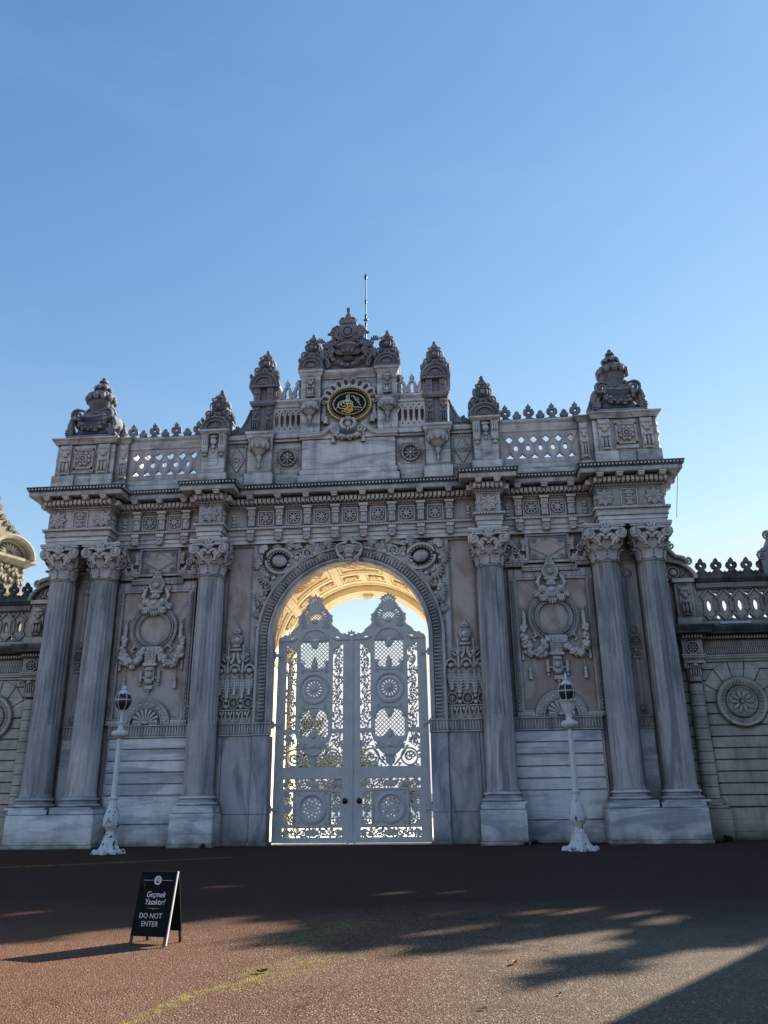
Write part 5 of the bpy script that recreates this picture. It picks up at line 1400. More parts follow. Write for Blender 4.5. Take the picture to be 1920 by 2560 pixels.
    mb.ring(s*LC, 4.49, [(.47,Y-.03),(.47,yb-.03),(.44,yb-.045),(.41,yb-.03),(.40,yb)], seg=40); mb.ell((s*LC,yb-.01,4.49),(.10,.03,.10),12,6)
    mb.ring(s*LC, 4.49, [(.30,yb),(.29,yb-.02),(.275,yb)], seg=36)
    mb.ring(s*LC, 1.01, [(.45,Y-.03),(.45,yb-.03),(.42,yb-.05),(.37,yb-.05),(.35,yb-.02),(.31,yb)], seg=40)
    for a, b, c, d in ((-.55,.55,1.49,1.545),(-.55,.55,.475,.53),(-.55,-.50,.53,1.49),(.50,.55,.53,1.49)): mb.box(s*(LC+a), s*(LC+b), yb-.03, Y, c, d, .01)
    for sa in (-1, 1):
        for sb in (-1, 1): mb.spiral(s*LC+sa*.40, yb-.005, 1.01+sb*.40, .06, 1.3, .3, sa*sb, 0, 8)
    # arch moulding and masks
    mb.ring(s*LC, 5.95, [(.47,yb),(.47,yb-.03),(.43,yb-.04),(.41,yb)], .1, PI-.1, 24, .9)
    for sd in (-1, 1):
        mb.tube([(s*LC+sd*1.1,yb-.01,6.0),(s*LC+sd*.9,yb-.015,6.02),(s*LC+sd*.72,yb-.015,6.0),(s*LC+sd*.55,yb-.01,6.10)], [.025,.03,.03,.025], 5)
        mb.spiral(s*LC+sd*.38, yb-.01, 6.48, .09, 1.4, .28, -sd, 0, 8); mb.acanth(s*LC+sd*.25, yb, 6.42, .35, PI/2-sd*.7, sd*.4, .35, 5, .08)
        mb.spiral(s*LC+sd*.36, yb-.01, 6.80, .07, 1.3, .3, sd, PI, 8)
        mb.tube([(s*LC+sd*.30,yb-.01,6.5),(s*LC+sd*.42,yb-.01,6.66),(s*LC+sd*.40,yb-.01,6.86),(s*LC+sd*.22,yb-.01,7.05)], .02, 5)
        mb.acanth(s*LC+sd*.10, yb-.01, 5.98, .34, PI/2-sd*.9, -sd*.5, .4, 5, .08)
        for zz, dd in ((5.03,-1),(3.93,1)):
            mb.spiral(s*LC+sd*.36, yb-.01, zz, .07, 1.3, .3, sd*dd, PI/2, 8); mb.tube([(s*LC+sd*.32,yb-.01,zz+.06*-dd),(s*LC+sd*.18,yb-.01,zz-.03*dd),(s*LC,yb-.015,zz-.02*dd)], .02, 5)
            mb.acanth(s*LC+sd*.40, yb, zz+.10*dd*-1, .26, -PI/2*dd, sd*.4, .35, 4, .08)
        mb.acanth(s*LC+sd*.12, yb, 2.72, .36, .6 if sd > 0 else PI-.6, -sd*.9, .4, 5, .08); mb.spiral(s*LC+sd*.30, yb-.01, 2.86, .07, 1.3, .3, sd, 0, 8)
    mb.ell((s*LC,yb-.01,5.86),(.12,.03,.14),9,6); mb.ell((s*LC,yb-.01,5.25),(.07,.03,.16),8,6); mb.ell((s*LC,yb-.01,3.74),(.09,.03,.12),8,6); mb.ell((s*LC,yb-.01,3.10),(.09,.03,.12),8,6)
    mb.ring(s*LC, 2.92, [(.41,yb+.01),(.41,yb-.03),(.38,yb-.04),(.35,yb)], PI+.05, 2*PI-.05, 26, 1.07)
    mb.ell((s*LC,yb-.01,2.78),(.10,.03,.07),8,5); mb.ell((s*LC,yb-.01,6.62),(.12,.03,.08),9,5)
    for k in range(8): mb.ell((s*(.30+.22*k+.02),yb-.005,1.86),(.03,.012,.012),5,3)
    mb.build('gate_relief', M['iron2'], g_, 45)
    # vine scrolls filling the openings
    mb = MB(); R = random.Random(17)
    def vine(x0, x1, z0, z1, n, vert=True):
        w = (x1-x0) if vert else (z1-z0); L_ = (z1-z0) if vert else (x1-x0)
        pts = []
        for i in range(n*8+1):
            t = i/(n*8); o = math.sin(t*n*PI)*w*.30
            pts.append(((x0+x1)/2+o, z0+L_*t) if vert else (x0+L_*t, (z0+z1)/2+o))
        mb.tube([(s*p[0],Y,p[1]) for p in pts], .020, 5)
        for i in range(n):
            t = (i+.5)/n; sg = 1 if i % 2 == 0 else -1
            cx, cz = ((x0+x1)/2-sg*w*.10, z0+L_*t) if vert else (x0+L_*t, (z0+z1)/2-sg*w*.10)
            mb.spiral(s*cx, Y, cz, w*.30, 1.5, .17, sg*s, PI/2*sg, 9)
            for k in range(16):
                a = R.uniform(0, 2*PI); r = w*R.uniform(.24,.56)
                px, pz = cx+r*math.cos(a), cz+r*math.sin(a)
                px = min(max(px, x0+.02), x1-.02); pz = min(max(pz, z0+.02), z1-.02)
                mb.ell((s*px,Y,pz), (.050,.02,.025), 6, 4, s*a+R.uniform(-.5,.5))
            mb.ell((s*cx,Y,cz), (w*.12,.02,w*.12), 7, 4)
    vine(.26,.60,3.28,5.84,8); vine(1.74,2.07,3.28,5.84,8)
    vine(.27,2.07,1.55,1.83,7,False); vine(.27,2.07,.19,.47,7,False); vine(.33,.60,.56,1.46,3); vine(1.75,2.02,.56,1.46,3)
    for c in (.46,1.89):
        for z in (1.01,): mb.ell((s*c,Y,z),(.12,.025,.14),10,6)
    for z in (1.69,.33): mb.ell((s*LC,Y,z),(.22,.025,.10),12,6)
    for cx in (.36,1.98):
        for z in (1.69,.33,1.42,.60): mb.ell((s*cx,Y,z),(.085,.025,.08),9,5)
    # scroll zone with two big wheels and a vase
    for sd in (-1, 1):
        c = LC+sd*.58
        mb.ring(s*c, 2.44, [(.27,Y+.03),(.27,Y-.04),(.22,Y-.04),(.22,Y+.03),(.27,Y+.03)], seg=26)
        mb.spiral(s*c, Y, 2.44, .18, 1.4, .2, sd*s, 0, 9); mb.palmette(s*c, Y, 2.40, .20, 5, .2, PI-.2, .12, .1)
        for k in range(26):
            a = R.uniform(0,2*PI); r = R.uniform(.27,.42); px = min(max(c+r*math.cos(a), .28), 2.07); pz = min(max(2.50+r*1.2*math.sin(a), 2.17), 3.14)
            if abs(px-LC) < .45 and pz > 2.5: continue
            mb.ell((s*px,Y,pz), (.06,.022,.030), 6, 4, R.uniform(0,3))
        vine(*( (.27,.58,2.72,3.24) if sd < 0 else (1.76,2.08,2.72,3.24) ), 2)
        mb.tube([(s*(LC+sd*.12),Y,2.2),(s*(LC+sd*.26),Y,2.34),(s*(LC+sd*.40),Y,2.52),(s*(LC+sd*.55),Y,2.78)], .03, 5)
        mb.box(s*(c-.03), s*(c+.03), Y-.02, Y+.02, 2.15, 2.22)
    mb.lathe([(.10,2.15),(.05,2.2),(.12,2.26),(.16,2.36),(.12,2.46),(.2,2.5)], s*LC, Y, 12, None, 1, .25)
    mb.build('vine_scroll', M['iron2'], g_, 45)
    # hinges, knob, key plate, bolt
    for z in (5.56, 3.42, .98):
        mb = MB(); mb.box(s*2.20, s*2.50, Y-.10, Y-.04, z-.05, z+.05, .01); mb.lathe([(.045,z-.11),(.045,z+.11)], s*2.43, Y-.07, 10); mb.box(s*2.17, s*2.205, Y-.085, Y-.03, z-.12, z+.12)
        mb.build('hinge', M['iron'], g_, 40)
    mb = MB(); mb.M = Matrix.Translation((s*.215+.025,Y-.04,1.20)) @ Matrix.Rotation(PI/2, 4, 'X')
    mb.lathe([(.085,-.0),(.085,.015),(.035,.02),(.03,.05),(.06,.07),(.07,.10),(.055,.125),(0,.135)], 0, 0, 18); mb.build('knob', M['black'], g_, 50)
    mb = MB(); mb.ring(s*.21, 1.0, [(.035,Y-.035),(.035,Y-.055),(.02,Y-.055)], -PI*.7, PI*.3, 10); mb.build('keyhole_cover', M['iron2'], g_, 40)
    mb = MB(); mb.box(s*.02, s*.20, Y-.06, Y-.03, .06, .24, .01); mb.lathe([(.03,.02),(.03,.09)], s*.1, Y-.06, 8); mb.build('floor_bolt', M['iron'], g_, 40)
    return g_
leaf(-1); leaf(1)
mb = MB(); mb.box(-.055, .055, .385, .418, .08, 6.05, .012); mb.box(-.07, .07, .375, .42, 5.98, 6.14, .012); mb.palmette(0, .40, 6.12, .2, 5, .3, PI-.3, .2, .15)
for z in (1.95, 2.05): mb.box(-.07, .07, .37, .42, z, z+.04)
mb.build('meeting_bar', M['iron'], gate, 35)
mb = MB(); mb.box(-2.36, 2.36, .30, .62, -.02, .03); mb.build('threshold', M['tubewhite'], gate, 0)
# ------------------------------------------------------------------ flanking walls
def flank(s):
    side = 'left' if s < 0 else 'right'
    w = thing('boundary_wall', 'weathered beige boundary wall with pierced parapet on the %s of the gate' % side, 'wall', (0,0,0), 0, 'walls flanking the gate')
    Y = .70; X0, X1 = 9.87, 17.5; RX, RZ = 11.72, 3.85
    mb = MB()
    def B(a, b, y0, y1, z0, z1, ch=0): 
        x0, x1 = sorted((s*a, s*b)); mb.box(x0, x1, y0, y1, z0, z1, ch)
    B(X0, X1, Y+.035, Y+.9, 0, 5.9)
    zs = [.90+.327*i for i in range(13)]
    B(X0, X1, Y-.05, Y+.05, 0, .88, .012)
    for i in range(12):
        z0, z1 = zs[i], zs[i+1]
        cuts = [X0]
        x = X0+.9+(.45 if i % 2 else 0)
        B(X0, X1, Y, Y+.04, z0+.014, z1-.014, .012)
    B(X0, X1, Y+.0, Y+.04, zs[-1]+.01, 5.04, .012)
    wb = mb.build('wall_body', M['ashlar'], w, 30)
    mb = MB()                                                   # radiating voussoirs round the roundel
    for k in range(7):
        a = PI*(k+.5)/7
        for dd in (0,):
            a0, a1 = PI*k/7+.02, PI*(k+1)/7-.02
            pts = [(s*(RX+.70*math.cos(a0)), RZ+.70*math.sin(a0)), (s*(RX+1.12*math.cos(a0)), RZ+min(1.18,1.25*math.sin(a0)+.0)), (s*(RX+1.12*math.cos(a1)), RZ+min(1.18,1.25*math.sin(a1))), (s*(RX+.70*math.cos(a1)), RZ+.70*math.sin(a1))]
            mb.prism(pts, Y-.025, Y+.02)
    mb.build('voussoir', M['ashlar'], w, 0)
    mb = MB()
    mb.ring(s*RX, RZ, [(.73,Y),(.73,Y-.10),(.70,Y-.13),(.66,Y-.12),(.50,Y-.08),(.47,Y-.05),(.45,Y-.10),(.42,Y-.12),(.39,Y-.08),(.0,Y-.08)], seg=44)
    for k in range(34):
        a = 2*PI*k/34; mb.ell((s*RX+.58*math.cos(a), Y-.11, RZ+.58*math.sin(a)), (.055,.025,.03), 6, 4, a)
    for k in range(30):
        a = 2*PI*k/30; mb.ell((s*RX+.45*math.cos(a), Y-.09, RZ+.45*math.sin(a)), (.02,.03,.02), 5, 4, a)
    for k in range(10):
        a = 2*PI*k/10; mb.ell((s*RX+.22*math.cos(a), Y-.08, RZ+.22*math.sin(a)), (.16,.05,.062), 8, 5, a)
    mb.ell((s*RX,Y-.1,RZ),(.06,.05,.06),9,6)
    mb.build('roundel', M['ashlar'], w, 45)
    # banded half column
    mb = MB(); cx = s*10.44
    x0, x1 = sorted((s*10.08, s*10.84)); mb.box(x0, x1, Y-.40, Y+.02, 0, .86, .015); mb.box(x0+.05, x1-.05, Y-.36, Y+.02, .862, .96, .01)
    mb.lathe([(.34,.96),(.35,1.02),(.30,1.06),(.27,1.12)], cx, Y-.05, 24)
    for i in range(1, 11):
        r = .245-.004*i; z0, z1 = zs[i]-.1+.0, zs[i+1]-.1
        mb.lathe([(r-.015,z0),(r,z0+.012),(r,z1-.02),(r-.015,z1-.008),(r-.015,z1)], cx, Y-.05, 24)
    pi_ = mb.build('half_column', M['ashlar'], w, 40)
    mb = MB(); mb.lathe([(.20,4.46),(.22,4.5),(.20,4.54),(.205,4.72),(.25,4.9),(.28,4.96)], cx, Y-.05, 24); mb.box(cx-.31, cx+.31, Y-.36, Y+.02, 4.98, 5.06, .01)
    for sd in (-1, 1): mb.spiral(cx+sd*.25, Y-.33, 4.90, .08, 1.5, .3, -sd, PI/2, 9)
    for k in range(5): mb.ell((cx-.14+.07*k, Y-.29, 4.72), (.03,.03,.11), 6, 4)
    mb.ell((cx,Y-.33,4.93),(.09,.05,.06),8,5)
    mb.build('capital', M['ashlar'], pi_, 45)
    # entablature with a break over the half column
    pth = [(X0,Y-.02),(10.14,Y-.02),(10.14,Y-.30),(10.74,Y-.30),(10.74,Y-.02),(X1,Y-.02)]
    if s < 0: pth = [(-x, y) for x, y in reversed(pth)]
    mb = MB()
    mb.mould(pth, [(-.25,5.062),(.0,5.062),(.0,5.13),(.03,5.14),(.03,5.20),(.05,5.22),(.05,5.26),(-.25,5.26)])
    mb.mould(pth, [(-.25,5.262),(.0,5.262),(.0,5.66),(.03,5.69),(-.25,5.69)])
    en = mb.build('frieze', M['ashlar'], w, 30)
    mb = MB(); n = 120
    for k in range(n):
        x = 10.80+6.6*(k+.5)/n; xa, xb = sorted((s*(x-.014), s*(x+.014))); mb.box(xa, xb, Y-.045, Y-.01, 5.30, 5.62)
    mb.rosette(s*10.44, Y-.33, 5.46, .17, 8, .2); mb.ring(s*10.44, 5.46, [(.20,Y-.29),(.20,Y-.35),(.17,Y-.35),(.16,Y-.3)], seg=16)
    mb.build('reeding', M['ashlar'], en, 0)
    mb = MB()
    mb.mould(pth, [(-.25,5.692),(.04,5.692),(.07,5.72),(.07,5.82),(.12,5.86),(.26,5.88),(.28,5.95),(.30,5.96),(.36,6.06),(.36,6.11),(-.25,6.16)])
    co = mb.build('cornice', M['blackened'], w, 30)
    mb = MB(); along(pth, .07, .085, .05, .05, .15, 5.74, 5.82, mb); mb.build('dentil', M['ashlar'], co, 0)
    # parapet
    mb = MB(); B(10.86, X1, Y-.12, Y+.3, 6.12, 6.30, .01); mb.build('parapet_base', M['ashlar'], w, 30)
    mb = MB(); holes = []; a0 = 10.98; per = .47; n = int((X1-a0)/per)
    for k in range(n):
        c = a0+per*(k+.5)
        holes.append(circ(s*c, 6.80, .095, 12, .20))
        if k < n-1:
            d = c+per/2
            for zc, sg in ((7.12,1),(6.47,-1)): holes.append([(s*(d-.11),zc+sg*.06),(s*d,zc-sg*.10),(s*(d+.11),zc+sg*.06),(s*d,zc+sg*.12)])
    xa, xb = s*10.84, s*X1
    mb.plate([(xa,6.30),(xb,6.30),(xb,7.30),(xa,7.30)], holes, Y+.03, .16, .02)
    for k in range(n):
        c = a0+per*(k+.5)
        for sg in (-1, 1):
            mb.tube([(s*(c+sg*.03),Y-.07,6.32),(s*(c+sg*.235),Y-.07,6.55),(s*(c+sg*.16),Y-.07,6.64),(s*(c+sg*.16),Y-.07,6.97),(s*(c+sg*.235),Y-.07,7.06),(s*(c+sg*.03),Y-.07,7.28)], .035, 5)
    mb.build('balustrade_panel', M['ashlar'], w, 40)
    mb = MB(); xs = sorted((s*10.84, s*X1))
    mb.mould([(xs[0],Y-.10),(xs[1],Y-.10)], [(-.3,7.302),(.0,7.302),(.0,7.52),(.05,7.55),(.09,7.62),(.12,7.64),(.12,7.72),(-.3,7.74)])
    rl = mb.build('parapet_rail', M['blackened'], w, 30)
    mb = MB()
    for k in range(150):
        x = 10.9+6.5*k/150; xa, xb = sorted((s*(x-.012), s*(x+.012))); mb.box(xa, xb, Y-.125, Y-.1, 7.36, 7.50)
    mb.build('reeding', M['ashlar'], rl, 0)
    mb = MB(); out = [(10.95,7.72)]; holes = []; n = 14; per = .47
    for k in range(n):
        c = 11.15+per*k
        h = [(-.2,7.80),(-.16,7.86),(-.10,7.92),(-.06,7.98),(-.13,8.02),(-.16,8.10),(-.13,8.18),(-.06,8.20),(-.05,8.26),(-.02,8.31),(0,8.33)]
        out += [(c+a,b) for a, b in h]+[(c-a,b) for a, b in reversed(h[:-1])]
        holes.append(circ(s*c, 8.10, .065, 10))
        holes.append(circ(s*(c-.085), 7.86, .042, 8)); holes.append(circ(s*(c+.085), 7.86, .042, 8)) 
    out.append((11.15+per*(n-1)+.22,7.72))
    mb.plate([(s*a,b) for a, b in out], holes, Y+.02, .14, .015)
    for k in range(n):
        c = 11.15+per*k+per/2
        mb.ell((s*c,Y-.02,7.84),(.07,.07,.07),7,5)
    mb.build('cresting', M['blackened'], w, 40)
    # pedestal beside the gate with its quarter gable, and the next one along the wall
    for px, k in ((10.44, 0), (13.45, 1)):
        mb = MB()
        a, b = (9.87, 10.86) if k == 0 else (13.05, 13.9)
        B(a, b, Y-.10, Y+.4, 6.11, 7.58, .01)
        B(a+.25 if k == 0 else a, b, Y-.30, Y+.4, 6.112, 6.40, .012); B(px-.28, px+.28, Y-.26, Y+.3, 6.402, 7.50, .012)
        B(px-.34, px+.34, Y-.34, Y+.3, 7.50, 7.64, .012)
        console_relief(mb, s*px, Y-.28, 6.45, 7.40, .17)
        for q in range(4): mb.box(s*px-.2+.1*q, s*px-.17+.1*q, Y-.28, Y-.2, 7.36, 7.49)
        pe = mb.build('parapet_pedestal', M['ashlar'], w, 40)
        mb = MB()
        if k == 0:
            mb.ring(s*9.86, 7.62, [(1.06,Y+.3),(1.06,Y-.30),(1.0,Y-.36),(.93,Y-.34),(.90,Y-.22),(.90,Y+.2)], 0 if s > 0 else PI/2, PI/2 if s > 0 else PI, 16, .62)
            pts = [(s*9.87,7.62)]+[(s*(9.86+1.02*math.cos(PI/2*i/12)), 7.62+.63*math.sin(PI/2*i/12)) for i in range(13)]
            mb.prism(pts, Y-.16, Y+.3)
            mb.ell((s*10.2,Y-.2,7.86),(.13,.07,.13),10,6); mb.ring(s*10.2, 7.86, [(.2,Y-.15),(.2,Y-.22),(.16,Y-.23),(.15,Y-.16)], seg=16); mb.acanth(s*10.4,Y-.2,7.72,.3,PI/2-s*.6,-s*.3,.3,4)
            mb.tube([(s*9.9,Y-.1,8.95),(s*10.12,Y-.1,8.86),(s*10.22,Y-.1,8.6),(s*10.36,Y-.1,8.42),(s*10.6,Y-.1,8.36),(s*10.78,Y-.1,8.22)], [.05,.09,.08,.08,.08,.06], 7)
            mb.spiral(s*10.28, Y-.1, 8.78, .13, 1.5, .3, s, PI/2, 9, 1.2); mb.spiral(s*10.74, Y-.1, 8.24, .13, 1.5, .3, -s, PI/2, 9, 1.2)
            mb.prism([(s*9.87,8.1),(s*9.87,8.9),(s*10.15,8.8),(s*10.3,8.45),(s*10.65,8.3),(s*10.7,8.05)], Y-.08, Y+.2)
        else:
            mb.prism([(s*13.02,7.6),(s*13.9,7.6),(s*13.9,9.4),(s*13.5,9.3),(s*13.35,8.9),(s*13.12,8.45),(s*13.0,8.2)], Y-.15, Y+.25)
            mb.spiral(s*13.02, Y-.15, 8.33, .15, 1.6, .3, s, PI/2, 9, 1.2); mb.spiral(s*13.3, Y-.15, 8.98, .15, 1.6, .3, s, PI/2, 9, 1.2)
            mb.tube([(s*13.05,Y-.12,8.5),(s*13.25,Y-.12,8.6),(s*13.34,Y-.12,8.85)], .07, 6)
        mb.build('scroll_gable', M['ashlar'] if k == 0 else M['upper'], pe, 45)
    return w
flank(-1); flank(1)
t = thing('strip_light', 'slim white tube light lying on the blackened ledge of the right wall', 'light', (s*0+11.82,.40,6.155))
mb = MB(); mb.lathe([(.028,-.45),(.032,-.44),(.032,.44),(.028,.45)], 0, 0, 10); mb.v = [(z, y, x+.03) for x, y, z in mb.v]; mb.build('tube', M['tubewhite'], t, 50)
mb = MB()
for x in (-.45, .36): mb.box(x, x+.09, -.045, .045, -.005, .065, .006)
mb.build('end_cap', M['tubewhite'], t, 40)

# ------------------------------------------------------------------ lightning rod and cable
t = thing('lightning_rod', 'thin dark lightning rod rising behind the crowning vase of the gate', 'rod', (.44, 1.0, 0))
mb = MB(); mb.lathe([(.028,11.0),(.028,17.6),(.022,17.9),(.020,20.0)], 0, 0, 8); mb.build('pole', M['black'], t, 50)
mb = MB(); mb.lathe([(.02,20.0),(.05,20.06),(.055,20.14),(.03,20.22),(.01,20.30),(0,20.34)], 0, 0, 10); mb.build('tip', M['black'], t, 50)
mb = MB()
for z in (18.0, 18.35, 19.0): mb.lathe([(.02,z-.10),(.04,z-.06),(.04,z+.06),(.02,z+.10)], 0, 0, 8)
mb.lathe([(.02,18.17),(.09,18.18),(.09,18.20),(.02,18.21)], 0, 0, 8)
mb.build('collar', M['black'], t, 50)
mb = MB(); mb.tube([(10.32,-1.15,10.70),(10.25,-1.15,10.2),(10.16,-1.12,9.6),(10.10,-1.08,9.14)], .008, 5)
tag(mb.build('cable', M['black'], None, 50), 'thin dark cable hanging from the right end of the gate cornice', 'cable')

# ------------------------------------------------------------------ lamp posts
def gz(x, y):
    return 0.0 if y > -1 else max(.026*(y+1), -1.04)
def lamp(x, y, basket, label):
    t = thing('lamp_post', label, 'lamp post', (x, y, gz(x, y)), 0, 'cast iron lamp posts before the gate')
    t.scale = (.93, .93, 1)
    mb = MB(); n = 8
    lob = lambda a, z: 1+.16*max(0,(.30-z)/.30)*math.cos(8*a)+.02*math.cos(8*a)
    mb.lathe([(.43,-.03),(.43,.04),(.38,.065),(.29,.10),(.245,.17),(.215,.27),(.195,.36),(.17,.40)], 0, 0, 64, lob)
    for k in range(8):
        a = 2*PI*k/8; mb.ell((.41*math.cos(a),.41*math.sin(a),.05),(.08,.08,.055),8,5)
    mb.build('foot', M['flake'], t, 50)
    mb = MB()
    mb.lathe([(.17,.40),(.175,.42),(.13,.46),(.105,.53),(.115,.57),(.15,.60),(.20,.66),(.225,.74),(.215,.86),(.175,1.02),(.13,1.17),(.10,1.29),(.09,1.34)], 0, 0, 48, lambda a, z: 1+.045*abs(math.sin(4*a)))
    for k in range(4):
        a = 2*PI*k/4+.4
        for j in range(5):
            z = .70+.11*j; r = .215-.018*j*j*.35
            mb.ell((r*math.cos(a), r*math.sin(a), z), (.03,.03,.05), 6, 4)
    mb.build('bulb_base', M['flake'], t, 50)
    mb = MB(); mb.lathe([(.09,1.33),(.14,1.34),(.145,1.37),(.14,1.40),(.085,1.41)], 0, 0, 20, lambda a, z: 1+.08*math.cos(6*a)); mb.build('collar', M['flake'], t, 50)
    mb = MB(); mb.lathe([(.088,1.40),(.085,1.5),(.066,2.93)], 0, 0, 20); mb.build('pole', M['flake'], t, 50)
    mb = MB(); mb.lathe([(.07,2.90),(.13,2.94),(.21,2.98),(.235,3.03),(.22,3.09),(.14,3.13),(.085,3.15),(.075,3.25),(.10,3.30)], 0, 0, 40, lambda a, z: 1+.05*math.cos(10*a)); mb.build('knop', M['flake'], t, 50)
    mb = MB()
    if basket:
        mb.lathe([(.09,3.30),(.13,3.36),(.16,3.48),(.19,3.58),(.235,3.62),(.24,3.64),(.17,3.64)], 0, 0, 40, lambda a, z: 1+.07*math.cos(10*a))
        for k in range(10):
            a = 2*PI*k/10; mb.ell((.225*math.cos(a),.225*math.sin(a),3.63),(.05,.05,.03),7,4)
        mb.build('cup', M['flake'], t, 50)
    else:
        mb.lathe([(.13,3.30),(.135,3.33),(.09,3.35),(.05,3.37),(.05,3.40)], 0, 0, 24); mb.lathe([(.05,3.40),(.055,3.62),(.07,3.66)], 0, 0, 16)
        for k in range(4):
            a = 2*PI*k/4+.5; mb.tube([(.10*math.cos(a),.10*math.sin(a),3.34),(.105*math.cos(a),.105*math.sin(a),3.5),(.11*math.cos(a),.11*math.sin(a),3.66)], .008, 4)
        mb.build('neck', M['flake'], t, 50)
    zc = 3.86 if basket else 3.92
    mb = MB(); mb.lathe([(.0,zc-.27)]+[(.235*math.sin(PI*i/14)*(1 if i > 7 else 1.03), zc-.27*math.cos(PI*i/14)) for i in range(1,12)]+[(.13,zc+.21)], 0, 0, 32)
    mb.build('globe', M['glass'], t, 60)
    mb = MB()
    for k in range(6):
        a = 2*PI*k/6+.25
        mb.tube([(.246*math.sin(PI*i/14)*math.cos(a), .246*math.sin(PI*i/14)*math.sin(a), zc-.275*math.cos(PI*i/14)) for i in range(1,12)], .011, 5)
    mb.ring(0, 0, [(.254,-.012),(.254,.012),(.238,.012),(.238,-.012),(.254,-.012)], seg=32); k_ = len(mb.v)-32*5
    for i in range(k_, len(mb.v)):
        p = mb.v[i]; mb.v[i] = (p[0], p[2], zc+.02+p[1])
    mb.build('globe_cage', M['flake'], t, 50)
    mb = MB(); mb.lathe([(.165,zc+.185),(.175,zc+.20),(.14,zc+.24),(.09,zc+.285),(.06,zc+.31),(.10,zc+.32),(.10,zc+.335),(.04,zc+.35)], 0, 0, 28)
    for k in range(6):
        a = 2*PI*k/6+.25+PI/6; mb.ell((.165*math.cos(a),.165*math.sin(a),zc+.175),(.05,.05,.028),7,4)
    mb.build('cap', M['flake'], t, 50)
    mb = MB()
    if basket: mb.lathe([(.04,zc+.34),(.055,zc+.37),(.035,zc+.39),(.045,zc+.42),(.025,zc+.45),(.012,zc+.49),(0,zc+.52)], 0, 0, 12)
    else: mb.lathe([(.07,zc+.34),(.075,zc+.37),(.05,zc+.38),(.05,zc+.41),(.03,zc+.42),(0,zc+.43)], 0, 0, 12)
    mb.build('finial', M['flake'], t, 50)
lamp(-6.03, -2.55, False, 'flaking white lamp post with a bare glass neck under its dark globe')
lamp(6.13, -2.75, True, 'flaking white lamp post with a fluted cup under its dark globe and a spiked cap')

# ------------------------------------------------------------------ A-board sign
sgn = thing('sandwich_board', 'black folding sign reading Geçmek Yasaktır and DO NOT ENTER on the pavement', 'sign', (-.20, -15.02, gz(0,-15.02)), math.radians(-15.0))
tilt = math.radians(11)
W_, H_ = .465, .735
def face(obj): obj.rotation_euler = (-tilt, 0, 0); obj.location = (0, -.165, 0)
mb = MB(); mb.box(-W_/2, W_/2, -.009, .009, .088, H_, .003); bd = mb.build('board', M['signblack'], sgn, 40); face(bd)
mb = MB(); mb.box(W_/2, W_/2+.010, -.010, .010, .01, H_+.006); o = mb.build('edge_trim', M['edge'], bd, 0)
mb = MB(); mb.box(-W_/2-.004, W_/2+.0, -.0095, .0095, H_, H_+.006); o = mb.build('top_trim', M['black'], bd, 0)
for x in (-.214, .214):
    mb = MB(); mb.box(x-.014, x+.014, -.010, .010, .0, .09); o = mb.build('leg', M['black'], bd, 0)
mb = MB(); mb.box(-W_/2, W_/2, -.008, .008, .12, H_-.01, .003); b2 = mb.build('back_board', M['signblack'], sgn, 40); b2.rotation_euler = (tilt, 0, 0); b2.location = (0, .145, 0)
for x in (-.214, .214):
    mb = MB(); mb.box(x-.014, x+.014, -.009, .009, .0, .12); mb.build('leg', M['black'], b2, 0)
def text(body, size, x, z, mat, shear, name='lettering', sx=1.0, off=0.0):
    cu = bpy.data.curves.new('t', 'FONT'); cu.body = body; cu.size = size; cu.align_x = 'CENTER'; cu.shear = shear; cu.extrude = .0008; cu.offset = off
    ob = bpy.data.objects.new('t', cu); COL.objects.link(ob)
    me = bpy.data.meshes.new_from_object(ob.evaluated_get(bpy.context.evaluated_depsgraph_get()))
    bpy.data.objects.remove(ob)
    me.transform(Matrix.Translation((x, -.0108, z)) @ Matrix.Rotation(PI/2, 4, 'X') @ Matrix.Scale(sx, 4, (1,0,0)))
    me.materials.clear(); me.materials.append(mat); me.name = name
    o = bpy.data.objects.new(name, me); COL.objects.link(o); o.parent = bd
    return o
text('Geçmek', .080, .005, .475, M['white'], .22, off=.0004, sx=.92); text('Yasaktır!', .080, .005, .40, M['white'], .22, off=.0004, sx=.92)
text('DO NOT', .073, -.015, .265, M['white'], 0, off=-.0003); text('ENTER', .073, -.01, .185, M['white'], 0, off=-.0003)
mb = MB()
mb.box(-.19, -.052, -.0115, -.0085, .6425, .6455); mb.box(.052, .19, -.0115, -.0085, .6425, .6455)
mb.build('rule', M['white'], bd, 0)
mb = MB(); mb.ring(0, .644, [(.046,-.009),(.046,-.0125),(.030,-.0125),(.030,-.009)], seg=28)
mb.ring(0, .644, [(.022,-.009),(.022,-.0125),(.012,-.0125)], -.5, PI+.5, 14); mb.box(-.020, -.013, -.0125, -.009, .628, .642); mb.box(.013, .020, -.0125, -.009, .628, .642); mb.box(-.006,.006,-.0125,-.009,.636,.650)
mb.build('emblem', M['white'], bd, 0)
mb = MB(); mb.prism([(-.105,.362),(0,.366),(.105,.362),(.012,.358),(0,.346),(-.012,.358)], -.0115, -.009); mb.build('divider', M['dim'], bd, 0)
mb = MB(); mb.tube([(-.168,-.0105,.58),(-.165,-.0105,.60),(-.160,-.0105,.617)], .0022, 4); mb.build('scratch', M['dim'], bd, 0)

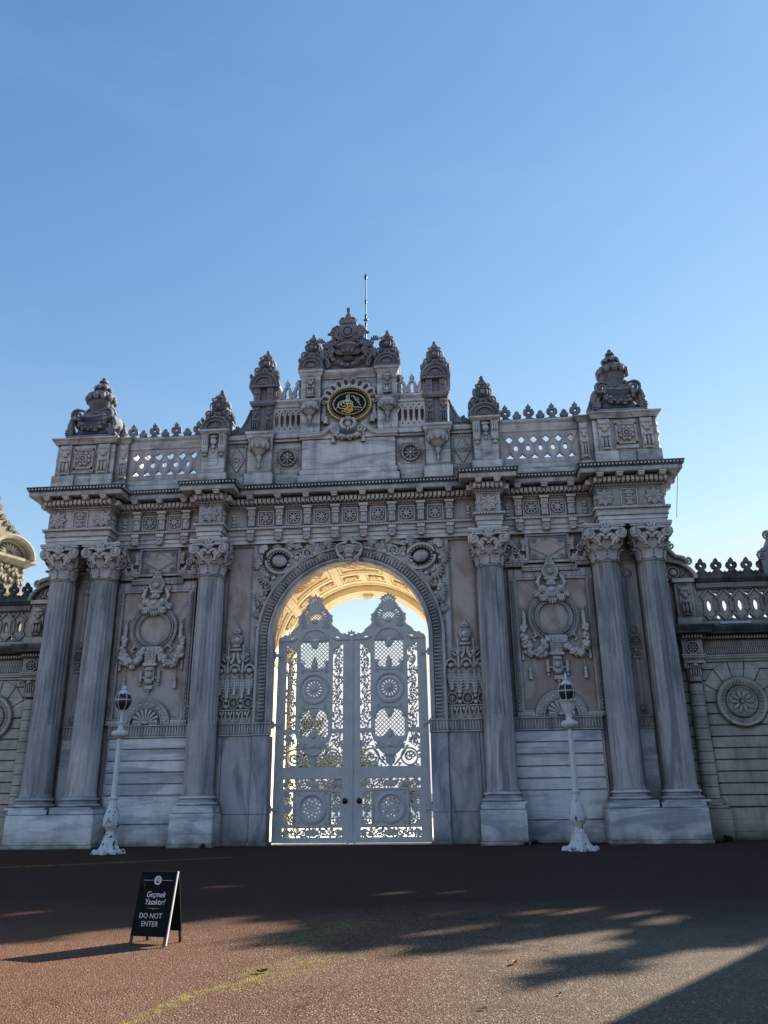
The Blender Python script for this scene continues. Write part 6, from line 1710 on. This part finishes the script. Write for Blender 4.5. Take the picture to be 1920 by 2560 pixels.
# ------------------------------------------------------------------ fallen leaves, weeds
LV = [(1.31,-16.45,.05,'leafdry','curled brown leaf lying on the paving in front of the sign',.4),
      (3.62,-16.05,.05,'leafyel','yellowish curled leaf lying on the sunlit paving, nearest to the centre of the path',1.2),
      (5.88,-13.5,.05,'leafyel','small pale leaf lying in a dapple of light at the right of the paving',2.0),
      (3.28,-17.66,.03,'leafyel','tiny pale leaf at the bottom edge of the paving',.2),
      (3.90,-17.2,.026,'leafdry','tiny dark leaf on the bright paving near the shadow edge',.9)]
for i, (x, y, r, mt, lab, rz) in enumerate(LV):
    mb = MB(); n = 6; vs = []
    for a in range(n+1):
        t = a/n; w = r*.55*math.sin(PI*min(1,t*.92+.06))*(1.15 if a % 2 else .85)
        for q in (-1, 0, 1): vs.append(((t-.5)*2*r, q*w, .004+r*.55*(t-.4)**2*1.6+abs(q)*r*.40))
    fs = []
    for a in range(n):
        for q in range(2): fs.append((a*3+q, a*3+q+1, (a+1)*3+q+1, (a+1)*3+q))
    mb.add(vs, fs); mb.tube([(-r,0,.008),(-1.5*r,.1*r,.01)], r*.05, 4)
    o = mb.build('fallen_leaf', M[mt], None, 60); o.location = (x, y, gz(x,y)+.004); o.rotation_euler = (.15, .1, rz)
    tag(o, lab, 'leaf', 'fallen leaves on the paving')
for i, (x, y, r, lab) in enumerate([(-3.98,-1.06,.17,'small dark weed at the foot of the left inner plinth'),(4.95,-1.05,.14,'small dark weed at the foot of the right inner plinth'),(5.25,-.16,.16,'dark weed growing at the wall foot behind the right lamp post'),(10.6,.18,.25,'dark weed clump at the foot of the right boundary wall'),(9.98,-.85,.14,'small dark weed beside the outer right plinth')]):
    mb = MB(); R = random.Random(i)
    for k in range(46):
        a = R.uniform(0,2*PI); L_ = r*R.uniform(.5,1); b = R.uniform(.25,1.2)
        p = Vector((math.cos(a)*L_*math.cos(b), math.sin(a)*L_*math.cos(b), L_*math.sin(b))); w = Vector((-math.sin(a),math.cos(a),0))*r*.10
        m_ = p*.55+Vector((0,0,r*.06))
        mb.add([(0,0,0), tuple(m_-w), tuple(p), tuple(m_+w)], [(0,1,2,3)])
    o = mb.build('weed', M['weed'], None, 0); o.location = (x, y, gz(x,y)); tag(o, lab, 'weed', 'weeds at the foot of the masonry')

# ------------------------------------------------------------------ trees
GAPS = [(4.55,-12.72,.40,.11),(4.35,-12.95,.26,.09),(4.0,-12.9,.26,.08),(5.25,-13.05,.40,.10),(5.5,-13.62,.26,.12),(5.62,-13.35,.30,.06),(3.0,-14.12,.62,.13),(4.25,-14.80,.80,.17),(3.9,-14.98,.45,.12)]
def in_gap(p):                       # a hole in the crown: the sun passes and makes a fleck on the paving
    k = (p[2]+.35)/math.tan(math.radians(28)); gx = p[0]-k*math.sin(math.radians(49.5)); gy = p[1]-k*math.cos(math.radians(49.5))
    for a, b, l, w_ in GAPS:
        dx, dy = gx-a, gy-b; u = dx*.76+dy*.65; v = -dx*.65+dy*.76
        if (u/(l+.12))**2+(v/(w_+.10))**2 < 1: return True
    return False
def tree(x, y, h, crown, nleaf, ls, mat, label, seed, group=None, trunk_r=.25, z0=None):
    R = random.Random(seed)
    t = thing('tree', label, 'tree', (x, y, 0 if z0 is None else z0), 0, group)
    mb = MB(); tr = []
    hb = h*.42
    bend = [(R.uniform(-.2,.2)*i, R.uniform(-.2,.2)*i) for i in range(6)]
    pts = [(bend[i][0], bend[i][1], hb*1.5*i/5) for i in range(6)]
    mb.tube(pts, [trunk_r*(1.25-.2*i) for i in range(6)], 8)
    for (cx, cy, cz, cr) in crown:
        p0 = Vector(pts[2 if R.random() < .5 else 3]); p1 = Vector((cx, cy, cz))
        m_ = (p0+p1)/2+Vector((R.uniform(-.3,.3), R.uniform(-.3,.3), .1*h*.3))
        mb.tube([tuple(p0), tuple(m_), tuple(p1)], [trunk_r*.55, trunk_r*.35, trunk_r*.12], 6)
        for k in range(4):
            d = Vector((R.gauss(0,1),R.gauss(0,1),R.gauss(0,.7))).normalized()*cr*.9
            mb.tube([tuple(p1*.7+m_*.3), tuple(p1+d*.5+Vector((0,0,.1))), tuple(p1+d)], [trunk_r*.16, trunk_r*.09, trunk_r*.03], 4)
    mb.build('trunk', M['bark'], t, 50)
    mb = MB(); tot = sum(c[3]**2 for c in crown); V = mb.v; F = mb.f
    for (cx, cy, cz, cr) in crown:
        n = int(nleaf*cr**2/tot); clumps = []
        for k in range(max(6, int(cr*9))):
            d = Vector((R.gauss(0,1),R.gauss(0,1),R.gauss(0,.85))).normalized()*cr*R.uniform(.45,1.05); clumps.append(d)
        for k in range(n):
            c = R.choice(clumps); q = .30*cr
            p = Vector((cx,cy,cz))+c+Vector((R.gauss(0,q*.6),R.gauss(0,q*.6),R.gauss(0,q*.45)))
            if trunk_r > .3 and in_gap((x+p.x, y+p.y, p.z)): continue
            a = Vector((R.gauss(0,1),R.gauss(0,1),R.gauss(0,.6))).normalized(); b = a.cross(Vector((R.gauss(0,1),R.gauss(0,1),R.gauss(0,1)))).normalized()
            s1 = ls*R.uniform(.7,1.3); s2 = s1*.5; i0 = len(V)
            V.extend([tuple(p-a*s1), tuple(p-b*s2), tuple(p+a*s1), tuple(p+b*s2)]); F.append((i0,i0+1,i0+2,i0+3))
    me = bpy.data.meshes.new('crown'); me.from_pydata(V, [], F); me.materials.append(M[mat])
    o = bpy.data.objects.new('crown', me); COL.objects.link(o); o.parent = t
    return t
# seen through the iron leaves
tree(-5.7, 21, 6.4, [(0,0,4.0,1.8),(-1.3,.4,3.4,1.5),(1.3,-.3,3.2,1.4),(.3,.2,5.2,1.3),(-.8,0,2.2,1.4)], 7500, .085, 'leafA', 'round olive green tree behind the left gate leaf', 3, 'trees in the garden behind the gate')
tree(-3.3, 25, 5.2, [(0,0,3.3,1.6),(1.1,.3,2.6,1.3),(-1.1,-.2,2.7,1.3),(.2,0,1.6,1.3)], 5600, .085, 'leafA', 'low bushy tree behind the left gate leaf, nearer the middle', 4, 'trees in the garden behind the gate')
tree(2.6, 34, 2.2, [(0,0,1.2,.9),(1.0,.1,1.0,.7),(-.9,0,1.0,.7)], 2200, .10, 'leafB', 'low dark bush behind the foot of the right gate leaf', 5, 'trees in the garden behind the gate')
tree(-.4, 30, 3.2, [(0,0,1.9,1.1),(.9,.2,1.6,.9),(-.8,0,1.6,.9)], 2600, .09, 'leafA', 'small rounded bush seen low between the two gate leaves', 6, 'trees in the garden behind the gate')
# outside the frame to the right: their shade falls on the paving
T28 = math.tan(math.radians(28)); SUNX, SUNY = math.sin(math.radians(49.5))/T28, math.cos(math.radians(49.5))/T28
for i, (h, bl, lab) in enumerate(SHADE):
    R = random.Random(50+i); W3 = []
    for sx, sy, r in bl:
        hh = h+R.uniform(-.8,.8); k = hh-gz(0,sy); W3.append((sx+SUNX*k, sy+SUNY*k, hh, r))
    bx = sum(c[0] for c in W3)/len(W3); by = sum(c[1] for c in W3)/len(W3)
    n = int(sum(PI*c[3]**2 for c in W3)*620)
    tree(bx, by, h*.95, [(c[0]-bx, c[1]-by, c[2], c[3]) for c in W3], n, .15, 'leafB' if i % 2 else 'leafA', lab, 20+i, 'tall trees beyond the right boundary wall', .38)
# palace wing outside the frame on the right: its eaves cut the straight shadow edge
wg = thing('palace_wing', 'plain stone palace wing standing to the right of the paving', 'building', (0,0,0))
p0 = Vector((11.15,-16.5)); p1 = Vector((20.85,-2.9)); d = (p1-p0).normalized(); nn = Vector((d.y,-d.x))
mb = MB(); q = [p0, p1, p1+nn*9, p0+nn*9]
mb.prismz([(v.x,v.y) for v in q], -1.0, 9.0); mb.build('wall', M['ashlar'], wg, 0)
mb = MB(); e = [p0-nn*.4-d*.4, p1-nn*.4+d*.4, p1+nn*9.4+d*.4, p0+nn*9.4-d*.4]
mb.prismz([(v.x,v.y) for v in e], 9.0, 9.35); mb.build('roof', M['blackened'], wg, 0)
for k in range(6):
    c = p0+d*(1.6+2.7*k)-nn*.02
    for z in (1.0, 5.2):
        mb = MB(); mb.obox(c.x, c.y, d.x, d.y, 1.2, -.12, .05, z, z+2.5)
        mb.build('window', M['glass'], wg, 0)

# ------------------------------------------------------------------ distant pavilion
tw = thing('pavilion', 'sunlit ornate cream stone pavilion rising beyond the left boundary wall', 'building', (-26.9, 25, -.95), math.radians(66))
mb = MB()
mb.box(-7, 5.2, 0, 6, 0, 15.4); 
mb.box(1.1, 2.9, -.6, 4, 0, 15.4); mb.box(-3.0, -1.0, -.6, 4, 0, 15.4)
mb.box(-1.9, 1.9, .2, 5, 15.4, 18.3)
mb.build('wall', M['sunstone'], tw, 0)
mb = MB()
pw = [(-7.0,6),(-7,-.02),(-3.1,-.02),(-3.1,-.7),(2.9,-.7),(2.9,-.02),(5.2,-.02),(5.2,6)]
mb.mould(pw, [(-.5,14.6),(.0,14.6),(.05,14.9),(.35,15.15),(.35,15.3),(.6,15.5),(.6,15.7),(-.5,15.75)])
mb.mould([(-2.0,5),(-2.0,.1),(2.0,.1),(2.0,5)], [(-.4,17.9),(.0,17.9),(.15,18.05),(.45,18.2),(.45,18.4),(-.4,18.45)])
mb.mould([(-2.3,5),(-2.3,-.3),(2.3,-.3),(2.3,5)], [(-.4,15.75),(.0,15.75),(.1,15.9),(.1,16.2),(-.4,16.25)])
mb.build('cornice', M['sunstone'], tw, 30)
mb = MB()
mb.ring(.4, 18.4, [(1.75,3.5),(1.75,-.55),(1.6,-.6),(1.4,-.5),(1.35,-.1),(1.15,-.1),(1.1,.2)], 0, PI, 24, .82)
mb.prism([(.4+1.6*math.cos(PI*i/14), 18.4+1.3*math.sin(PI*i/14)) for i in range(15)], .1, 3.4)
mb.palmette(.4, .05, 18.45, 1.0, 9, .3, PI-.3, .11, .1)
mb.prism([(-2.2,18.4),(-2.2,23.6),(-.75,23.4),(-.5,22.3),(-.1,21.4),(.5,20.8),(1.3,20.35),(2.0,19.6),(2.1,18.4)], .6, 3.0)
for p in ((-.3,21.9),(.1,21.3),(.5,20.95),(.9,20.7),(1.3,20.4),(1.8,20.0),(-.5,22.5)): mb.acanth(p[0]-.42,.55,p[1]-.35,.50,PI/2-.5,-.8,.5,5,.2)
mb.lathe([(.3,23.2),(.5,23.4),(.55,23.7),(.4,23.9)], -.9, 1.4, 12)
mb.build('arched_gable', M['sunstone'], tw, 40)
mb = MB()
for k in range(60): 
    mb.ell((rnd.uniform(-1.7,1.8),.15,rnd.uniform(16.4,17.8)),(.16,.14,.2),6,4)
for k in range(4): mb.lathe([(.12,16.2),(.16,16.6),(.10,17.2),(.16,17.8)], -1.6+.3*k, .1, 8)
for k in range(26): mb.box(-3.0+.23*k, -2.9+.23*k, -.85, -.5, 15.0, 15.15)
mb.ring(-.05, 12.6, [(1.25,-.02),(1.25,-.35),(1.0,-.4),(.9,-.1)], 0, PI, 20, 1.1)
for k in range(5): mb.lathe([(.26,15.7),(.12,15.8),(.26,16.0),(.28,16.25),(.1,16.3)], 2.9+.7*k, .3, 8) if k in (0, 3) else None
mb.build('relief', M['sunstone'], tw, 45)

# ------------------------------------------------------------------ ground
m, nt, N, L, b = nmat('chip_seal_paving'); g = G(nt)
P = g.n('ShaderNodeNewGeometry').outputs['Position']
sp = g.n('ShaderNodeSeparateXYZ'); L.new(P, sp.inputs[0])
v = g.n('ShaderNodeTexVoronoi'); v.inputs['Scale'].default_value = 62; L.new(P, v.inputs['Vector'])
v2 = g.n('ShaderNodeTexVoronoi'); v2.inputs['Scale'].default_value = 118; L.new(P, v2.inputs['Vector'])
sc = g.n('ShaderNodeSeparateColor'); L.new(v.outputs['Color'], sc.inputs[0])
sc2 = g.n('ShaderNodeSeparateColor'); L.new(v2.outputs['Color'], sc2.inputs[0])
c = g.mix(sc.outputs[0], (.125,.075,.044), (.255,.175,.112))
c = g.mix(g.ramp(sc.outputs[1], .80, .98), c, (.55,.47,.38))
c = g.mix(g.math('MULTIPLY', g.ramp(sc2.outputs[2], .55, .9), .7), c, (.055,.042,.036))
c = g.mix(g.ramp(v.outputs['Distance'], .45, .75), c, (.035,.028,.025))
wear = g.ramp(g.noise(P, .55, 5, .6), .35, .7)
c = g.mix(g.math('MULTIPLY', wear, .3), c, (.22,.16,.12))
stn = g.ramp(g.noise(P, 1.6, 6, .7, .5), .50, .66)
c = g.mix(g.math('MULTIPLY', stn, .40), c, (.075,.055,.045))
vc = g.n('ShaderNodeTexVoronoi'); vc.feature = 'DISTANCE_TO_EDGE'; vc.inputs['Scale'].default_value = .42
wob = g.n('ShaderNodeTexNoise'); wob.inputs['Scale'].default_value = 2.5; wob.inputs['Detail'].default_value = 5; L.new(P, wob.inputs['Vector'])
wadd = g.n('ShaderNodeVectorMath', operation='MULTIPLY_ADD'); L.new(wob.outputs['Color'], wadd.inputs[0]); wadd.inputs[1].default_value = (.7,.7,.7); L.new(P, wadd.inputs[2]); L.new(wadd.outputs[0], vc.inputs['Vector'])
crk = g.math('MULTIPLY', g.ramp(vc.outputs['Distance'], .008, .002), g.ramp(g.noise(P, .35, 2), .48, .56))
c = g.mix(g.math('MULTIPLY', crk, .8), c, (.03,.022,.018))
redl = g.math('MULTIPLY', g.ramp(sp.outputs['X'], 4.5, -1.5), .55)
c = g.mix(redl, c, (.18,.072,.038))
gry = g.math('MULTIPLY', g.ramp(sp.outputs['X'], 2.5, 6.0), .5)
c = g.mix(gry, c, (.175,.155,.13))
far_shade = g.ramp(g.math('ADD', sp.outputs['Y'], g.math('MULTIPLY', g.math('SUBTRACT', g.noise(P, .5, 3), .5), 3.0)), -15.2, -11.8)  # shade put into the ground colour across the zone the sun never reaches
c = g.mix(g.math('MULTIPLY', far_shade, .80), c, (.050,.027,.023))
# mossy patches; the long leftmost streak is a strip of sunlight painted in
def moss_sun_streak(ax, ay, bx, by, w):
    dx, dy = bx-ax, by-ay; l2 = dx*dx+dy*dy
    px = g.math('SUBTRACT', sp.outputs['X'], ax); py = g.math('SUBTRACT', sp.outputs['Y'], ay)
    t = g.math('MULTIPLY_ADD', py, dy/l2, g.math('MULTIPLY', px, dx/l2), clamp=True)
    ex = g.math('SUBTRACT', px, g.math('MULTIPLY', t, dx)); ey = g.math('SUBTRACT', py, g.math('MULTIPLY', t, dy))
    d = g.math('SQRT', g.math('ADD', g.math('MULTIPLY', ex, ex), g.math('MULTIPLY', ey, ey)))
    return g.ramp(d, w, w*.15)
mm = None
for a in ((.64,-18.5,.90,-17.25,.11),(.90,-17.25,1.35,-16.55,.09),(1.25,-16.4,1.9,-15.6,.38),(1.35,-14.9,1.75,-13.7,.55),(-9,-7.2,-2.5,-4.1,.30),(1.2,-17.0,1.7,-16.3,.25)):
    k = moss_sun_streak(*a); 
    if a[4] > .2 and a[0] > -5: k = g.math('MULTIPLY', k, .5)
    mm = k if mm is None else g.math('MAXIMUM', mm, k)
mn = g.math('MULTIPLY', g.ramp(mm, .1, .8), g.ramp(g.noise(P, 11, 6, .75), .46, .58)); mn = g.math('MULTIPLY', mn, g.ramp(v.outputs['Distance'], .15, .5))
c = g.mix(g.math('MULTIPLY', mn, .9), c, (.27,.25,.05))
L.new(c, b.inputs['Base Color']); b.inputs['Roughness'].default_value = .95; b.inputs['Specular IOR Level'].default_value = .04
bp = g.n('ShaderNodeBump'); bp.inputs['Strength'].default_value = .8; bp.inputs['Distance'].default_value = .012
hh = g.math('SUBTRACT', g.math('MULTIPLY', g.noise(P, 18, 3), .6), v.outputs['Distance'])
L.new(hh, bp.inputs['Height']); L.new(bp.outputs[0], b.inputs['Normal'])
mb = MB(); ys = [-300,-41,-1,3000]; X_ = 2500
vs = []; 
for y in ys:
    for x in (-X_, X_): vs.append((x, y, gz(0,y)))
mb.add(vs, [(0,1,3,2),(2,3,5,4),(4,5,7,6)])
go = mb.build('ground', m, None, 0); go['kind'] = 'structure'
pv = plain('pale_stone_paving', (.80,.74,.62), .8, 0, .12, 1.5, .1)
mb = MB(); mb.add([(-30,.9,.006),(30,.9,.006),(30,60,.006),(-30,60,.006)], [(0,1,2,3)])
o = mb.build('garden_path', pv, None, 0); o['kind'] = 'structure'

wt = plain('strait_water', (.10,.17,.20), .25, 0, .2, .05, .3)
mb = MB(); mb.add([(-1500,62,.03),(1500,62,.03),(1500,2400,.03),(-1500,2400,.03)], [(0,1,2,3)])
o = mb.build('water', wt, None, 0); o['kind'] = 'structure'
hm = plain('hazy_far_hills', (.30,.38,.44), 1.0, 0, .12, .02)
mb = MB(); R = random.Random(5); n = 120; vs = []
for i in range(n+1):
    x = -1400+2800*i/n; hgt = 26+16*math.sin(i*.21)+9*math.sin(i*.53+1)+R.uniform(-2,2)
    vs += [(x, 1500, 0), (x, 1560, hgt)]
mb.add(vs, [(2*i, 2*i+2, 2*i+3, 2*i+1) for i in range(n)])
o = mb.build('hills', hm, None, 0); o['kind'] = 'structure'
# ------------------------------------------------------------------ light, sky, camera
az = math.radians(49.5); el = math.radians(28)
S = Vector((math.sin(az)*math.cos(el), math.cos(az)*math.cos(el), math.sin(el)))
sun = bpy.data.lights.new('sun', 'SUN'); sun.energy = 13.0; sun.angle = math.radians(.3); sun.color = (1.0,.93,.82)
so = bpy.data.objects.new('sun', sun); COL.objects.link(so); so.rotation_euler = (-S).to_track_quat('-Z', 'Y').to_euler()
w = bpy.data.worlds.new('World'); scene.world = w; w.use_nodes = True; nt = w.node_tree
bg = nt.nodes['Background']; sk = nt.nodes.new('ShaderNodeTexSky'); sk.sky_type = 'NISHITA'; sk.sun_disc = False
sk.sun_elevation = el; sk.sun_rotation = az; sk.altitude = 30; sk.air_density = 1.15; sk.dust_density = 0.0; sk.ozone_density = 3.5
sg = G(nt); sep = sg.n('ShaderNodeSeparateColor'); nt.links.new(sk.outputs[0], sep.inputs[0]); cmb = sg.n('ShaderNodeCombineColor')
for i, (ex, k) in enumerate(((1.36,1.36),(1.0,1.50),(.683,2.13))):      # camera-like colour response of the sky
    nt.links.new(sg.math('MINIMUM', sg.math('MULTIPLY', sg.math('POWER', sep.outputs[i], ex), k), (6.6,6.6,6.9)[i]), cmb.inputs[i])
tc = nt.nodes.new('ShaderNodeTexCoord'); wn = nt.nodes.new('ShaderNodeTexNoise'); wn.inputs['Scale'].default_value = 2.2; wn.inputs['Detail'].default_value = 6; wn.inputs['Roughness'].default_value = .55; wn.inputs['Distortion'].default_value = .6
mp = nt.nodes.new('ShaderNodeMapping'); mp.inputs['Scale'].default_value = (1,1.4,2.6); mp.inputs['Rotation'].default_value = (0,.35,.3)
nt.links.new(tc.outputs['Generated'], mp.inputs[0]); nt.links.new(mp.outputs[0], wn.inputs['Vector'])
mr = nt.nodes.new('ShaderNodeMapRange'); mr.inputs['From Min'].default_value = .45; mr.inputs['From Max'].default_value = .75; mr.inputs['To Max'].default_value = .13; nt.links.new(wn.outputs['Fac'], mr.inputs['Value'])
hz = nt.nodes.new('ShaderNodeMix'); hz.data_type = 'RGBA'; hz.inputs[7].default_value = (3.4,4.6,6.0,1)
nt.links.new(mr.outputs[0], hz.inputs[0]); nt.links.new(cmb.outputs[0], hz.inputs[6]); nt.links.new(hz.outputs[2], bg.inputs['Color']); bg.inputs['Strength'].default_value = .15
cam = bpy.data.cameras.new('camera'); co = bpy.data.objects.new('camera', cam); COL.objects.link(co)
yaw, pitch, roll = .0829, .3533, -.0126
f = Vector((-math.sin(yaw)*math.cos(pitch), math.cos(yaw)*math.cos(pitch), math.sin(pitch))); r = Vector((math.cos(yaw), math.sin(yaw), 0)); u = r.cross(f)
r2 = r*math.cos(roll)+u*math.sin(roll); u2 = -r*math.sin(roll)+u*math.cos(roll)
co.matrix_world = Matrix(((r2.x,u2.x,-f.x,3.1617),(r2.y,u2.y,-f.y,-24.6289),(r2.z,u2.z,-f.z,1.0),(0,0,0,1)))
cam.sensor_fit = 'HORIZONTAL'; cam.sensor_width = 36; cam.lens = 1732/1659*36; cam.clip_end = 6000; cam.clip_start = .05
scene.camera = co
scene.render.resolution_x = 768; scene.render.resolution_y = 1024
scene.view_settings.view_transform = 'Standard'; scene.view_settings.look = 'None'; scene.view_settings.exposure = 0
scene.cycles.max_bounces = 8; scene.cycles.use_denoising = True
